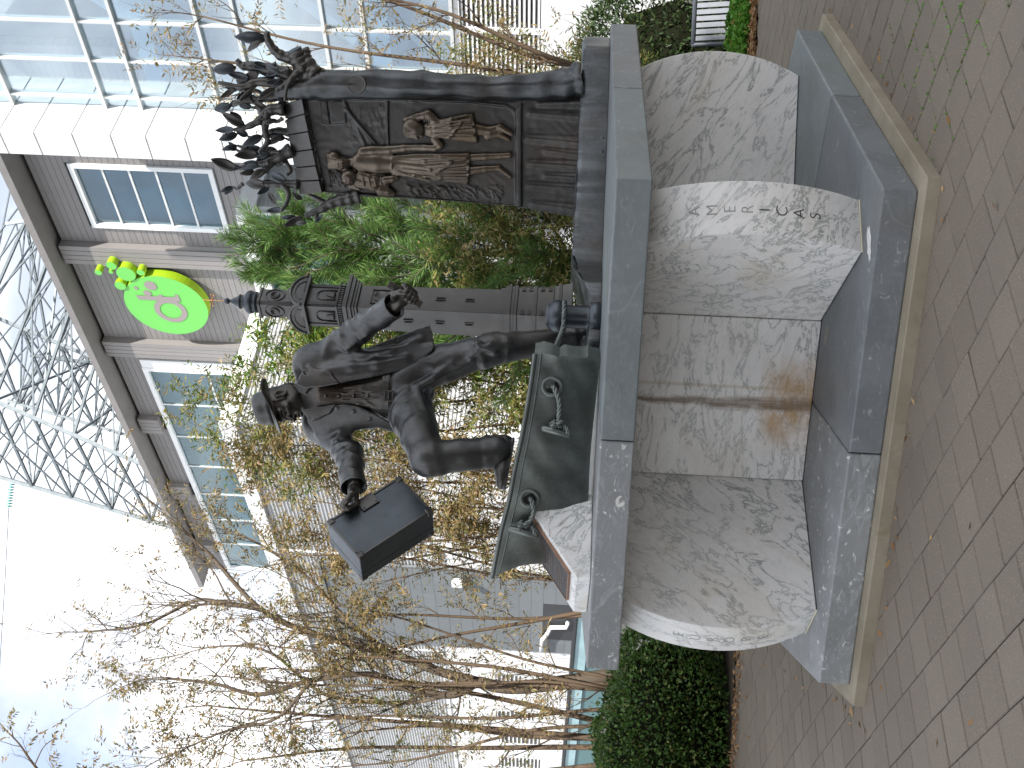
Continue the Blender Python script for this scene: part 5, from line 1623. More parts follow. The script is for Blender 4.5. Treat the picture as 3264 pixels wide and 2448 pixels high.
# growth rings on the sawn stubs
for (x, y, off, r) in ((640, 295, .06, .045), (690, 290, .02, .028)):
    p = T3(600 + .5425 * x, .5425 * y, off)
    ax = unit(hu_ * 0.8 + hz_ * 0.35 + hn_ * 0.25)
    ax1 = unit(np.cross(ax, hz_)); ax2 = np.cross(ax, ax1)
    MB().lathe([(r, -0.02), (r, 0.004), (r * 0.9, 0.006), (r * 0.85, 0.003), (0.0, 0.004)], p, 20, (Vector(ax1), Vector(ax2), Vector(ax))).build('sawn_stub', M_BRB, cot)
def leaf(b, t, off0, off1, wd=0.42, sd=1):
    B = T3(600 + .5425 * b[0], .5425 * b[1], off0); T = T3(600 + .5425 * t[0], .5425 * t[1], off1)
    d = T - B; L_ = np.linalg.norm(d); d /= L_
    L_ *= 1.12
    s_ = unit(np.cross(d, hn_)); nrm = np.cross(s_, d)
    vs = []; N = 9
    for i in range(N):
        t_ = i / (N - 1)
        wv = wd * L_ * 0.5 * (math.sin(math.pi * t_ ** 0.8) ** 0.8) + 0.002
        bend = 0.10 * L_ * math.sin(math.pi * t_) * sd
        for k in (-1, -0.5, 0, 0.5, 1):
            vs.append(B + d * (L_ * t_) + s_ * (wv * k) + nrm * (bend + 0.16 * wv * (abs(k) ** 1.5) * 2.2))
        for k in (1, 0.5, 0, -0.5, -1):
            vs.append(B + d * (L_ * t_) + s_ * (wv * k) + nrm * (bend + 0.16 * wv * (abs(k) ** 1.5) * 2.2 - 0.007))
    fs = [(i * 10 + k, i * 10 + (k + 1) % 10, (i + 1) * 10 + (k + 1) % 10, (i + 1) * 10 + k) for i in range(N - 1) for k in range(10)]
    fs += [tuple(reversed(range(10))), tuple((N - 1) * 10 + k for k in range(10))]
    mk('bronze_leaf', vs, fs, M_BRB if (b[0] + b[1]) % 2 else M_BR, cot, smooth=True)
LV = [((475, 228), (305, 218)), ((450, 240), (372, 292)), ((290, 395), (165, 412)), ((375, 462), (265, 432)), ((350, 500), (290, 470)), ((300, 520), (232, 565)), ((265, 618), (165, 642)), ((355, 735), (245, 665)), ((330, 700), (275, 660)),
      ((300, 755), (195, 762)), ((300, 785), (208, 815)), ((450, 795), (355, 845)), ((430, 900), (318, 905)), ((315, 985), (195, 930)), ((330, 975), (250, 980)), ((600, 1055), (495, 1012)), ((470, 1080), (352, 1075)), ((480, 1095), (425, 1132)),
      ((555, 1232), (470, 1238)), ((640, 1275), (558, 1275)), ((690, 1268), (598, 1312)), ((775, 1290), (810, 1250)), ((540, 520), (460, 575)), ((430, 620), (360, 560)), ((400, 600), (470, 640)), ((430, 430), (330, 470)), ((410, 1000), (345, 1010)), ((470, 990), (400, 1040)),
      ((500, 1120), (540, 1180)), ((690, 1160), (650, 1120)), ((540, 700), (470, 720)), ((560, 800), (490, 840)), ((450, 700), (500, 620)), ((720, 1290), (660, 1300))]
rl = random.Random(3)
for i, (b, t) in enumerate(LV):
    o_ = rl.uniform(0.0, 0.12)
    leaf(b, t, o_, o_ + rl.uniform(-0.03, 0.05), rl.uniform(0.30, 0.44), rl.choice((-1, 1)))

for k in range(26):            # smaller leaves on short twigs fill the crown
    x = rl.uniform(240, 640); y = rl.uniform(380, 1180)
    if y > 640 and x > 560: x -= 120
    o_ = rl.uniform(-0.08, 0.10)
    branch([(x + 60, y + rl.uniform(-25, 25)), (x + 25, y + rl.uniform(-10, 10)), (x, y)], .014, .007, o_, o_)
    for q in range(2):
        leaf((x, y), (x - rl.uniform(40, 85), y + rl.uniform(-45, 45)), o_, o_ + rl.uniform(-0.03, 0.04), rl.uniform(0.32, 0.46), rl.choice((-1, 1)))
# ---------------------------------------------------------------- buildings
AL = math.radians(129.5)
ba = Vector((math.cos(AL), math.sin(AL), 0))          # along the walls, receding to the left
bn = Vector((-ba.y, ba.x, 0))                          # wall normal towards the viewer
if bn.y > 0: bn = -bn
br_ = -bn                                              # receding to the right
def onp(px, py, off):
    """point seen at a pixel on the vertical plane bn . p = off"""
    d = fwd * FPX + e_r * (1224 - py) - e_u * (px - 1632)
    t = off / (d.x * bn.x + d.y * bn.y)
    return Vector((d.x * t, d.y * t, EYE + d.z * t))
def wpt(off, s_, z): return bn * off + ba * s_ + Vector((0, 0, z))
def sof(p): return p.x * ba.x + p.y * ba.y
def wbox(m, s0, s1, z0, z1, off, th):
    """box on a wall plane: front face at off, thickness th behind"""
    q = [wpt(off, s0, z0), wpt(off, s1, z0), wpt(off - th, s1, z0), wpt(off - th, s0, z0)]
    return m.hexa(q + [p + Vector((0, 0, z1 - z0)) for p in q])
def mat_panel(name, c, var=0.06, rough=0.5, sc=3.0):
    m = NT(name)
    oi = m.n('ShaderNodeObjectInfo')
    n = m.noise(m.pos(), sc, 5, 0.6)
    st = m.noise(m.pos((4, 4, 0.25)), 1.2, 5, 0.65)
    cc_ = m.mix(oi.outputs['Random'], tuple(x * (1 - var) for x in c), tuple(min(1, x * (1 + var)) for x in c))
    cc_ = m.mix(m.math('MULTIPLY', m.ramp(n, [(0.4, 0.0), (0.75, 1.0)]), 0.15), cc_, tuple(x * 0.7 for x in c))
    cc_ = m.mix(m.math('MULTIPLY', m.ramp(st, [(0.5, 0.0), (0.75, 1.0)]), 0.18), cc_, tuple(x * 0.6 for x in c))
    m.color(cc_); m.rough(rough)
    return m.m
M_CLAD = mat_panel('taupe_cladding', (0.215, 0.205, 0.204))
M_CLADP = mat_panel('taupe_pilaster', (0.228, 0.216, 0.213))
M_WHITE = mat_panel('white_metal_panel', (0.74, 0.76, 0.77), 0.03, 0.4)
M_WPAINT = mat_panel('white_paint', (0.78, 0.79, 0.80), 0.03, 0.6)
M_ALU = plain('aluminium_frame', (0.62, 0.64, 0.64), 0.4, 0.3)
M_CORR = mat_panel('corrugated_steel', (0.46, 0.47, 0.48), 0.03, 0.4)
M_GREYB = mat_panel('grey_block', (0.16, 0.178, 0.19), 0.06, 0.7)
M_TEAL = mat_panel('teal_paint', (0.10, 0.20, 0.215), 0.1, 0.5)
M_DARK = plain('dark_metal', (0.035, 0.036, 0.04), 0.5, 0.2)
M_COLCORE = plain('column_core_grey', (0.16, 0.15, 0.15), 0.8)  # even dark grey of the core behind the column panels
def mat_glass(name, tint, refl, rough=0.03):
    m = NT(name)
    t = m.t
    tr = m.n('ShaderNodeBsdfTransparent'); tr.inputs['Color'].default_value = (*tint, 1)
    gl = m.n('ShaderNodeBsdfGlossy'); gl.inputs['Roughness'].default_value = rough
    gl.inputs['Color'].default_value = (0.9, 0.96, 1.0, 1)
    fr = m.n('ShaderNodeLayerWeight'); fr.inputs['Blend'].default_value = 0.5
    fac = m.math('ADD', m.math('MULTIPLY', m.math('POWER', fr.outputs['Facing'], 3.0), 0.55), refl, True)
    ms = m.n('ShaderNodeMixShader')
    m.l(fac, ms.inputs[0]); m.l(tr.outputs[0], ms.inputs[1]); m.l(gl.outputs[0], ms.inputs[2])
    m.l(ms.outputs[0], m.out.inputs['Surface'])
    return m.m
M_GLASS = mat_glass('clear_glass', (0.84, 0.93, 0.98), 0.26)
M_GLASS2 = mat_glass('window_glass', (0.55, 0.68, 0.74), 0.10)
M_GLASS3 = mat_glass('green_glass', (0.45, 0.62, 0.66), 0.08)

# --- taupe clad building with the green sign
OFFG = -19.0
pf = onp(56, 496, OFFG); HF = pf.z
s0g = sof(onp(200, 505, OFFG)) - 3.0
pil = [((250, 768), (262, 825)), ((330, 1072), (338, 1118)), ((440, 1320), (452, 1364)), ((532, 1535), (548, 1574)), ((600, 1720), (612, 1755))]
ps = []
for (a, b) in pil:
    ps.append((sof(onp(a[0], a[1], OFFG)), sof(onp(b[0], b[1], OFFG))))
s_end = sof(onp(700, 1800, OFFG)) + 0.35
gb_ = thing('clad_building', tuple(wpt(OFFG - 3, (s0g + s_end) / 2, 0)), 'taupe metal-clad upper building with a wide fascia and large windows', 'building')
wb = MB(); wbox(wb, s0g, s_end, 0.0, HF - 0.1, OFFG - 0.35, 9.0); wb.build('wall', M_CLAD, gb_)
def in_win(s_, z, wins):
    return any(w_[0] < s_ < w_[1] and w_[2] < z < w_[3] for w_ in wins)
w1a, w1b, w1c, w1d = onp(217, 518, OFFG), onp(296, 721, OFFG), onp(678, 529, OFFG), onp(730, 735, OFFG)
W1 = (sof(w1a), sof(w1b), (w1c.z + w1d.z) / 2, (w1a.z + w1b.z) / 2)
w2a = onp(455, 1168, OFFG); w2b = onp(709, 1776, OFFG)
W2 = (sof(w2a), s_end - 0.15, 6.5, (w2a.z + w2b.z) / 2)
wins = [W1, W2]
bays = []
prev = s0g
for (a, b) in ps:
    bays.append((prev, a)); prev = b
bays.append((prev, s_end))
PH = 0.155
for (a, b) in bays:
    z = 6.8
    while z < HF - 0.2:
        z1 = min(z + PH, HF - 0.15)
        zc_ = (z + z1) / 2
        segs = [(a, b)]
        for w_ in wins:
            if w_[2] - 0.05 < zc_ < w_[3] + 0.02:
                ns = []
                for (x0, x1) in segs:
                    if x1 <= w_[0] or x0 >= w_[1]: ns.append((x0, x1)); continue
                    if x0 < w_[0]: ns.append((x0, w_[0]))
                    if x1 > w_[1]: ns.append((w_[1], x1))
                segs = ns
        for (x0, x1) in segs:
            if x1 - x0 < 0.05: continue
            m = MB(); wbox(m, x0, x1, z + 0.007, z1 - 0.002, OFFG, 0.30)
            m.build('cladding_plank', M_CLAD, gb_)
        z = z1
for (a, b) in ps:
    n_ = 4; wd = (b - a) / n_
    zlo = W2[3] + 0.12 if a > W2[0] else 6.8
    for k in range(n_):
        m = MB(); wbox(m, a + k * wd + 0.012, a + (k + 1) * wd - 0.004, zlo, HF - 0.12, OFFG + 0.20, 0.45)
        m.build('pilaster_board', M_CLADP, gb_)
m = MB(); wbox(m, s0g, s_end + 0.3, HF - 0.02, HF + 0.17, OFFG + 0.62, 10.0); m.build('roof_fascia', plain('fascia_grey', (0.20, 0.19, 0.185), 0.5, var=0.1, scale=3), gb_)
def window(par, w_, off, nv, nh, frame, mat, dep=0.5, fw=0.10, room=(0.24, 0.29, 0.32)):
    s0, s1, z0, z1 = w_
    m = MB()
    wbox(m, s0, s1, z1 - fw, z1, off + 0.06, 0.16); wbox(m, s0, s1, z0, z0 + fw, off + 0.06, 0.16)
    wbox(m, s0, s0 + fw, z0 + fw, z1 - fw, off + 0.06, 0.16); wbox(m, s1 - fw, s1, z0 + fw, z1 - fw, off + 0.06, 0.16)
    wf = m.build('window_frame', frame, par)
    for i in range(nv):
        for j in range(nh):
            a = s0 + fw + (s1 - s0 - 2 * fw) * i / nv; b = s0 + fw + (s1 - s0 - 2 * fw) * (i + 1) / nv
            c = z0 + fw + (z1 - z0 - 2 * fw) * j / nh; d = z0 + fw + (z1 - z0 - 2 * fw) * (j + 1) / nh
            m = MB(); wbox(m, a + 0.02, b - 0.02, c + 0.02, d - 0.02, off - 0.03, 0.012); m.build('window_pane', mat, wf)
    m = MB()
    for i in range(1, nv):
        a = s0 + fw + (s1 - s0 - 2 * fw) * i / nv; wbox(m, a - 0.025, a + 0.025, z0 + fw, z1 - fw, off, 0.07)
    for j in range(1, nh):
        c = z0 + fw + (z1 - z0 - 2 * fw) * j / nh; wbox(m, s0 + fw, s1 - fw, c - 0.025, c + 0.025, off + 0.003, 0.07)
    if m.v: m.build('glazing_bars', M_ALU if frame is not M_DARK else M_DARK, wf)
    m = MB(); wbox(m, s0, s1, z0, z1, off - 0.24, 0.05); m.build('room_back', plain('room_' + par.name + str(len(MATS)), room, 0.8, var=0.35, scale=0.8), wf)
    return wf
window(gb_, W1, OFFG, 1, 5, M_WHITE, M_GLASS2, fw=0.12)
nv2 = 7
window(gb_, W2, OFFG, nv2, 4, M_WHITE, M_GLASS3, fw=0.14, room=(0.36, 0.45, 0.45))
m = MB(); wbox(m, W2[0] - 0.34, W2[0] - 0.01, W2[2], W2[3] - 0.02, OFFG + 0.05, 0.2); m.build('window_reveal', M_WHITE, gb_)
# green round sign
OFS = OFFG + 0.38
sc0 = onp(530, 975, OFS)
sgn = thing('round_sign', tuple(sc0 - Vector((0, 0, 1.3))), 'big lime-green disc sign with a taupe letter d and bubbles on the clad wall', 'sign')
M_LIME = plain('lime_face', (0.13, 0.50, 0.085), 0.45)
M_LIMES = plain('lime_side', (0.30, 0.48, 0.012), 0.45)
M_SIGNT = plain('sign_taupe', (0.26, 0.225, 0.225), 0.6)
Wx = -ba                                  # right along the wall as read
def disc(c, r, th, par, nm, fm=M_LIME, sm=M_LIMES):
    m = MB(); m.lathe([(r, -th), (r, 0.0)], c, 56, (Wx, Vector((0, 0, 1)), bn)); o = m.build(nm, sm, par, smooth=False)
    m = MB(); m.lathe([(r, 0.002), (0.0, 0.003)], c, 56, (Wx, Vector((0, 0, 1)), bn)); m.build('disc_face', fm, o)
    return o
pr_ = onp(398, 970, OFS); RD = (pr_ - sc0).length * 0.98
disc(sc0, RD, 0.26, sgn, 'disc')
def sp_(x, y, off=0.0):
    return onp(.4822 * x, 700 + .4822 * y, OFS) + bn * off
def flat_poly(pts, nm, mat, par): 
    m = MB(); m.add(pts, [tuple(range(len(pts)))]); return m.build(nm, mat, par)
bub = [(995, 435, 0.16), (975, 485, 0.105), (900, 450, 0.055), (1063, 503, 0.055)]
for (x, y, r) in bub:
    disc(sp_(x, y, 0.012), r, 0.004, sgn, 'printed_bubble', M_SIGNT, M_SIGNT)
# letter d: bowl ring + stem with a foot
bc_ = sp_(1130, 600, 0.014); ro, ri = 0.44, 0.29
m = MB(); N = 40
vs = []
for k in range(N):
    a = 2 * math.pi * k / N
    for r in (ro, ri): vs.append(bc_ + Wx * (r * math.cos(a)) + Vector((0, 0, r * math.sin(a) * 0.98)))
m.add(vs, [(2 * k, 2 * ((k + 1) % N), 2 * ((k + 1) % N) + 1, 2 * k + 1) for k in range(N)])
m.build('letter_bowl', M_SIGNT, sgn)
m = MB()
st0 = bc_ + Wx * 0.36
z_hi = (sp_(915, 540) - bc_).z; z_lo = (sp_(1195, 540) - bc_).z
q = [st0 + Vector((0, 0, z_lo)) + bn * 0.002, st0 + Wx * 0.17 + Vector((0, 0, z_lo)) + bn * 0.002, st0 + Wx * 0.17 + Vector((0, 0, z_hi)) + bn * 0.002, st0 + Wx * 0.02 + Vector((0, 0, z_hi - 0.04)) + bn * 0.002]
m.add(q, [(0, 1, 2, 3)])
m.add([st0 + Vector((0, 0, z_lo)) + Wx * 0.17 + bn * 0.002, st0 + Wx * 0.27 + Vector((0, 0, z_lo + 0.02)) + bn * 0.002, st0 + Wx * 0.25 + Vector((0, 0, z_lo + 0.11)) + bn * 0.002, st0 + Wx * 0.17 + Vector((0, 0, z_lo + 0.10)) + bn * 0.002], [(0, 1, 2, 3)])
m.build('letter_stem', M_SIGNT, sgn)
for (x, y, r) in ((652, 345, .090), (738, 300, .130), (735, 342, .055), (835, 355, .245), (797, 432, .145), (932, 345, .100)):
    o = disc(sp_(x, y, 0.03), r, 0.30, sgn, 'bubble_disc')
MB().tube([sp_(652, 345, -0.2), sp_(738, 320, -0.2), sp_(835, 345, -0.2), sp_(932, 345, -0.2)], 0.02, 6).build('sign_rod', M_ALU, sgn)

# --- glass building with the white corner column
OFC = -15.4
pl = onp(300, 501, OFC); pr2 = onp(300, 428, OFC)
sL, sR = sof(pl), sof(pr2)
dC = 0.85
OFGL = OFC - dC
glb = thing('glass_building', tuple(wpt(OFGL - 2, sR - 4, 0)), 'tall glass curtain-wall building with a white panelled corner column', 'building')
# column panels
zj = [onp(x, 425, OFC).z for x in (0, 108, 228, 349, 460, 585, 700, 830, 950, 1090)]
dz0 = zj[0] - zj[1]
levels = [zj[0] + dz0 * 1.1 * k for k in (3, 2, 1)] + zj + [zj[-1] - 1.0 * k * 0.55 for k in (1, 2, 3, 4, 5, 6)]
levels = [z for z in levels if z > 0.2] + [0.0]
for i in range(len(levels) - 1):
    m = MB(); wbox(m, sR, sL, levels[i + 1] + 0.012, levels[i] - 0.006, OFC, dC + 0.8); m.build('column_panel', M_WHITE, glb, bevel=0.008)
m = MB(); wbox(m, sR + 0.02, sL - 0.02, 0, levels[0], OFC - 0.03, dC + 0.7); m.build('column_core', M_COLCORE, glb)
# curtain wall
SG1 = sR; SG0 = sR - 15.0
hz = [onp(x, 0, OFGL).z for x in (220, 343, 612, 738, 1020, 1150, 1436)]
vert = [sof(onp(300, y, OFGL)) for y in (304, 189, 66)]
dv = vert[1] - vert[2]
vall = [SG1] + vert + [vert[-1] - dv * k for k in range(1, 9)]
hz_all = [hz[0] + 4.1, hz[0] + 3.35, ] + hz
hz_all = sorted(set(hz_all + [hz[0] + (hz[1] - hz[0]) * -2.6]))
zb_, ztp = hz[-1], hz_all[-1] + 2.5
fr_ = MB()
for s_ in vall[1:]:
    m = MB(); wbox(m, s_ - 0.022, s_ + 0.022, zb_, ztp, OFGL + 0.06, 0.14); m.build('mullion', M_ALU, glb)
for z in hz_all:
    m = MB(); wbox(m, SG0, SG1, z - 0.03, z + 0.03, OFGL + 0.085, 0.17); m.build('transom', M_ALU, glb)
hh_ = hz_all + [ztp]
for i in range(len(vall) - 1):
    for j in range(len(hh_) - 1):
        m = MB(); wbox(m, vall[i + 1] + 0.03, vall[i] - 0.03, hh_[j] + 0.04, hh_[j + 1] - 0.04, OFGL, 0.02); m.build('glass_pane', M_GLASS, glb)
M_IN = plain('glass_interior', (0.58, 0.66, 0.72), 0.8, var=0.12, scale=0.4)
m = MB(); wbox(m, SG0, SG1 + 0.3, 0, ztp, OFGL - 5.0, 0.2); m.build('interior_wall', M_IN, glb)
for z in (hz[1] - 0.3, hz[3] - 0.3, hz[5] - 0.3, hz_all[-1] - 0.3):
    m = MB(); wbox(m, SG0, SG1, z, z + 0.35, OFGL - 0.6, 4.2); m.build('floor_slab', M_IN, glb)
for k, (s_, z) in enumerate(((vall[1], hz[0]), (vall[3], hz[2]), (vall[2], hz[4]))):
    MB().beam(wpt(OFGL - 1.6, s_ + 1.2, z - 2.4), wpt(OFGL - 1.6, s_ - 2.6, z + 2.0), 0.22).build('brace', M_IN, glb)
# louvre wall under the glass
M_LGAP = plain('louvre_gap', (0.10, 0.10, 0.10), 0.8)
m = MB(); wbox(m, SG0, SG1, 0.0, zb_, OFGL - 0.16, 0.3); m.build('louvre_backing', M_LGAP, glb)
m = MB(); wbox(m, SG0, SG1, zb_ - 0.14, zb_ - 0.04, OFGL + 0.04, 0.18); m.build('louvre_head', M_WPAINT, glb)
zlb = onp(1725, 40, OFGL).z
z = zb_ - 0.20
while z > zlb:
    m = MB()
    q = [wpt(OFGL + 0.01, SG0, z), wpt(OFGL + 0.01, SG1, z), wpt(OFGL - 0.07, SG1, z + 0.035), wpt(OFGL - 0.07, SG0, z + 0.035)]
    m.hexa(q + [p + Vector((0, 0, 0.022)) for p in q]); m.build('louvre_slat', M_WPAINT, glb)
    z -= 0.082
for k in range(12):
    s_ = sof(onp(1500, 93, OFGL)) + 0.0 - 1.15 * (k - 3)
    if SG0 < s_ < SG1:
        m = MB(); wbox(m, s_ - 0.05, s_ + 0.05, zlb, zb_ - 0.14, OFGL + 0.03, 0.15); m.build('louvre_post', M_WPAINT, glb)
m = MB(); wbox(m, SG0, SG1, 0, zlb, OFGL + 0.03, 0.15); m.build('lower_wall', M_WPAINT, glb)

# --- lower corrugated building with its parapet
H = 8.5
K1 = Vector((-1.048, 21.366, 0)); K2 = Vector((1.79, 23.63, 0)); K3 = Vector((3.30, 21.80, 0))
OK1 = K1.x * bn.x + K1.y * bn.y; sK1 = sof(K1)
cob = thing('corrugated_building', tuple(K1 + Vector((-2, 6, 0))), 'long low building of ribbed pale metal above blown-white painted walls', 'building')
zc = 4.55
def corr(p0, p1, nrm, z0, z1, pitch, amp, nm):
    m = MB()
    n_ = int((z1 - z0) / pitch * 4)
    vs = []
    for i in range(n_ + 1):
        z = z0 + (z1 - z0) * i / n_
        ph_ = (i % 4)
        o = (0, amp, amp, 0)[ph_]
        for p in (p0, p1): vs.append(p + nrm * o + Vector((0, 0, z)))
    m.add(vs, [(2 * i, 2 * i + 1, 2 * i + 3, 2 * i + 2) for i in range(n_)])
    return m.build(nm, M_CORR, cob)
LW = 40.0
P1 = K1 + ba * LW
panels_n = 8
for k in range(panels_n):
    a0 = K1 + ba * (5.0 * k + 0.02); a1 = K1 + ba * (5.0 * (k + 1) - 0.02)
    corr(a0, a1, bn, zc, H - 0.30, 0.085, 0.028, 'ribbed_sheet')
    m = MB(); wbox(m, sK1 + 5.0 * (k + 1) - 0.03, sK1 + 5.0 * (k + 1) + 0.03, zc, H - 0.3, OK1 + 0.045, 0.08); m.build('joint_strip', M_WHITE, cob)
n2 = Vector((br_.y, -br_.x, 0))
if n2.y > 0: n2 = -n2
corr(K1 + br_ * 0.05, K2, n2, 2.6, H - 0.30, 0.085, 0.028, 'ribbed_sheet')
m = MB(); wbox(m, sK1 - 0.06, sK1 + LW, H - 0.32, H + 0.04, OK1 + 0.10, 0.5); m.build('parapet', M_WHITE, cob, bevel=0.01)
def slabwall(a, b, nrm, z0, z1, th, out, nm, mat, par):
    q = [a + nrm * out, b + nrm * out, b - nrm * th, a - nrm * th]
    m = MB(); m.hexa([p + Vector((0, 0, z0)) for p in q] + [p + Vector((0, 0, z1)) for p in q]); return m.build(nm, mat, par)
slabwall(K1 + n2 * 0.0 - bn * 0.41, K2, n2, H - 0.32, H + 0.04, 0.4, 0.10, 'parapet', M_WHITE, cob)
m = MB(); wbox(m, sK1 + 0.01, sK1 + LW, 0, H - 0.2, OK1 - 0.02, 6.0); m.build('wall_body', M_WPAINT, cob)
m = MB(); wbox(m, sK1 + 0.02, sK1 + LW, 0.95, zc - 0.02, OK1 + 0.02, 0.05)
m.build('painted_wall', M_WPAINT, cob)
m = MB(); wbox(m, sK1 - 0.02, sK1 + LW, zc - 0.06, zc + 0.02, OK1 + 0.05, 0.1); m.build('drip_edge', M_WHITE, cob)
# panel joints in the painted wall
for k in range(1, 26):
    m = MB(); wbox(m, sK1 + 1.25 * k - 0.008, sK1 + 1.25 * k + 0.008, 0.95, zc - 0.06, OK1 + 0.024, 0.01); m.build('wall_joint', M_GREYB, cob)
# teal base with dark rail
m = MB(); wbox(m, sK1 + 0.5, sK1 + LW, 0.0, 0.95, OK1 + 0.25, 0.3); m.build('teal_base', M_TEAL, cob)
m = MB(); wbox(m, sK1 + 0.5, sK1 + LW, 0.62, 0.92, OK1 + 0.30, 0.04); m.build('teal_panel_band', plain('pale_teal', (0.30, 0.46, 0.50), 0.4, var=0.2, scale=1.5), cob)
m = MB(); wbox(m, sK1 + 0.5, sK1 + LW, 0.95, 1.03, OK1 + 0.36, 0.42); m.build('base_coping', M_DARK, cob)
# grille vents low on the white wall
def vent(pxa, pya, pxb, pyb, nm='wall_vent'):
    a = onp(pxa, pya, OK1 + 0.02); b = onp(pxb, pyb, OK1 + 0.02)
    s0, s1 = sorted((sof(a), sof(b))); z0, z1 = sorted((a.z, b.z))
    m = MB(); wbox(m, s0, s1, z0, z1, OK1 + 0.028, 0.02); o = m.build(nm, M_LGAP, cob)
    n_ = max(5, int((s1 - s0) / 0.11))
    nsl = max(4, int((z1 - z0) / 0.12))
    for k in range(nsl):
        zz_ = z0 + (z1 - z0) * (k + 0.5) / nsl
        m = MB(); wbox(m, s0, s1, zz_ - 0.022, zz_ + 0.022, OK1 + 0.045, 0.03); m.build('vent_slat', M_WPAINT, o)
vent(1660, 2155, 1580, 2185); vent(1590, 2342, 1720, 2372); vent(1590, 2412, 1720, 2448); vent(1580, 2265, 1700, 2295)
# small windows in the white wall
for (pxa, pya, pxb, pyb) in ((1130, 1455, 1400, 1530), (1310, 1745, 1400, 1790)):
    a = onp(pxa, pya, OK1 + 0.02); b = onp(pxb, pyb, OK1 + 0.02)
    s0, s1 = sorted((sof(a), sof(b))); z0, z1 = sorted((a.z, b.z))
    window(cob, (s0, s1, z0, min(z1, zc - 0.1)), OK1 + 0.05, 1, 2, M_WPAINT, M_GLASS2, fw=0.06)
# grey block annex
OA = OK1 + 0.16
a = onp(1500, 1826, OA); b = onp(1500, 2065, OA)
ann = thing('grey_block_annex', tuple(wpt(OA - 0.7, (sof(a) + sof(b)) / 2, 0)), 'dark grey concrete-block annex with a white downpipe projecting from the white wall', 'building')
zt2 = onp(1065, 1950, OA).z
bw, bh = 0.60, 0.29
s_ = sof(a); nblk = int((sof(b) - s_) / bw) + 1; bw = (sof(b) - s_) / nblk
nr = int(zt2 / bh); bh = zt2 / nr
for j in range(nr):
    for i in range(nblk):
        m = MB(); wbox(m, s_ + i * bw + 0.004, s_ + (i + 1) * bw - 0.004, j * bh + 0.004, (j + 1) * bh - 0.004, OA, 0.06); m.build('concrete_block', M_GREYB, ann)
m = MB(); wbox(m, s_ + 0.004, s_ + nblk * bw - 0.004, 0, zt2 - 0.004, OA - 0.006, 0.12); m.build('annex_core', M_GREYB, ann)
m = MB(); wbox(m, s_ - 0.05, s_ + nblk * bw + 0.05, zt2, zt2 + 0.10, OA + 0.05, 0.2); m.build('annex_coping', M_GREYB, ann)
d0_ = onp(1740, 1925, OA); d1_ = onp(1800, 2040, OA)
m = MB(); wbox(m, sof(d0_), sof(d1_), 0.0, onp(1730, 1980, OA).z, OA + 0.01, 0.05); m.build('dark_doorway', M_DARK, ann)
pp = [onp(x, y, OA + 0.12) for x, y in ((1725, 2075), (1728, 2040), (1745, 2020), (1755, 2000), (1805, 2000), (1810, 1985))]
MB().tube(pp, 0.055, 10).build('downpipe', M_WPAINT, ann, smooth=True)
lb = onp(1458, 1858, OA + 0.1)
lt = thing('flood_light', tuple(lb), 'small white twin floodlight on the grey block annex', 'light fitting')
MB().box(lb, (0.10, 0.08, 0.13), (ba, bn, Vector((0, 0, 1)))).build('housing', M_WPAINT, lt, bevel=0.01)
MB().box(lb + Vector((0, 0, -0.20)) + bn * 0.05, (0.12, 0.10, 0.05), (ba, bn, Vector((0, 0, 1)))).build('lamp_head', M_DARK, lt, bevel=0.01)
pb = onp(1090, 1962, OA + 0.1)

# --- lobby with clerestory glass between the two
lob = thing('glass_lobby', tuple(K3), 'white-edged lobby with a band of pale green clerestory glass', 'building')
nl = bn
slabwall(K2, K3 + br_ * 0.0, bn, H - 0.34, H + 0.04, 0.5, 0.10, 'parapet', M_WHITE, lob)
K4 = K3 + br_ * 6.0
slabwall(K3 - bn * 0.0 + bn * 0.0, K4, n2, H - 0.34, H + 0.04, 0.5, 0.10, 'parapet', M_WHITE, lob)
slabwall(K2, K3, bn, 0, H - 0.34, 3.0, -0.20, 'core_wall', plain('lobby_inside', (0.38, 0.46, 0.46), 0.8, var=0.2, scale=0.6), lob)
slabwall(K3, K4, n2, 0, H - 0.34, 0.5, 0.0, 'white_wall', M_WPAINT, lob)
L23 = (K3 - K2).length; u23 = (K3 - K2).normalized()
for k in range(3):
    a_ = K2 + u23 * (L23 * k / 3 + 0.03); b_ = K2 + u23 * (L23 * (k + 1) / 3 - 0.03)
    slabwall(a_, b_, bn, H - 2.0, H - 0.36, 0.02, 0.0, 'clerestory_pane', M_GLASS3, lob)
    c_ = K2 + u23 * (L23 * (k + 1) / 3)
    slabwall(c_ - u23 * 0.03, c_ + u23 * 0.03, bn, H - 2.0, H - 0.34, 0.06, 0.04, 'clerestory_mullion', M_ALU, lob)
z = H - 2.1
slabwall(K2, K3, bn, z, z + 0.09, 0.1, 0.05, 'sill', M_WHITE, lob)
while z > 3.4:
    z -= 0.10
    slabwall(K2, K3, bn, z, z + 0.05, 0.05, 0.03, 'louvre_slat', M_CORR, lob)
slabwall(K2, K3, bn, 0, 3.3, 0.1, 0.06, 'lower_wall', M_WPAINT, lob)

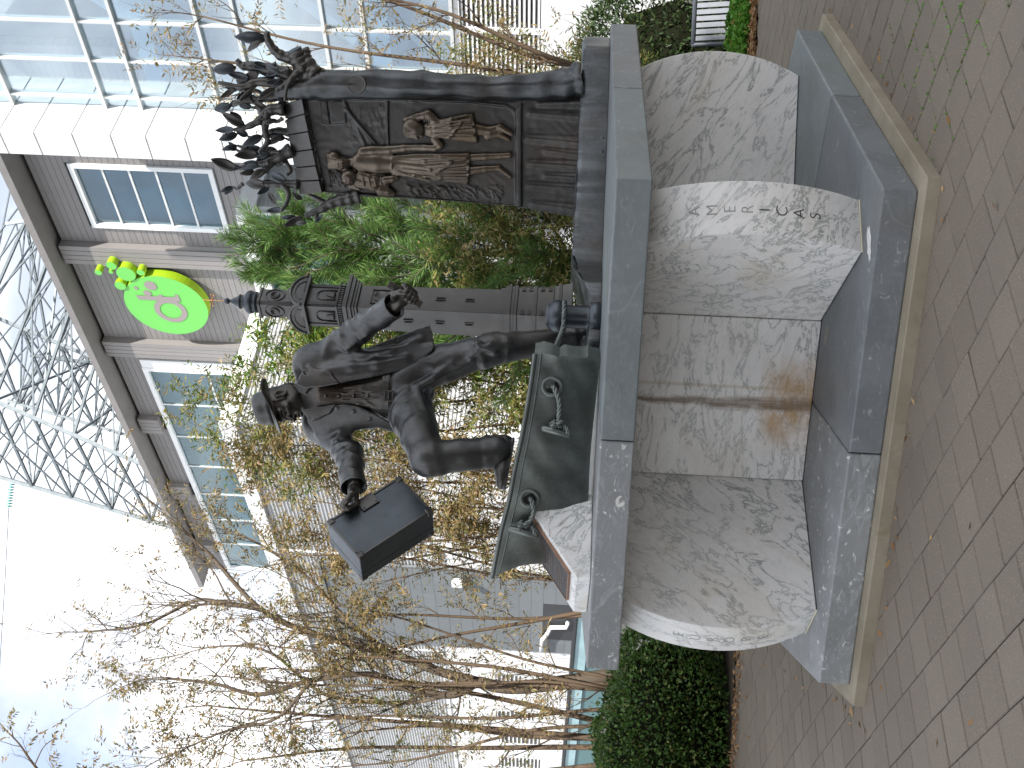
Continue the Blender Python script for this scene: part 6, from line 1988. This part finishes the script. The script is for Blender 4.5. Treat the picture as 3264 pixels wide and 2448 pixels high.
# ---------------------------------------------------------------- lattice pylon behind
M_STEEL = plain('galvanised_steel', (0.17, 0.20, 0.22), 0.5, 0.2, 0.2, 4.0)
PYD = 52.0
def py_(px, py, dy=0.0): return at(px, py, PYD + dy)
la0, la1 = py_(41, 1533), py_(477, 1660)
lb0, lb1 = py_(0, 1285, -4), py_(468, 1487, -5)
lc0, lc1 = py_(0, 1120, 5), py_(468, 1180, 6)
ld0, ld1 = py_(0, 716, 2), py_(180, 690, 2)
pyl = thing('lattice_pylon', (float(lb1.x), float(lb1.y), 0), 'grey steel lattice power pylon rising behind the clad building', 'pylon')
zlo_, zhi_ = 11.5, 31.0
def leg(a, b, z):
    t = (z - a.z) / (b.z - a.z); return a + (b - a) * t
legs = [(la0, la1), (lb0, lb1), (ld0, ld1), (lc0, lc1)]      # around: left, near, right, far
for (a, b) in legs:
    MB().beam(leg(a, b, zlo_), leg(a, b, zhi_), 0.17, 0.17).build('leg', M_STEEL, pyl)
lev = [zlo_ + 2.05 * k for k in range(10)]
for i, z in enumerate(lev):
    for f in range(4):
        a, b = legs[f], legs[(f + 1) % 4]
        MB().beam(leg(*a, z), leg(*b, z), 0.12, 0.12).build('girt', M_STEEL, pyl)
        z2 = lev[i + 1] if i + 1 < len(lev) else zhi_
        p, q, r, s_ = leg(*a, z), leg(*b, z), leg(*a, z2), leg(*b, z2)
        m1 = (r + s_) / 2; m0 = (p + q) / 2
        MB().beam(p, m1, 0.07).build('brace', M_STEEL, pyl)
        MB().beam(q, m1, 0.07).build('brace', M_STEEL, pyl)
        MB().beam(m0, (p + m1) / 2, 0.06).build('brace', M_STEEL, pyl)
        MB().beam(m0, (q + m1) / 2, 0.06).build('brace', M_STEEL, pyl)
        MB().beam((p + r) / 2, (p + m1) / 2, 0.055).build('brace', M_STEEL, pyl)
        MB().beam((q + s_) / 2, (q + m1) / 2, 0.055).build('brace', M_STEEL, pyl)
    if i % 2 == 0:
        MB().beam(leg(*legs[0], z), leg(*legs[2], z), 0.10).build('diaphragm_bar', M_STEEL, pyl)
        MB().beam(leg(*legs[1], z), leg(*legs[3], z), 0.10).build('diaphragm_bar', M_STEEL, pyl)
M3 = [tuple(p + Vector((3.5, 3.0, 0.4)) for p in l_) for l_ in legs]
for (a, b) in M3:
    MB().beam(leg(a, b, zlo_ + 1), leg(a, b, zhi_), 0.16).build('leg', M_STEEL, pyl)
for i, z in enumerate(lev):
    for f in range(4):
        a, b = M3[f], M3[(f + 1) % 4]
        p, q = leg(*a, z + 0.4), leg(*b, z + 0.4); r_2, s_2 = leg(*a, z + 2.4), leg(*b, z + 2.4)
        MB().beam(p, s_2, 0.07).build('brace', M_STEEL, pyl); MB().beam(q, r_2, 0.07).build('brace', M_STEEL, pyl)
        MB().beam(p, q, 0.12).build('girt', M_STEEL, pyl)
ins = thing('insulator_string', tuple(py_(34, 1545)), 'string of teal insulator discs hanging off the pylon arm', 'insulator')
i0, i1 = py_(38, 1540), py_(28, 1618)
dI = (i1 - i0).normalized()
ax1_ = dI.orthogonal().normalized(); ax2_ = dI.cross(ax1_)
M_INS = plain('insulator_glaze', (0.12, 0.36, 0.34), 0.25)
for k in range(9):
    c = i0 + (i1 - i0) * (k + 0.5) / 9
    MB().lathe([(0.02, -0.05), (0.15, -0.03), (0.16, 0.0), (0.06, 0.03), (0.02, 0.05)], c, 14, (ax1_, ax2_, dI)).build('insulator_disc', M_INS, ins, smooth=True)
pw = thing('power_line', tuple(i1), 'thin power cable running off left from the pylon', 'cable')
MB().tube([i1, py_(16, 1850, 4), py_(-6, 2200, 9), py_(-30, 2600, 14)], 0.022, 6).build('conductor', M_STEEL, pw)

# ---------------------------------------------------------------- brick block added out of view, behind the viewer, to shade the plaza
shb = thing('added_shade_block', (2.0, -16, 0), 'added tall brick block, unseen behind the viewer, placed to shade the plaza', 'building')
M_BRICK = plain('red_brick', (0.30, 0.20, 0.15), 0.85, var=0.25, scale=6)
MB().box((2.6, -16, 9.5), (8.4, 4.0, 9.5)).build('wall', M_BRICK, shb)
for i in range(6):
    for j in range(5):
        c = Vector((-4.4 + 2.8 * i, -11.96, 2.2 + 3.4 * j))
        o = MB().box(c, (0.7, 0.06, 0.95)).build('window', M_WPAINT, shb)
        MB().box(c + Vector((0, 0.06, 0)), (0.6, 0.012, 0.85)).build('pane', M_GLASS3, o)
MB().box((2.6, -16, 19.12), (8.7, 4.3, 0.12)).build('roof', M_CLADP, shb)
# ---------------------------------------------------------------- vegetation
def mat_leaf(name, stops, trans=0.35, rough=0.55):
    m = NT(name)
    g = m.n('ShaderNodeNewGeometry')
    c = m.ramp(g.outputs['Random Per Island'], stops)
    m.color(c); m.rough(rough)
    tr = m.n('ShaderNodeBsdfTranslucent'); m.l(c, tr.inputs['Color'])
    ms = m.n('ShaderNodeMixShader'); ms.inputs[0].default_value = trans
    m.l(m.b.outputs[0], ms.inputs[1]); m.l(tr.outputs[0], ms.inputs[2]); m.l(ms.outputs[0], m.out.inputs['Surface'])
    return m.m
TAN = [(0.0, (0.24, 0.155, 0.07)), (0.3, (0.36, 0.26, 0.125)), (0.55, (0.20, 0.17, 0.05)), (0.78, (0.10, 0.115, 0.03)), (1.0, (0.31, 0.20, 0.10))]
OLIVE = [(0.0, (0.080, 0.125, 0.022)), (0.3, (0.13, 0.18, 0.03)), (0.55, (0.25, 0.22, 0.06)), (0.78, (0.36, 0.26, 0.12)), (1.0, (0.10, 0.145, 0.025))]
GREEN = [(0.0, (0.05, 0.12, 0.015)), (0.5, (0.10, 0.20, 0.025)), (0.8, (0.20, 0.26, 0.03)), (1.0, (0.36, 0.27, 0.09))]
M_LTAN = mat_leaf('leaf_tan', TAN); M_LOL = mat_leaf('leaf_olive', OLIVE); M_LGR = mat_leaf('leaf_green', GREEN)
M_NEED = mat_leaf('pine_needles', [(0.0, (0.045, 0.11, 0.025)), (0.6, (0.09, 0.19, 0.035)), (1.0, (0.17, 0.26, 0.06))], 0.2)
M_BOX = mat_leaf('box_leaf', [(0.0, (0.030, 0.070, 0.014)), (0.5, (0.055, 0.125, 0.022)), (0.85, (0.11, 0.22, 0.035)), (1.0, (0.20, 0.17, 0.05))], 0.2)
M_YEW = mat_leaf('yew_leaf', [(0.0, (0.020, 0.042, 0.014)), (0.7, (0.040, 0.078, 0.020)), (1.0, (0.09, 0.10, 0.03))], 0.15)
M_IVY = mat_leaf('ivy_leaf', [(0.0, (0.07, 0.19, 0.025)), (0.5, (0.13, 0.32, 0.04)), (0.9, (0.22, 0.42, 0.08)), (1.0, (0.34, 0.25, 0.07))], 0.25)
M_DEAD = mat_leaf('dead_leaf', [(0.0, (0.20, 0.10, 0.04)), (0.5, (0.34, 0.19, 0.08)), (1.0, (0.46, 0.30, 0.14))], 0.15)
def mat_bark(name, a, b):
    m = NT(name)
    n = m.noise(m.pos((9, 9, 1.2)), 3.0, 7, 0.7, 0.4)
    f = m.noise(m.pos(), 40, 4, 0.6)
    c = m.mix(m.ramp(n, [(0.3, 0.0), (0.7, 1.0)]), a, b)
    c = m.mix(m.math('MULTIPLY', m.ramp(f, [(0.6, 0.0), (0.7, 1.0)]), 0.5), c, tuple(min(1, x * 1.7) for x in b))
    m.color(c); m.rough(0.85); m.bump(n, 0.5, 0.01)
    return m.m
M_BARK = mat_bark('bark_brown', (0.055, 0.042, 0.031), (0.135, 0.104, 0.074))
M_TWIG = mat_bark('twig_brown', (0.060, 0.042, 0.028), (0.135, 0.092, 0.058))

def leaves_mesh(name, pos, dirs, size, width, mat, parent, kind=None, droop=0.0, seed=0):
    """one folded four-sided leaf per position"""
    r = np.random.default_rng(seed)
    n = len(pos)
    pos = np.asarray(pos); d = np.asarray(dirs) + 1e-6
    d = d / np.linalg.norm(d, axis=1)[:, None]
    rv = r.normal(size=(n, 3)); s_ = np.cross(d, rv); s_ /= np.linalg.norm(s_, axis=1)[:, None] + 1e-9
    nm = np.cross(s_, d)
    L_ = (size * r.uniform(0.6, 1.35, n))[:, None]; W_ = L_ * width
    c = r.uniform(-0.25, 0.35, n)[:, None] * L_
    V = np.stack([pos, pos + d * L_ * 0.45 + s_ * W_ * 0.5 + nm * c * 0.35, pos + d * L_ + nm * (c * 0.2), pos + d * L_ * 0.45 - s_ * W_ * 0.5 + nm * c * 0.35], 1).reshape(-1, 3)
    F = np.arange(4 * n).reshape(n, 4)
    o = mk(name, V, F, mat, parent)
    if kind: o['kind'] = kind
    return o
class Tree:
    def __init__(s, seed):
        s.r = random.Random(seed); s.m = MB(); s.lp = []; s.ld = []
    def rd(s): return Vector((s.r.gauss(0, 1), s.r.gauss(0, 1), s.r.gauss(0, 1))).normalized()
    def frond(s, p, d, L_=0.2, n=6):
        """pinnate leaf hanging from p"""
        d = (d + Vector((0, 0, -0.25)) + s.rd() * 0.35).normalized()
        sd = d.cross(s.rd()).normalized()
        for k in range(n):
            t = (k + 1) / n
            q = p + d * (L_ * t) + Vector((0, 0, -0.10 * L_ * t * t))
            for sg in (-1, 1):
                s.lp.append(tuple(q)); s.ld.append(tuple(sd * sg * 0.8 + d * 0.6 + Vector((0, 0, -0.35)) + s.rd() * 0.35))
    def limb(s, pts, r0, r1, n=6):
        P = spline([tuple(p) for p in pts], 5 * len(pts))
        s.m.tube([Vector(p) for p in P], list(np.linspace(r0, r1, len(P))), n)
        return [Vector(p) for p in P]
    def twig(s, p, d, L_, r, depth, leaf, up=0.25, fl=0.2):
        pts = [p]; q = p; dd = d.normalized()
        n = 5 if depth > 0 else 4
        for k in range(n):
            dd = (dd + s.rd() * 0.22 + Vector((0, 0, up * 0.25))).normalized()
            q = q + dd * (L_ / n); pts.append(q)
        s.m.tube(pts, [r * (1 - 0.75 * k / n) for k in range(n + 1)], 5 if r > 0.006 else 4, cap=False)
        if depth > 0:
            for k in range(1, n + 1):
                if s.r.random() < 0.85:
                    nd = ((pts[k] - pts[k - 1]).normalized() + s.rd() * 0.75).normalized()
                    s.twig(pts[k], nd, L_ * s.r.uniform(0.4, 0.7), r * 0.60 * (1 - 0.09 * k), depth - 1, leaf, up, fl)
        else:
            for k in range(1, n + 1):
                if s.r.random() < leaf:
                    s.frond(pts[k], (pts[k] - pts[k - 1]).normalized() + s.rd() * 0.4, fl * s.r.uniform(0.6, 1.2), s.r.choice((3, 4, 5, 6)))
    def dress(s, P, L_, r, depth, leaf, t0=0.35, every=2, up=0.3, fl=0.2):
        n = len(P)
        for k in range(int(n * t0), n, every):
            d = (P[min(k + 1, n - 1)] - P[k - 1]).normalized()
            s.twig(P[k], (d + s.rd() * 0.9).normalized(), L_ * s.r.uniform(0.6, 1.2) * (1 - 0.35 * k / n), r * (1 - 0.5 * k / n), depth, leaf, up, fl)
        s.twig(P[-1], (P[-1] - P[-2]).normalized(), L_ * 0.8, r * 0.6, depth, leaf, up, fl)
    def done(s, name, loc, label, cat, group, leafmat, size, width, bark=None, seed=0):
        t = thing(name, loc, label, cat, group)
        s.m.build('trunk', bark or M_TWIG, t, smooth=True)
        if s.lp:
            leaves_mesh('crown', np.array(s.lp), np.array(s.ld), size, width, leafmat, t, seed=seed)
        return t
def px_path(pts, Y, dY=0.0):
    return [at(x, y, Y + dY * i) for i, (x, y) in enumerate(pts)]
GRP = 'thin-stemmed trees and shrubs behind the monument'
# left tree with the thick trunk, limbs traced from the photograph
T = Tree(21); D1 = 10.7
b0 = at(2000, 2155, D1); root = Vector((b0.x - 0.03, D1, -0.02))
trunk = T.limb([root] + px_path([(2000, 2155), (1850, 2168), (1690, 2188), (1600, 2190), (1524, 2174)], D1), 0.085, 0.058, 10)
fk = trunk[-1]
A_ = T.limb([fk] + px_path([(1400, 2140), (1250, 2085), (1000, 2020), (829, 1940), (674, 1774), (571, 1677)], D1, 0.06), 0.054, 0.014, 8)
B_l = T.limb([fk] + px_path([(1440, 2215), (1300, 2195), (1180, 2150), (994, 2168), (829, 2214), (686, 2180), (520, 2160)], D1, -0.08), 0.046, 0.012, 8)
C_l = T.limb([at(829, 1940, D1 + .2)] + px_path([(700, 1920), (617, 1917), (457, 1991), (286, 2014)], D1 + .2, 0.08), 0.030, 0.010, 6)
D_l = T.limb([at(1250, 2085, D1 + .1)] + px_path([(1120, 1990), (1000, 1860), (870, 1760), (760, 1700)], D1, 0.2), 0.028, 0.009, 6)
E_l = T.limb([at(994, 2168, D1 - .3)] + px_path([(880, 2290), (720, 2330), (560, 2400)], D1 - .3, -0.1), 0.022, 0.006, 6)
F_l = T.limb([at(1440, 2215, D1)] + px_path([(1280, 2240), (1040, 2215), (860, 2080), (700, 2060), (560, 2090)], D1 + .3, 0.1), 0.026, 0.006, 6)
for P, lf in ((A_, 0.30), (B_l, 0.42), (C_l, 0.12), (D_l, 0.35), (E_l, 0.7), (F_l, 0.35)):
    T.dress(P, 0.85, 0.013, 2, lf * 0.6, 0.10, 2, 0.35, 0.15)
T.done('ailanthus_tree', root, 'thick-trunked bare-limbed tree with sparse brown leaves behind the hedge', 'tree', GRP, M_LTAN, 0.050, 0.30, M_BARK, 1)
def stemmed(seed, base, tops, r0, leaf, label, mat, size, depth=1, t0=0.4, L_=0.5, every=2, fl=0.2, cat='tree', bark=None, up=0.3):
    T = Tree(seed)
    for (tx_, ty_, tz_) in tops:
        b = Vector(base) + Vector((T.r.uniform(-.12, .12), T.r.uniform(-.12, .12), -0.02))
        e = Vector((tx_, ty_, tz_))
        mid = b.lerp(e, 0.45) + Vector((T.r.uniform(-.12, .12), T.r.uniform(-.12, .12), T.r.uniform(0.05, .25)))
        m2 = b.lerp(e, 0.75) + Vector((T.r.uniform(-.1, .1), T.r.uniform(-.1, .1), T.r.uniform(0, .15)))
        P = T.limb([b, b.lerp(mid, 0.5) + Vector((T.r.uniform(-.05, .05), 0, 0)), mid, m2, e], r0 * T.r.uniform(0.7, 1.15), r0 * 0.22, 6)
        T.dress(P, L_, r0 * 0.36, depth, leaf, t0, every, up, fl)
    return T.done('leafy_shrub_tree', base, label, cat, GRP, mat, size, 0.24, bark, seed)
stemmed(31, (-1.15, 10.3, 0), [(-1.55, 10.2, 3.7), (-1.0, 10.5, 4.1), (-0.6, 10.1, 3.5), (-1.9, 10.6, 3.4), (-1.25, 10.0, 2.9), (-0.8, 10.4, 4.3)], 0.030, 1.0, 'multi-stemmed shrub tree with tan leaves behind the suitcase', M_LTAN, 0.060, 2, 0.42, 0.50, 3)
stemmed(32, (-2.15, 10.9, 0), [(-2.5, 10.8, 4.0), (-1.9, 11.0, 4.2), (-2.9, 10.7, 3.6), (-1.6, 10.8, 3.5)], 0.030, 0.62, 'fan of slim brown stems with dry leaves in front of the grey annex', M_LTAN, 0.058, 1, 0.48, 0.45, 2)
stemmed(33, (-3.75, 11.2, 0), [(-4.2, 11.3, 4.8), (-3.6, 11.2, 5.2), (-3.1, 11.0, 4.4), (-4.8, 11.0, 4.2), (-3.9, 11.6, 3.6)], 0.038, 0.45, 'slim-stemmed tree at the far left in front of the white wall', M_LOL, 0.060, 1, 0.40, 0.55, 2)
stemmed(34, (-0.15, 10.5, 0), [(-0.35, 10.4, 4.5), (0.15, 10.6, 4.2), (-0.7, 10.3, 4.0), (0.35, 10.2, 3.5), (0.0, 10.1, 3.0)], 0.034, 0.9, 'bushy tree with olive and tan leaves directly behind the man', M_LOL, 0.066, 2, 0.32, 0.62, 2)
stemmed(35, (0.55, 9.9, 0), [(0.45, 9.8, 3.9), (0.9, 9.9, 3.2), (0.15, 10.0, 3.4), (0.7, 9.6, 2.6)], 0.024, 0.9, 'leafy green shrub rising behind the bell tower', M_LGR, 0.072, 2, 0.30, 0.55, 3)
stemmed(36, (1.35, 8.9, 0), [(1.2, 8.8, 2.2), (1.65, 8.9, 2.4), (0.85, 8.8, 2.0), (1.45, 8.6, 1.8), (1.1, 8.7, 1.7)], 0.016, 0.9, 'low shrub with curled tan leaves between tower and cottage relief', M_LOL, 0.056, 2, 0.30, 0.45, 4)
stemmed(37, (2.55, 9.7, 0), [(2.75, 9.3, 4.9), (3.2, 9.5, 5.0), (2.6, 9.2, 3.9), (3.6, 9.5, 4.3), (3.35, 9.2, 3.5), (2.5, 9.4, 4.5)], 0.036, 0.62, 'tan-leaved tree spreading behind the cottage relief at right', M_LTAN, 0.055, 1, 0.35, 0.60, 2)
stemmed(38, (2.75, 10.9, 0), [(2.6, 10.8, 2.5), (3.2, 10.9, 2.6), (2.9, 10.7, 2.1), (3.6, 10.9, 2.3)], 0.020, 0.9, 'low leafy shrub beside the right end of the slab', M_LOL, 0.060, 1, 0.30, 0.42, 2)
stemmed(41, (-3.0, 10.5, 0), [(-3.5, 10.4, 4.3), (-3.1, 10.6, 4.9), (-2.7, 10.4, 4.5), (-2.3, 10.6, 3.9), (-3.9, 10.5, 3.6), (-2.9, 10.2, 3.4), (-3.3, 10.8, 4.0)], 0.026, 0.5, 'dense fan of upright stems just right of the thick trunk', M_LTAN, 0.052, 1, 0.35, 0.55, 2)
stemmed(42, (-4.6, 10.4, 0), [(-4.9, 10.3, 4.6), (-4.5, 10.5, 5.0), (-4.1, 10.4, 4.1), (-5.2, 10.4, 3.9), (-4.4, 10.1, 3.3)], 0.030, 0.6, 'slim-stemmed tree cut by the left edge of the view', M_LOL, 0.055, 1, 0.35, 0.55, 2)
stemmed(43, (-1.65, 11.6, 0), [(-1.9, 11.5, 3.9), (-1.4, 11.7, 4.3), (-1.1, 11.5, 3.6), (-2.2, 11.6, 3.3), (-1.6, 11.3, 3.0)], 0.024, 0.75, 'tan-leaved stems farther back between annex and suitcase', M_LTAN, 0.055, 1, 0.40, 0.50, 2)
T = Tree(40)
P = T.limb(px_path([(300, 2600), (200, 2540), (110, 2440), (60, 2370), (10, 2320)], 8.5), 0.016, 0.004, 6)
T.dress(P, 0.35, 0.005, 1, 0.35, 0.2, 3, 0.2, 0.15)
P = T.limb(px_path([(110, 2440), (140, 2380), (180, 2350)], 8.5), 0.006, 0.003, 5)
tb2 = at(300, 2600, 8.5)
T.limb([Vector((tb2.x - 0.35, 8.5, -0.02)), Vector((tb2.x - 0.2, 8.5, 2.4)), tb2], 0.05, 0.017, 8)
T.done('bare_tree', (tb2.x - 0.35, 8.5, 0), 'bare twig tip reaching in at the top left corner of the sky', 'tree', None, M_LTAN, 0.045, 0.3, None, 40)

# --- pine
T = Tree(50)
pb_ = Vector((1.10, 9.05, -0.02)); ptop = Vector((1.05, 9.05, 4.1))
T.limb([pb_, pb_.lerp(ptop, 0.5) + Vector((0.04, 0, 0)), ptop], 0.06, 0.014, 8)
npos, ndir = [], []
def pine_branch(p, d, L_, r, depth):
    pts = [p]; q = p; dd = d.normalized()
    for k in range(5):
        dd = (dd + T.rd() * 0.10 + Vector((0, 0, 0.16))).normalized(); q = q + dd * (L_ / 5); pts.append(q)
    T.m.tube(pts, [r * (1 - 0.13 * k) for k in range(6)], 5, cap=False)
    for k in range(1, 6):
        a, b = pts[k - 1], pts[k]; ax = (b - a).normalized()
        if depth == 0 or k >= 3:
            for i in range(34):
                t = T.r.random(); rd_ = T.rd(); rd_ = (rd_ - ax * rd_.dot(ax)).normalized()
                npos.append(tuple(a.lerp(b, t))); ndir.append(tuple(ax * T.r.uniform(0.5, 1.1) + rd_ * 0.8))
        if depth > 0 and k >= 1:
            for sg in (-1, 1):
                if T.r.random() < 0.8:
                    pine_branch(b, (ax * 0.8 + T.rd() * 0.75).normalized(), L_ * T.r.uniform(0.35, 0.55), r * 0.5, depth - 1)
k = 0
z = 1.3
while z < 4.05:
    f = (z - 1.3) / 2.75
    for i in range(4):
        a = k * 1.1 + i * math.pi / 2
        Lb = (1.02 - 0.62 * f) * T.r.uniform(0.75, 1.15)
        pine_branch(pb_.lerp(ptop, (z + 0.02) / 4.12), Vector((math.cos(a), math.sin(a), 0.35 + 0.6 * f)), Lb, 0.014, 1)
    z += 0.26; k += 1
pine_branch(ptop, Vector((0, 0, 1)), 0.45, 0.01, 0)
pt_ = thing('pine_tree', pb_, 'young green pine tree standing between the bell tower and cottage relief', 'tree')
T.m.build('trunk', M_BARK, pt_, smooth=True)
leaves_mesh('crown', np.array(npos), np.array(ndir), 0.105, 0.045, M_NEED, pt_, seed=50)

# --- clipped box hedge at the left
def bush(c, rad, n, pw, lump, seed):
    r = np.random.default_rng(seed)
    d = r.normal(size=(n, 3)); d /= np.linalg.norm(d, axis=1)[:, None]
    q = d / (np.abs(d) ** pw).sum(1)[:, None] ** (1 / pw)
    p = np.array(c) + q * np.array(rad)
    l_ = np.array([lump * mnoise.noise(Vector(x * 2.0)) + 0.45 * lump * mnoise.noise(Vector(x * 6.5) + Vector((9, 0, 0))) for x in p])
    dn = q ** 3; dn /= np.linalg.norm(dn, axis=1)[:, None]
    p = p + dn * (l_ + r.normal(size=n) * 0.03 - 0.02)[:, None]
    ok = (p[:, 2] > 0.02) & (p[:, 1] < c[1] + rad[1] * 0.6)
    return p[ok], (dn + r.normal(size=(n, 3)) * 0.65)[ok]
M_INNER = plain('inner_dark', (0.012, 0.014, 0.008), 1.0, spec=0.0)  # near-black fill for the solid cores inside hedge and evergreen shrubs
hd = thing('box_hedge', (-3.6, 9.8, 0), 'dark green clipped box hedge along the edge of the paving', 'hedge')
P, Dn = bush((-3.98, 9.85, 0.44), (1.95, 0.98, 0.62), 60000, 2.7, 0.11, 60)
leaves_mesh('crown', P, Dn, 0.036, 0.62, M_BOX, hd, seed=60)
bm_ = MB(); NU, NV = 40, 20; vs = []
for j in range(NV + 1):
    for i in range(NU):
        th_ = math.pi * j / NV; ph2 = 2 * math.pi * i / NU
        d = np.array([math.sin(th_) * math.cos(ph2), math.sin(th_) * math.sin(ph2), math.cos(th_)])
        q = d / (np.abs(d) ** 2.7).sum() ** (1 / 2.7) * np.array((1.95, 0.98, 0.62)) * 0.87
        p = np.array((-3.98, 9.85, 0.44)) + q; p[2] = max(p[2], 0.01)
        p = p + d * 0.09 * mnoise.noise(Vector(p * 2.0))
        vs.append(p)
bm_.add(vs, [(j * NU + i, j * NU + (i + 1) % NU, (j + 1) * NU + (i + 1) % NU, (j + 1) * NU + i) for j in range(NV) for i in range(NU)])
bm_.build('inner_core', M_INNER, hd, smooth=True)
# --- dark evergreen shrubs behind the bench
for i, (x, y, zc_, rx, rz_, lab) in enumerate(((3.9, 13.0, 0.45, 1.15, 1.15, 'dark evergreen shrub directly behind the bench'), (2.6, 12.0, 0.62, 0.85, 0.95, 'dark evergreen shrub under the right end of the slab'))):
    r = np.random.default_rng(70 + i)
    n = 17000
    d = r.normal(size=(n, 3)); d /= np.linalg.norm(d, axis=1)[:, None]
    lump = np.array([0.18 * mnoise.noise(Vector(q * 2.4) + Vector((i * 7, 0, 0))) for q in d])
    p = np.array([x, y, zc_]) + d * np.array([rx, 0.8, rz_]) * (1 + lump + r.normal(size=n) * 0.05)[:, None]
    ok = p[:, 2] > (-0.6 if i == 0 else 0.02)
    t = thing('evergreen_shrub', (x, y, 0), lab, 'shrub', 'dark evergreen shrubs')
    leaves_mesh('crown', p[ok], d[ok] + r.normal(size=(ok.sum(), 3)) * 0.6, 0.075, 0.32, M_YEW, t, seed=70 + i)
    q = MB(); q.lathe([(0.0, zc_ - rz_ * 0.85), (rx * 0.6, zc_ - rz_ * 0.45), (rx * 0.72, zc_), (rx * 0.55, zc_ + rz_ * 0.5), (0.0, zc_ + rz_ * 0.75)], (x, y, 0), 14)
    q.build('inner_core', M_INNER, t)
# planting beds
M_SOIL = plain('bed_soil', (0.055, 0.040, 0.026), 0.95, var=0.4, scale=14)
setp(MB().add([(-9, 9.05, 0.004), (-1.5, 9.05, 0.004), (-1.0, 9.5, 0.004), (2.4, 9.2, 0.004), (2.75, 9.55, 0.004), (6.5, 9.60, 0.004), (6.5, 10.44, 0.004), (2.98, 10.44, 0.004), (2.98, 15, 0.004), (-9, 15, 0.004)], [tuple(range(10))]).build('planting_bed', M_SOIL), kind='structure')
# ivy ground cover
r = np.random.default_rng(80); n = 9000
P = np.stack([r.uniform(2.9, 6.2, n), r.uniform(9.72, 10.42, n), np.zeros(n)], 1)
hgt = np.clip((P[:, 1] - 9.70) / 0.30, 0, 1) ** 0.5 * 0.10
P[:, 2] = hgt * r.uniform(0.55, 1.05, n) + 0.05 * np.array([mnoise.noise(Vector((a * 3, b * 3, 0))) for a, b in P[:, :2]]) + 0.02
ivo = leaves_mesh('ivy', P, r.normal(size=(n, 3)) * 0.5 + np.array([0, -0.6, 0.35]), 0.055, 0.95, M_IVY, None, seed=80)
setp(ivo, 'bright green ivy ground cover in front of the bench', 'ground cover', kind='stuff')
# dead leaves: mulch strip and scattered on the paving
P = []; 
n = 3400
a = np.stack([r.uniform(2.5, 6.2, n), r.normal(9.63, 0.07, n), r.uniform(0.005, 0.05, n)], 1); P.append(a)
n = 900; a = np.stack([r.uniform(-5.5, -1.9, n), 8.93 - np.abs(r.normal(0, 0.13, n)), r.uniform(0.002, 0.03, n)], 1); P.append(a)
n = 120; a = np.stack([r.uniform(-3.6, 3.8, n), r.uniform(3.2, 9.4, n), r.uniform(0.004, 0.012, n)], 1); P.append(a[[not inpent(Vector((q[0], q[1], 0)), 2.27) for q in a]])
n = 60
e_ = pent(2.30); a = []
for k in range(n):
    i = int(r.integers(0, 5)); t = r.random(); q = e_[i].lerp(e_[(i + 1) % 5], t); a.append((q.x + r.normal() * 0.03, q.y + r.normal() * 0.03, 0.008))
P.append(np.array(a))
P = np.concatenate(P)
fo = leaves_mesh('fallen_leaves', P, r.normal(size=(len(P), 3)) * np.array([1, 1, 0.22]), 0.045, 0.38, M_DEAD, None, seed=81)
setp(fo, 'dry brown leaves fallen along the beds and over the paving', 'fallen leaves', kind='stuff')
# moss tufts in the wider joints at the right
n = 2600; P = []
for k in range(n):
    j = int(r.integers(0, 9)); t = r.random()
    s_ = P0 + vd * (PW * (j - 9)) + ud * (r.uniform(-4.2, 3.0) * PL)
    if r.random() < 0.5:
        s_ = P0 + ud * ((int(r.integers(-14, 6)) + (0.5 if (j - 9) % 2 else 0) + 0.5) * PL) + vd * (PW * (j - 9 + t))
    if mnoise.noise(Vector((s_.x * 0.9 + 3.1, s_.y * 0.9, 2.0))) < 0.12: continue
    P.append((s_.x + r.normal() * 0.003, s_.y + r.normal() * 0.003, -0.004))
if P:
    P = np.array(P)
    mo = leaves_mesh('joint_moss', P, r.normal(size=(len(P), 3)) * 0.7 + np.array([0, 0, 0.8]), 0.012, 0.8, M_IVY, pav, seed=82); mo['kind'] = 'stuff'

# ---------------------------------------------------------------- bench
BY = 11.25
xl = at(2260, 132, BY).x; ztb = at(2216, 70, BY).z; ZF = HZ; zsb = ZF + 0.42
bn_ = thing('metal_bench', (xl + 0.85, BY, ZF), 'dark grey metal bench with vertical slats half hidden behind the ivy', 'bench')
M_BENCH = plain('bench_metal', (0.085, 0.095, 0.115), 0.4, 0.3, 0.15, 20)
MB().tube([(xl, BY + 0.10, ztb), (xl + 1.7, BY + 0.10, ztb)], 0.026, 8).build('top_rail', M_BENCH, bn_, smooth=True)
MB().tube([(xl, BY - 0.05, zsb + 0.05), (xl + 1.7, BY - 0.05, zsb + 0.05)], 0.024, 8).build('lower_rail', M_BENCH, bn_, smooth=True)
hh2 = ztb - zsb - 0.05
for k in range(24):
    x = xl + 0.055 + 0.070 * k
    MB().beam((x, BY - 0.05, zsb + 0.05), (x, BY + 0.10, ztb), 0.050, 0.016, (0, 1, 0)).build('back_slat', M_BENCH, bn_)
    MB().box((x, BY - 0.28, zsb + 0.02), (0.025, 0.24, 0.008)).build('seat_slat', M_BENCH, bn_)
for x in (xl - 0.01, xl + 1.71):
    MB().tube([(x, BY + 0.12, ZF), (x, BY - 0.02, zsb), (x, BY + 0.09, ztb - 0.02), (x, BY + 0.12, ztb)], 0.026, 8).build('leg', M_BENCH, bn_, smooth=True)
    MB().tube([(x, BY - 0.52, ZF), (x, BY - 0.50, zsb + 0.22)], 0.024, 8).build('leg', M_BENCH, bn_, smooth=True)
    MB().tube([(x, BY - 0.52, zsb + 0.16), (x, BY - 0.50, zsb + 0.24), (x, BY - 0.25, zsb + 0.27), (x, BY + 0.05, zsb + 0.24)], 0.022, 8).build('armrest', M_BENCH, bn_, smooth=True)
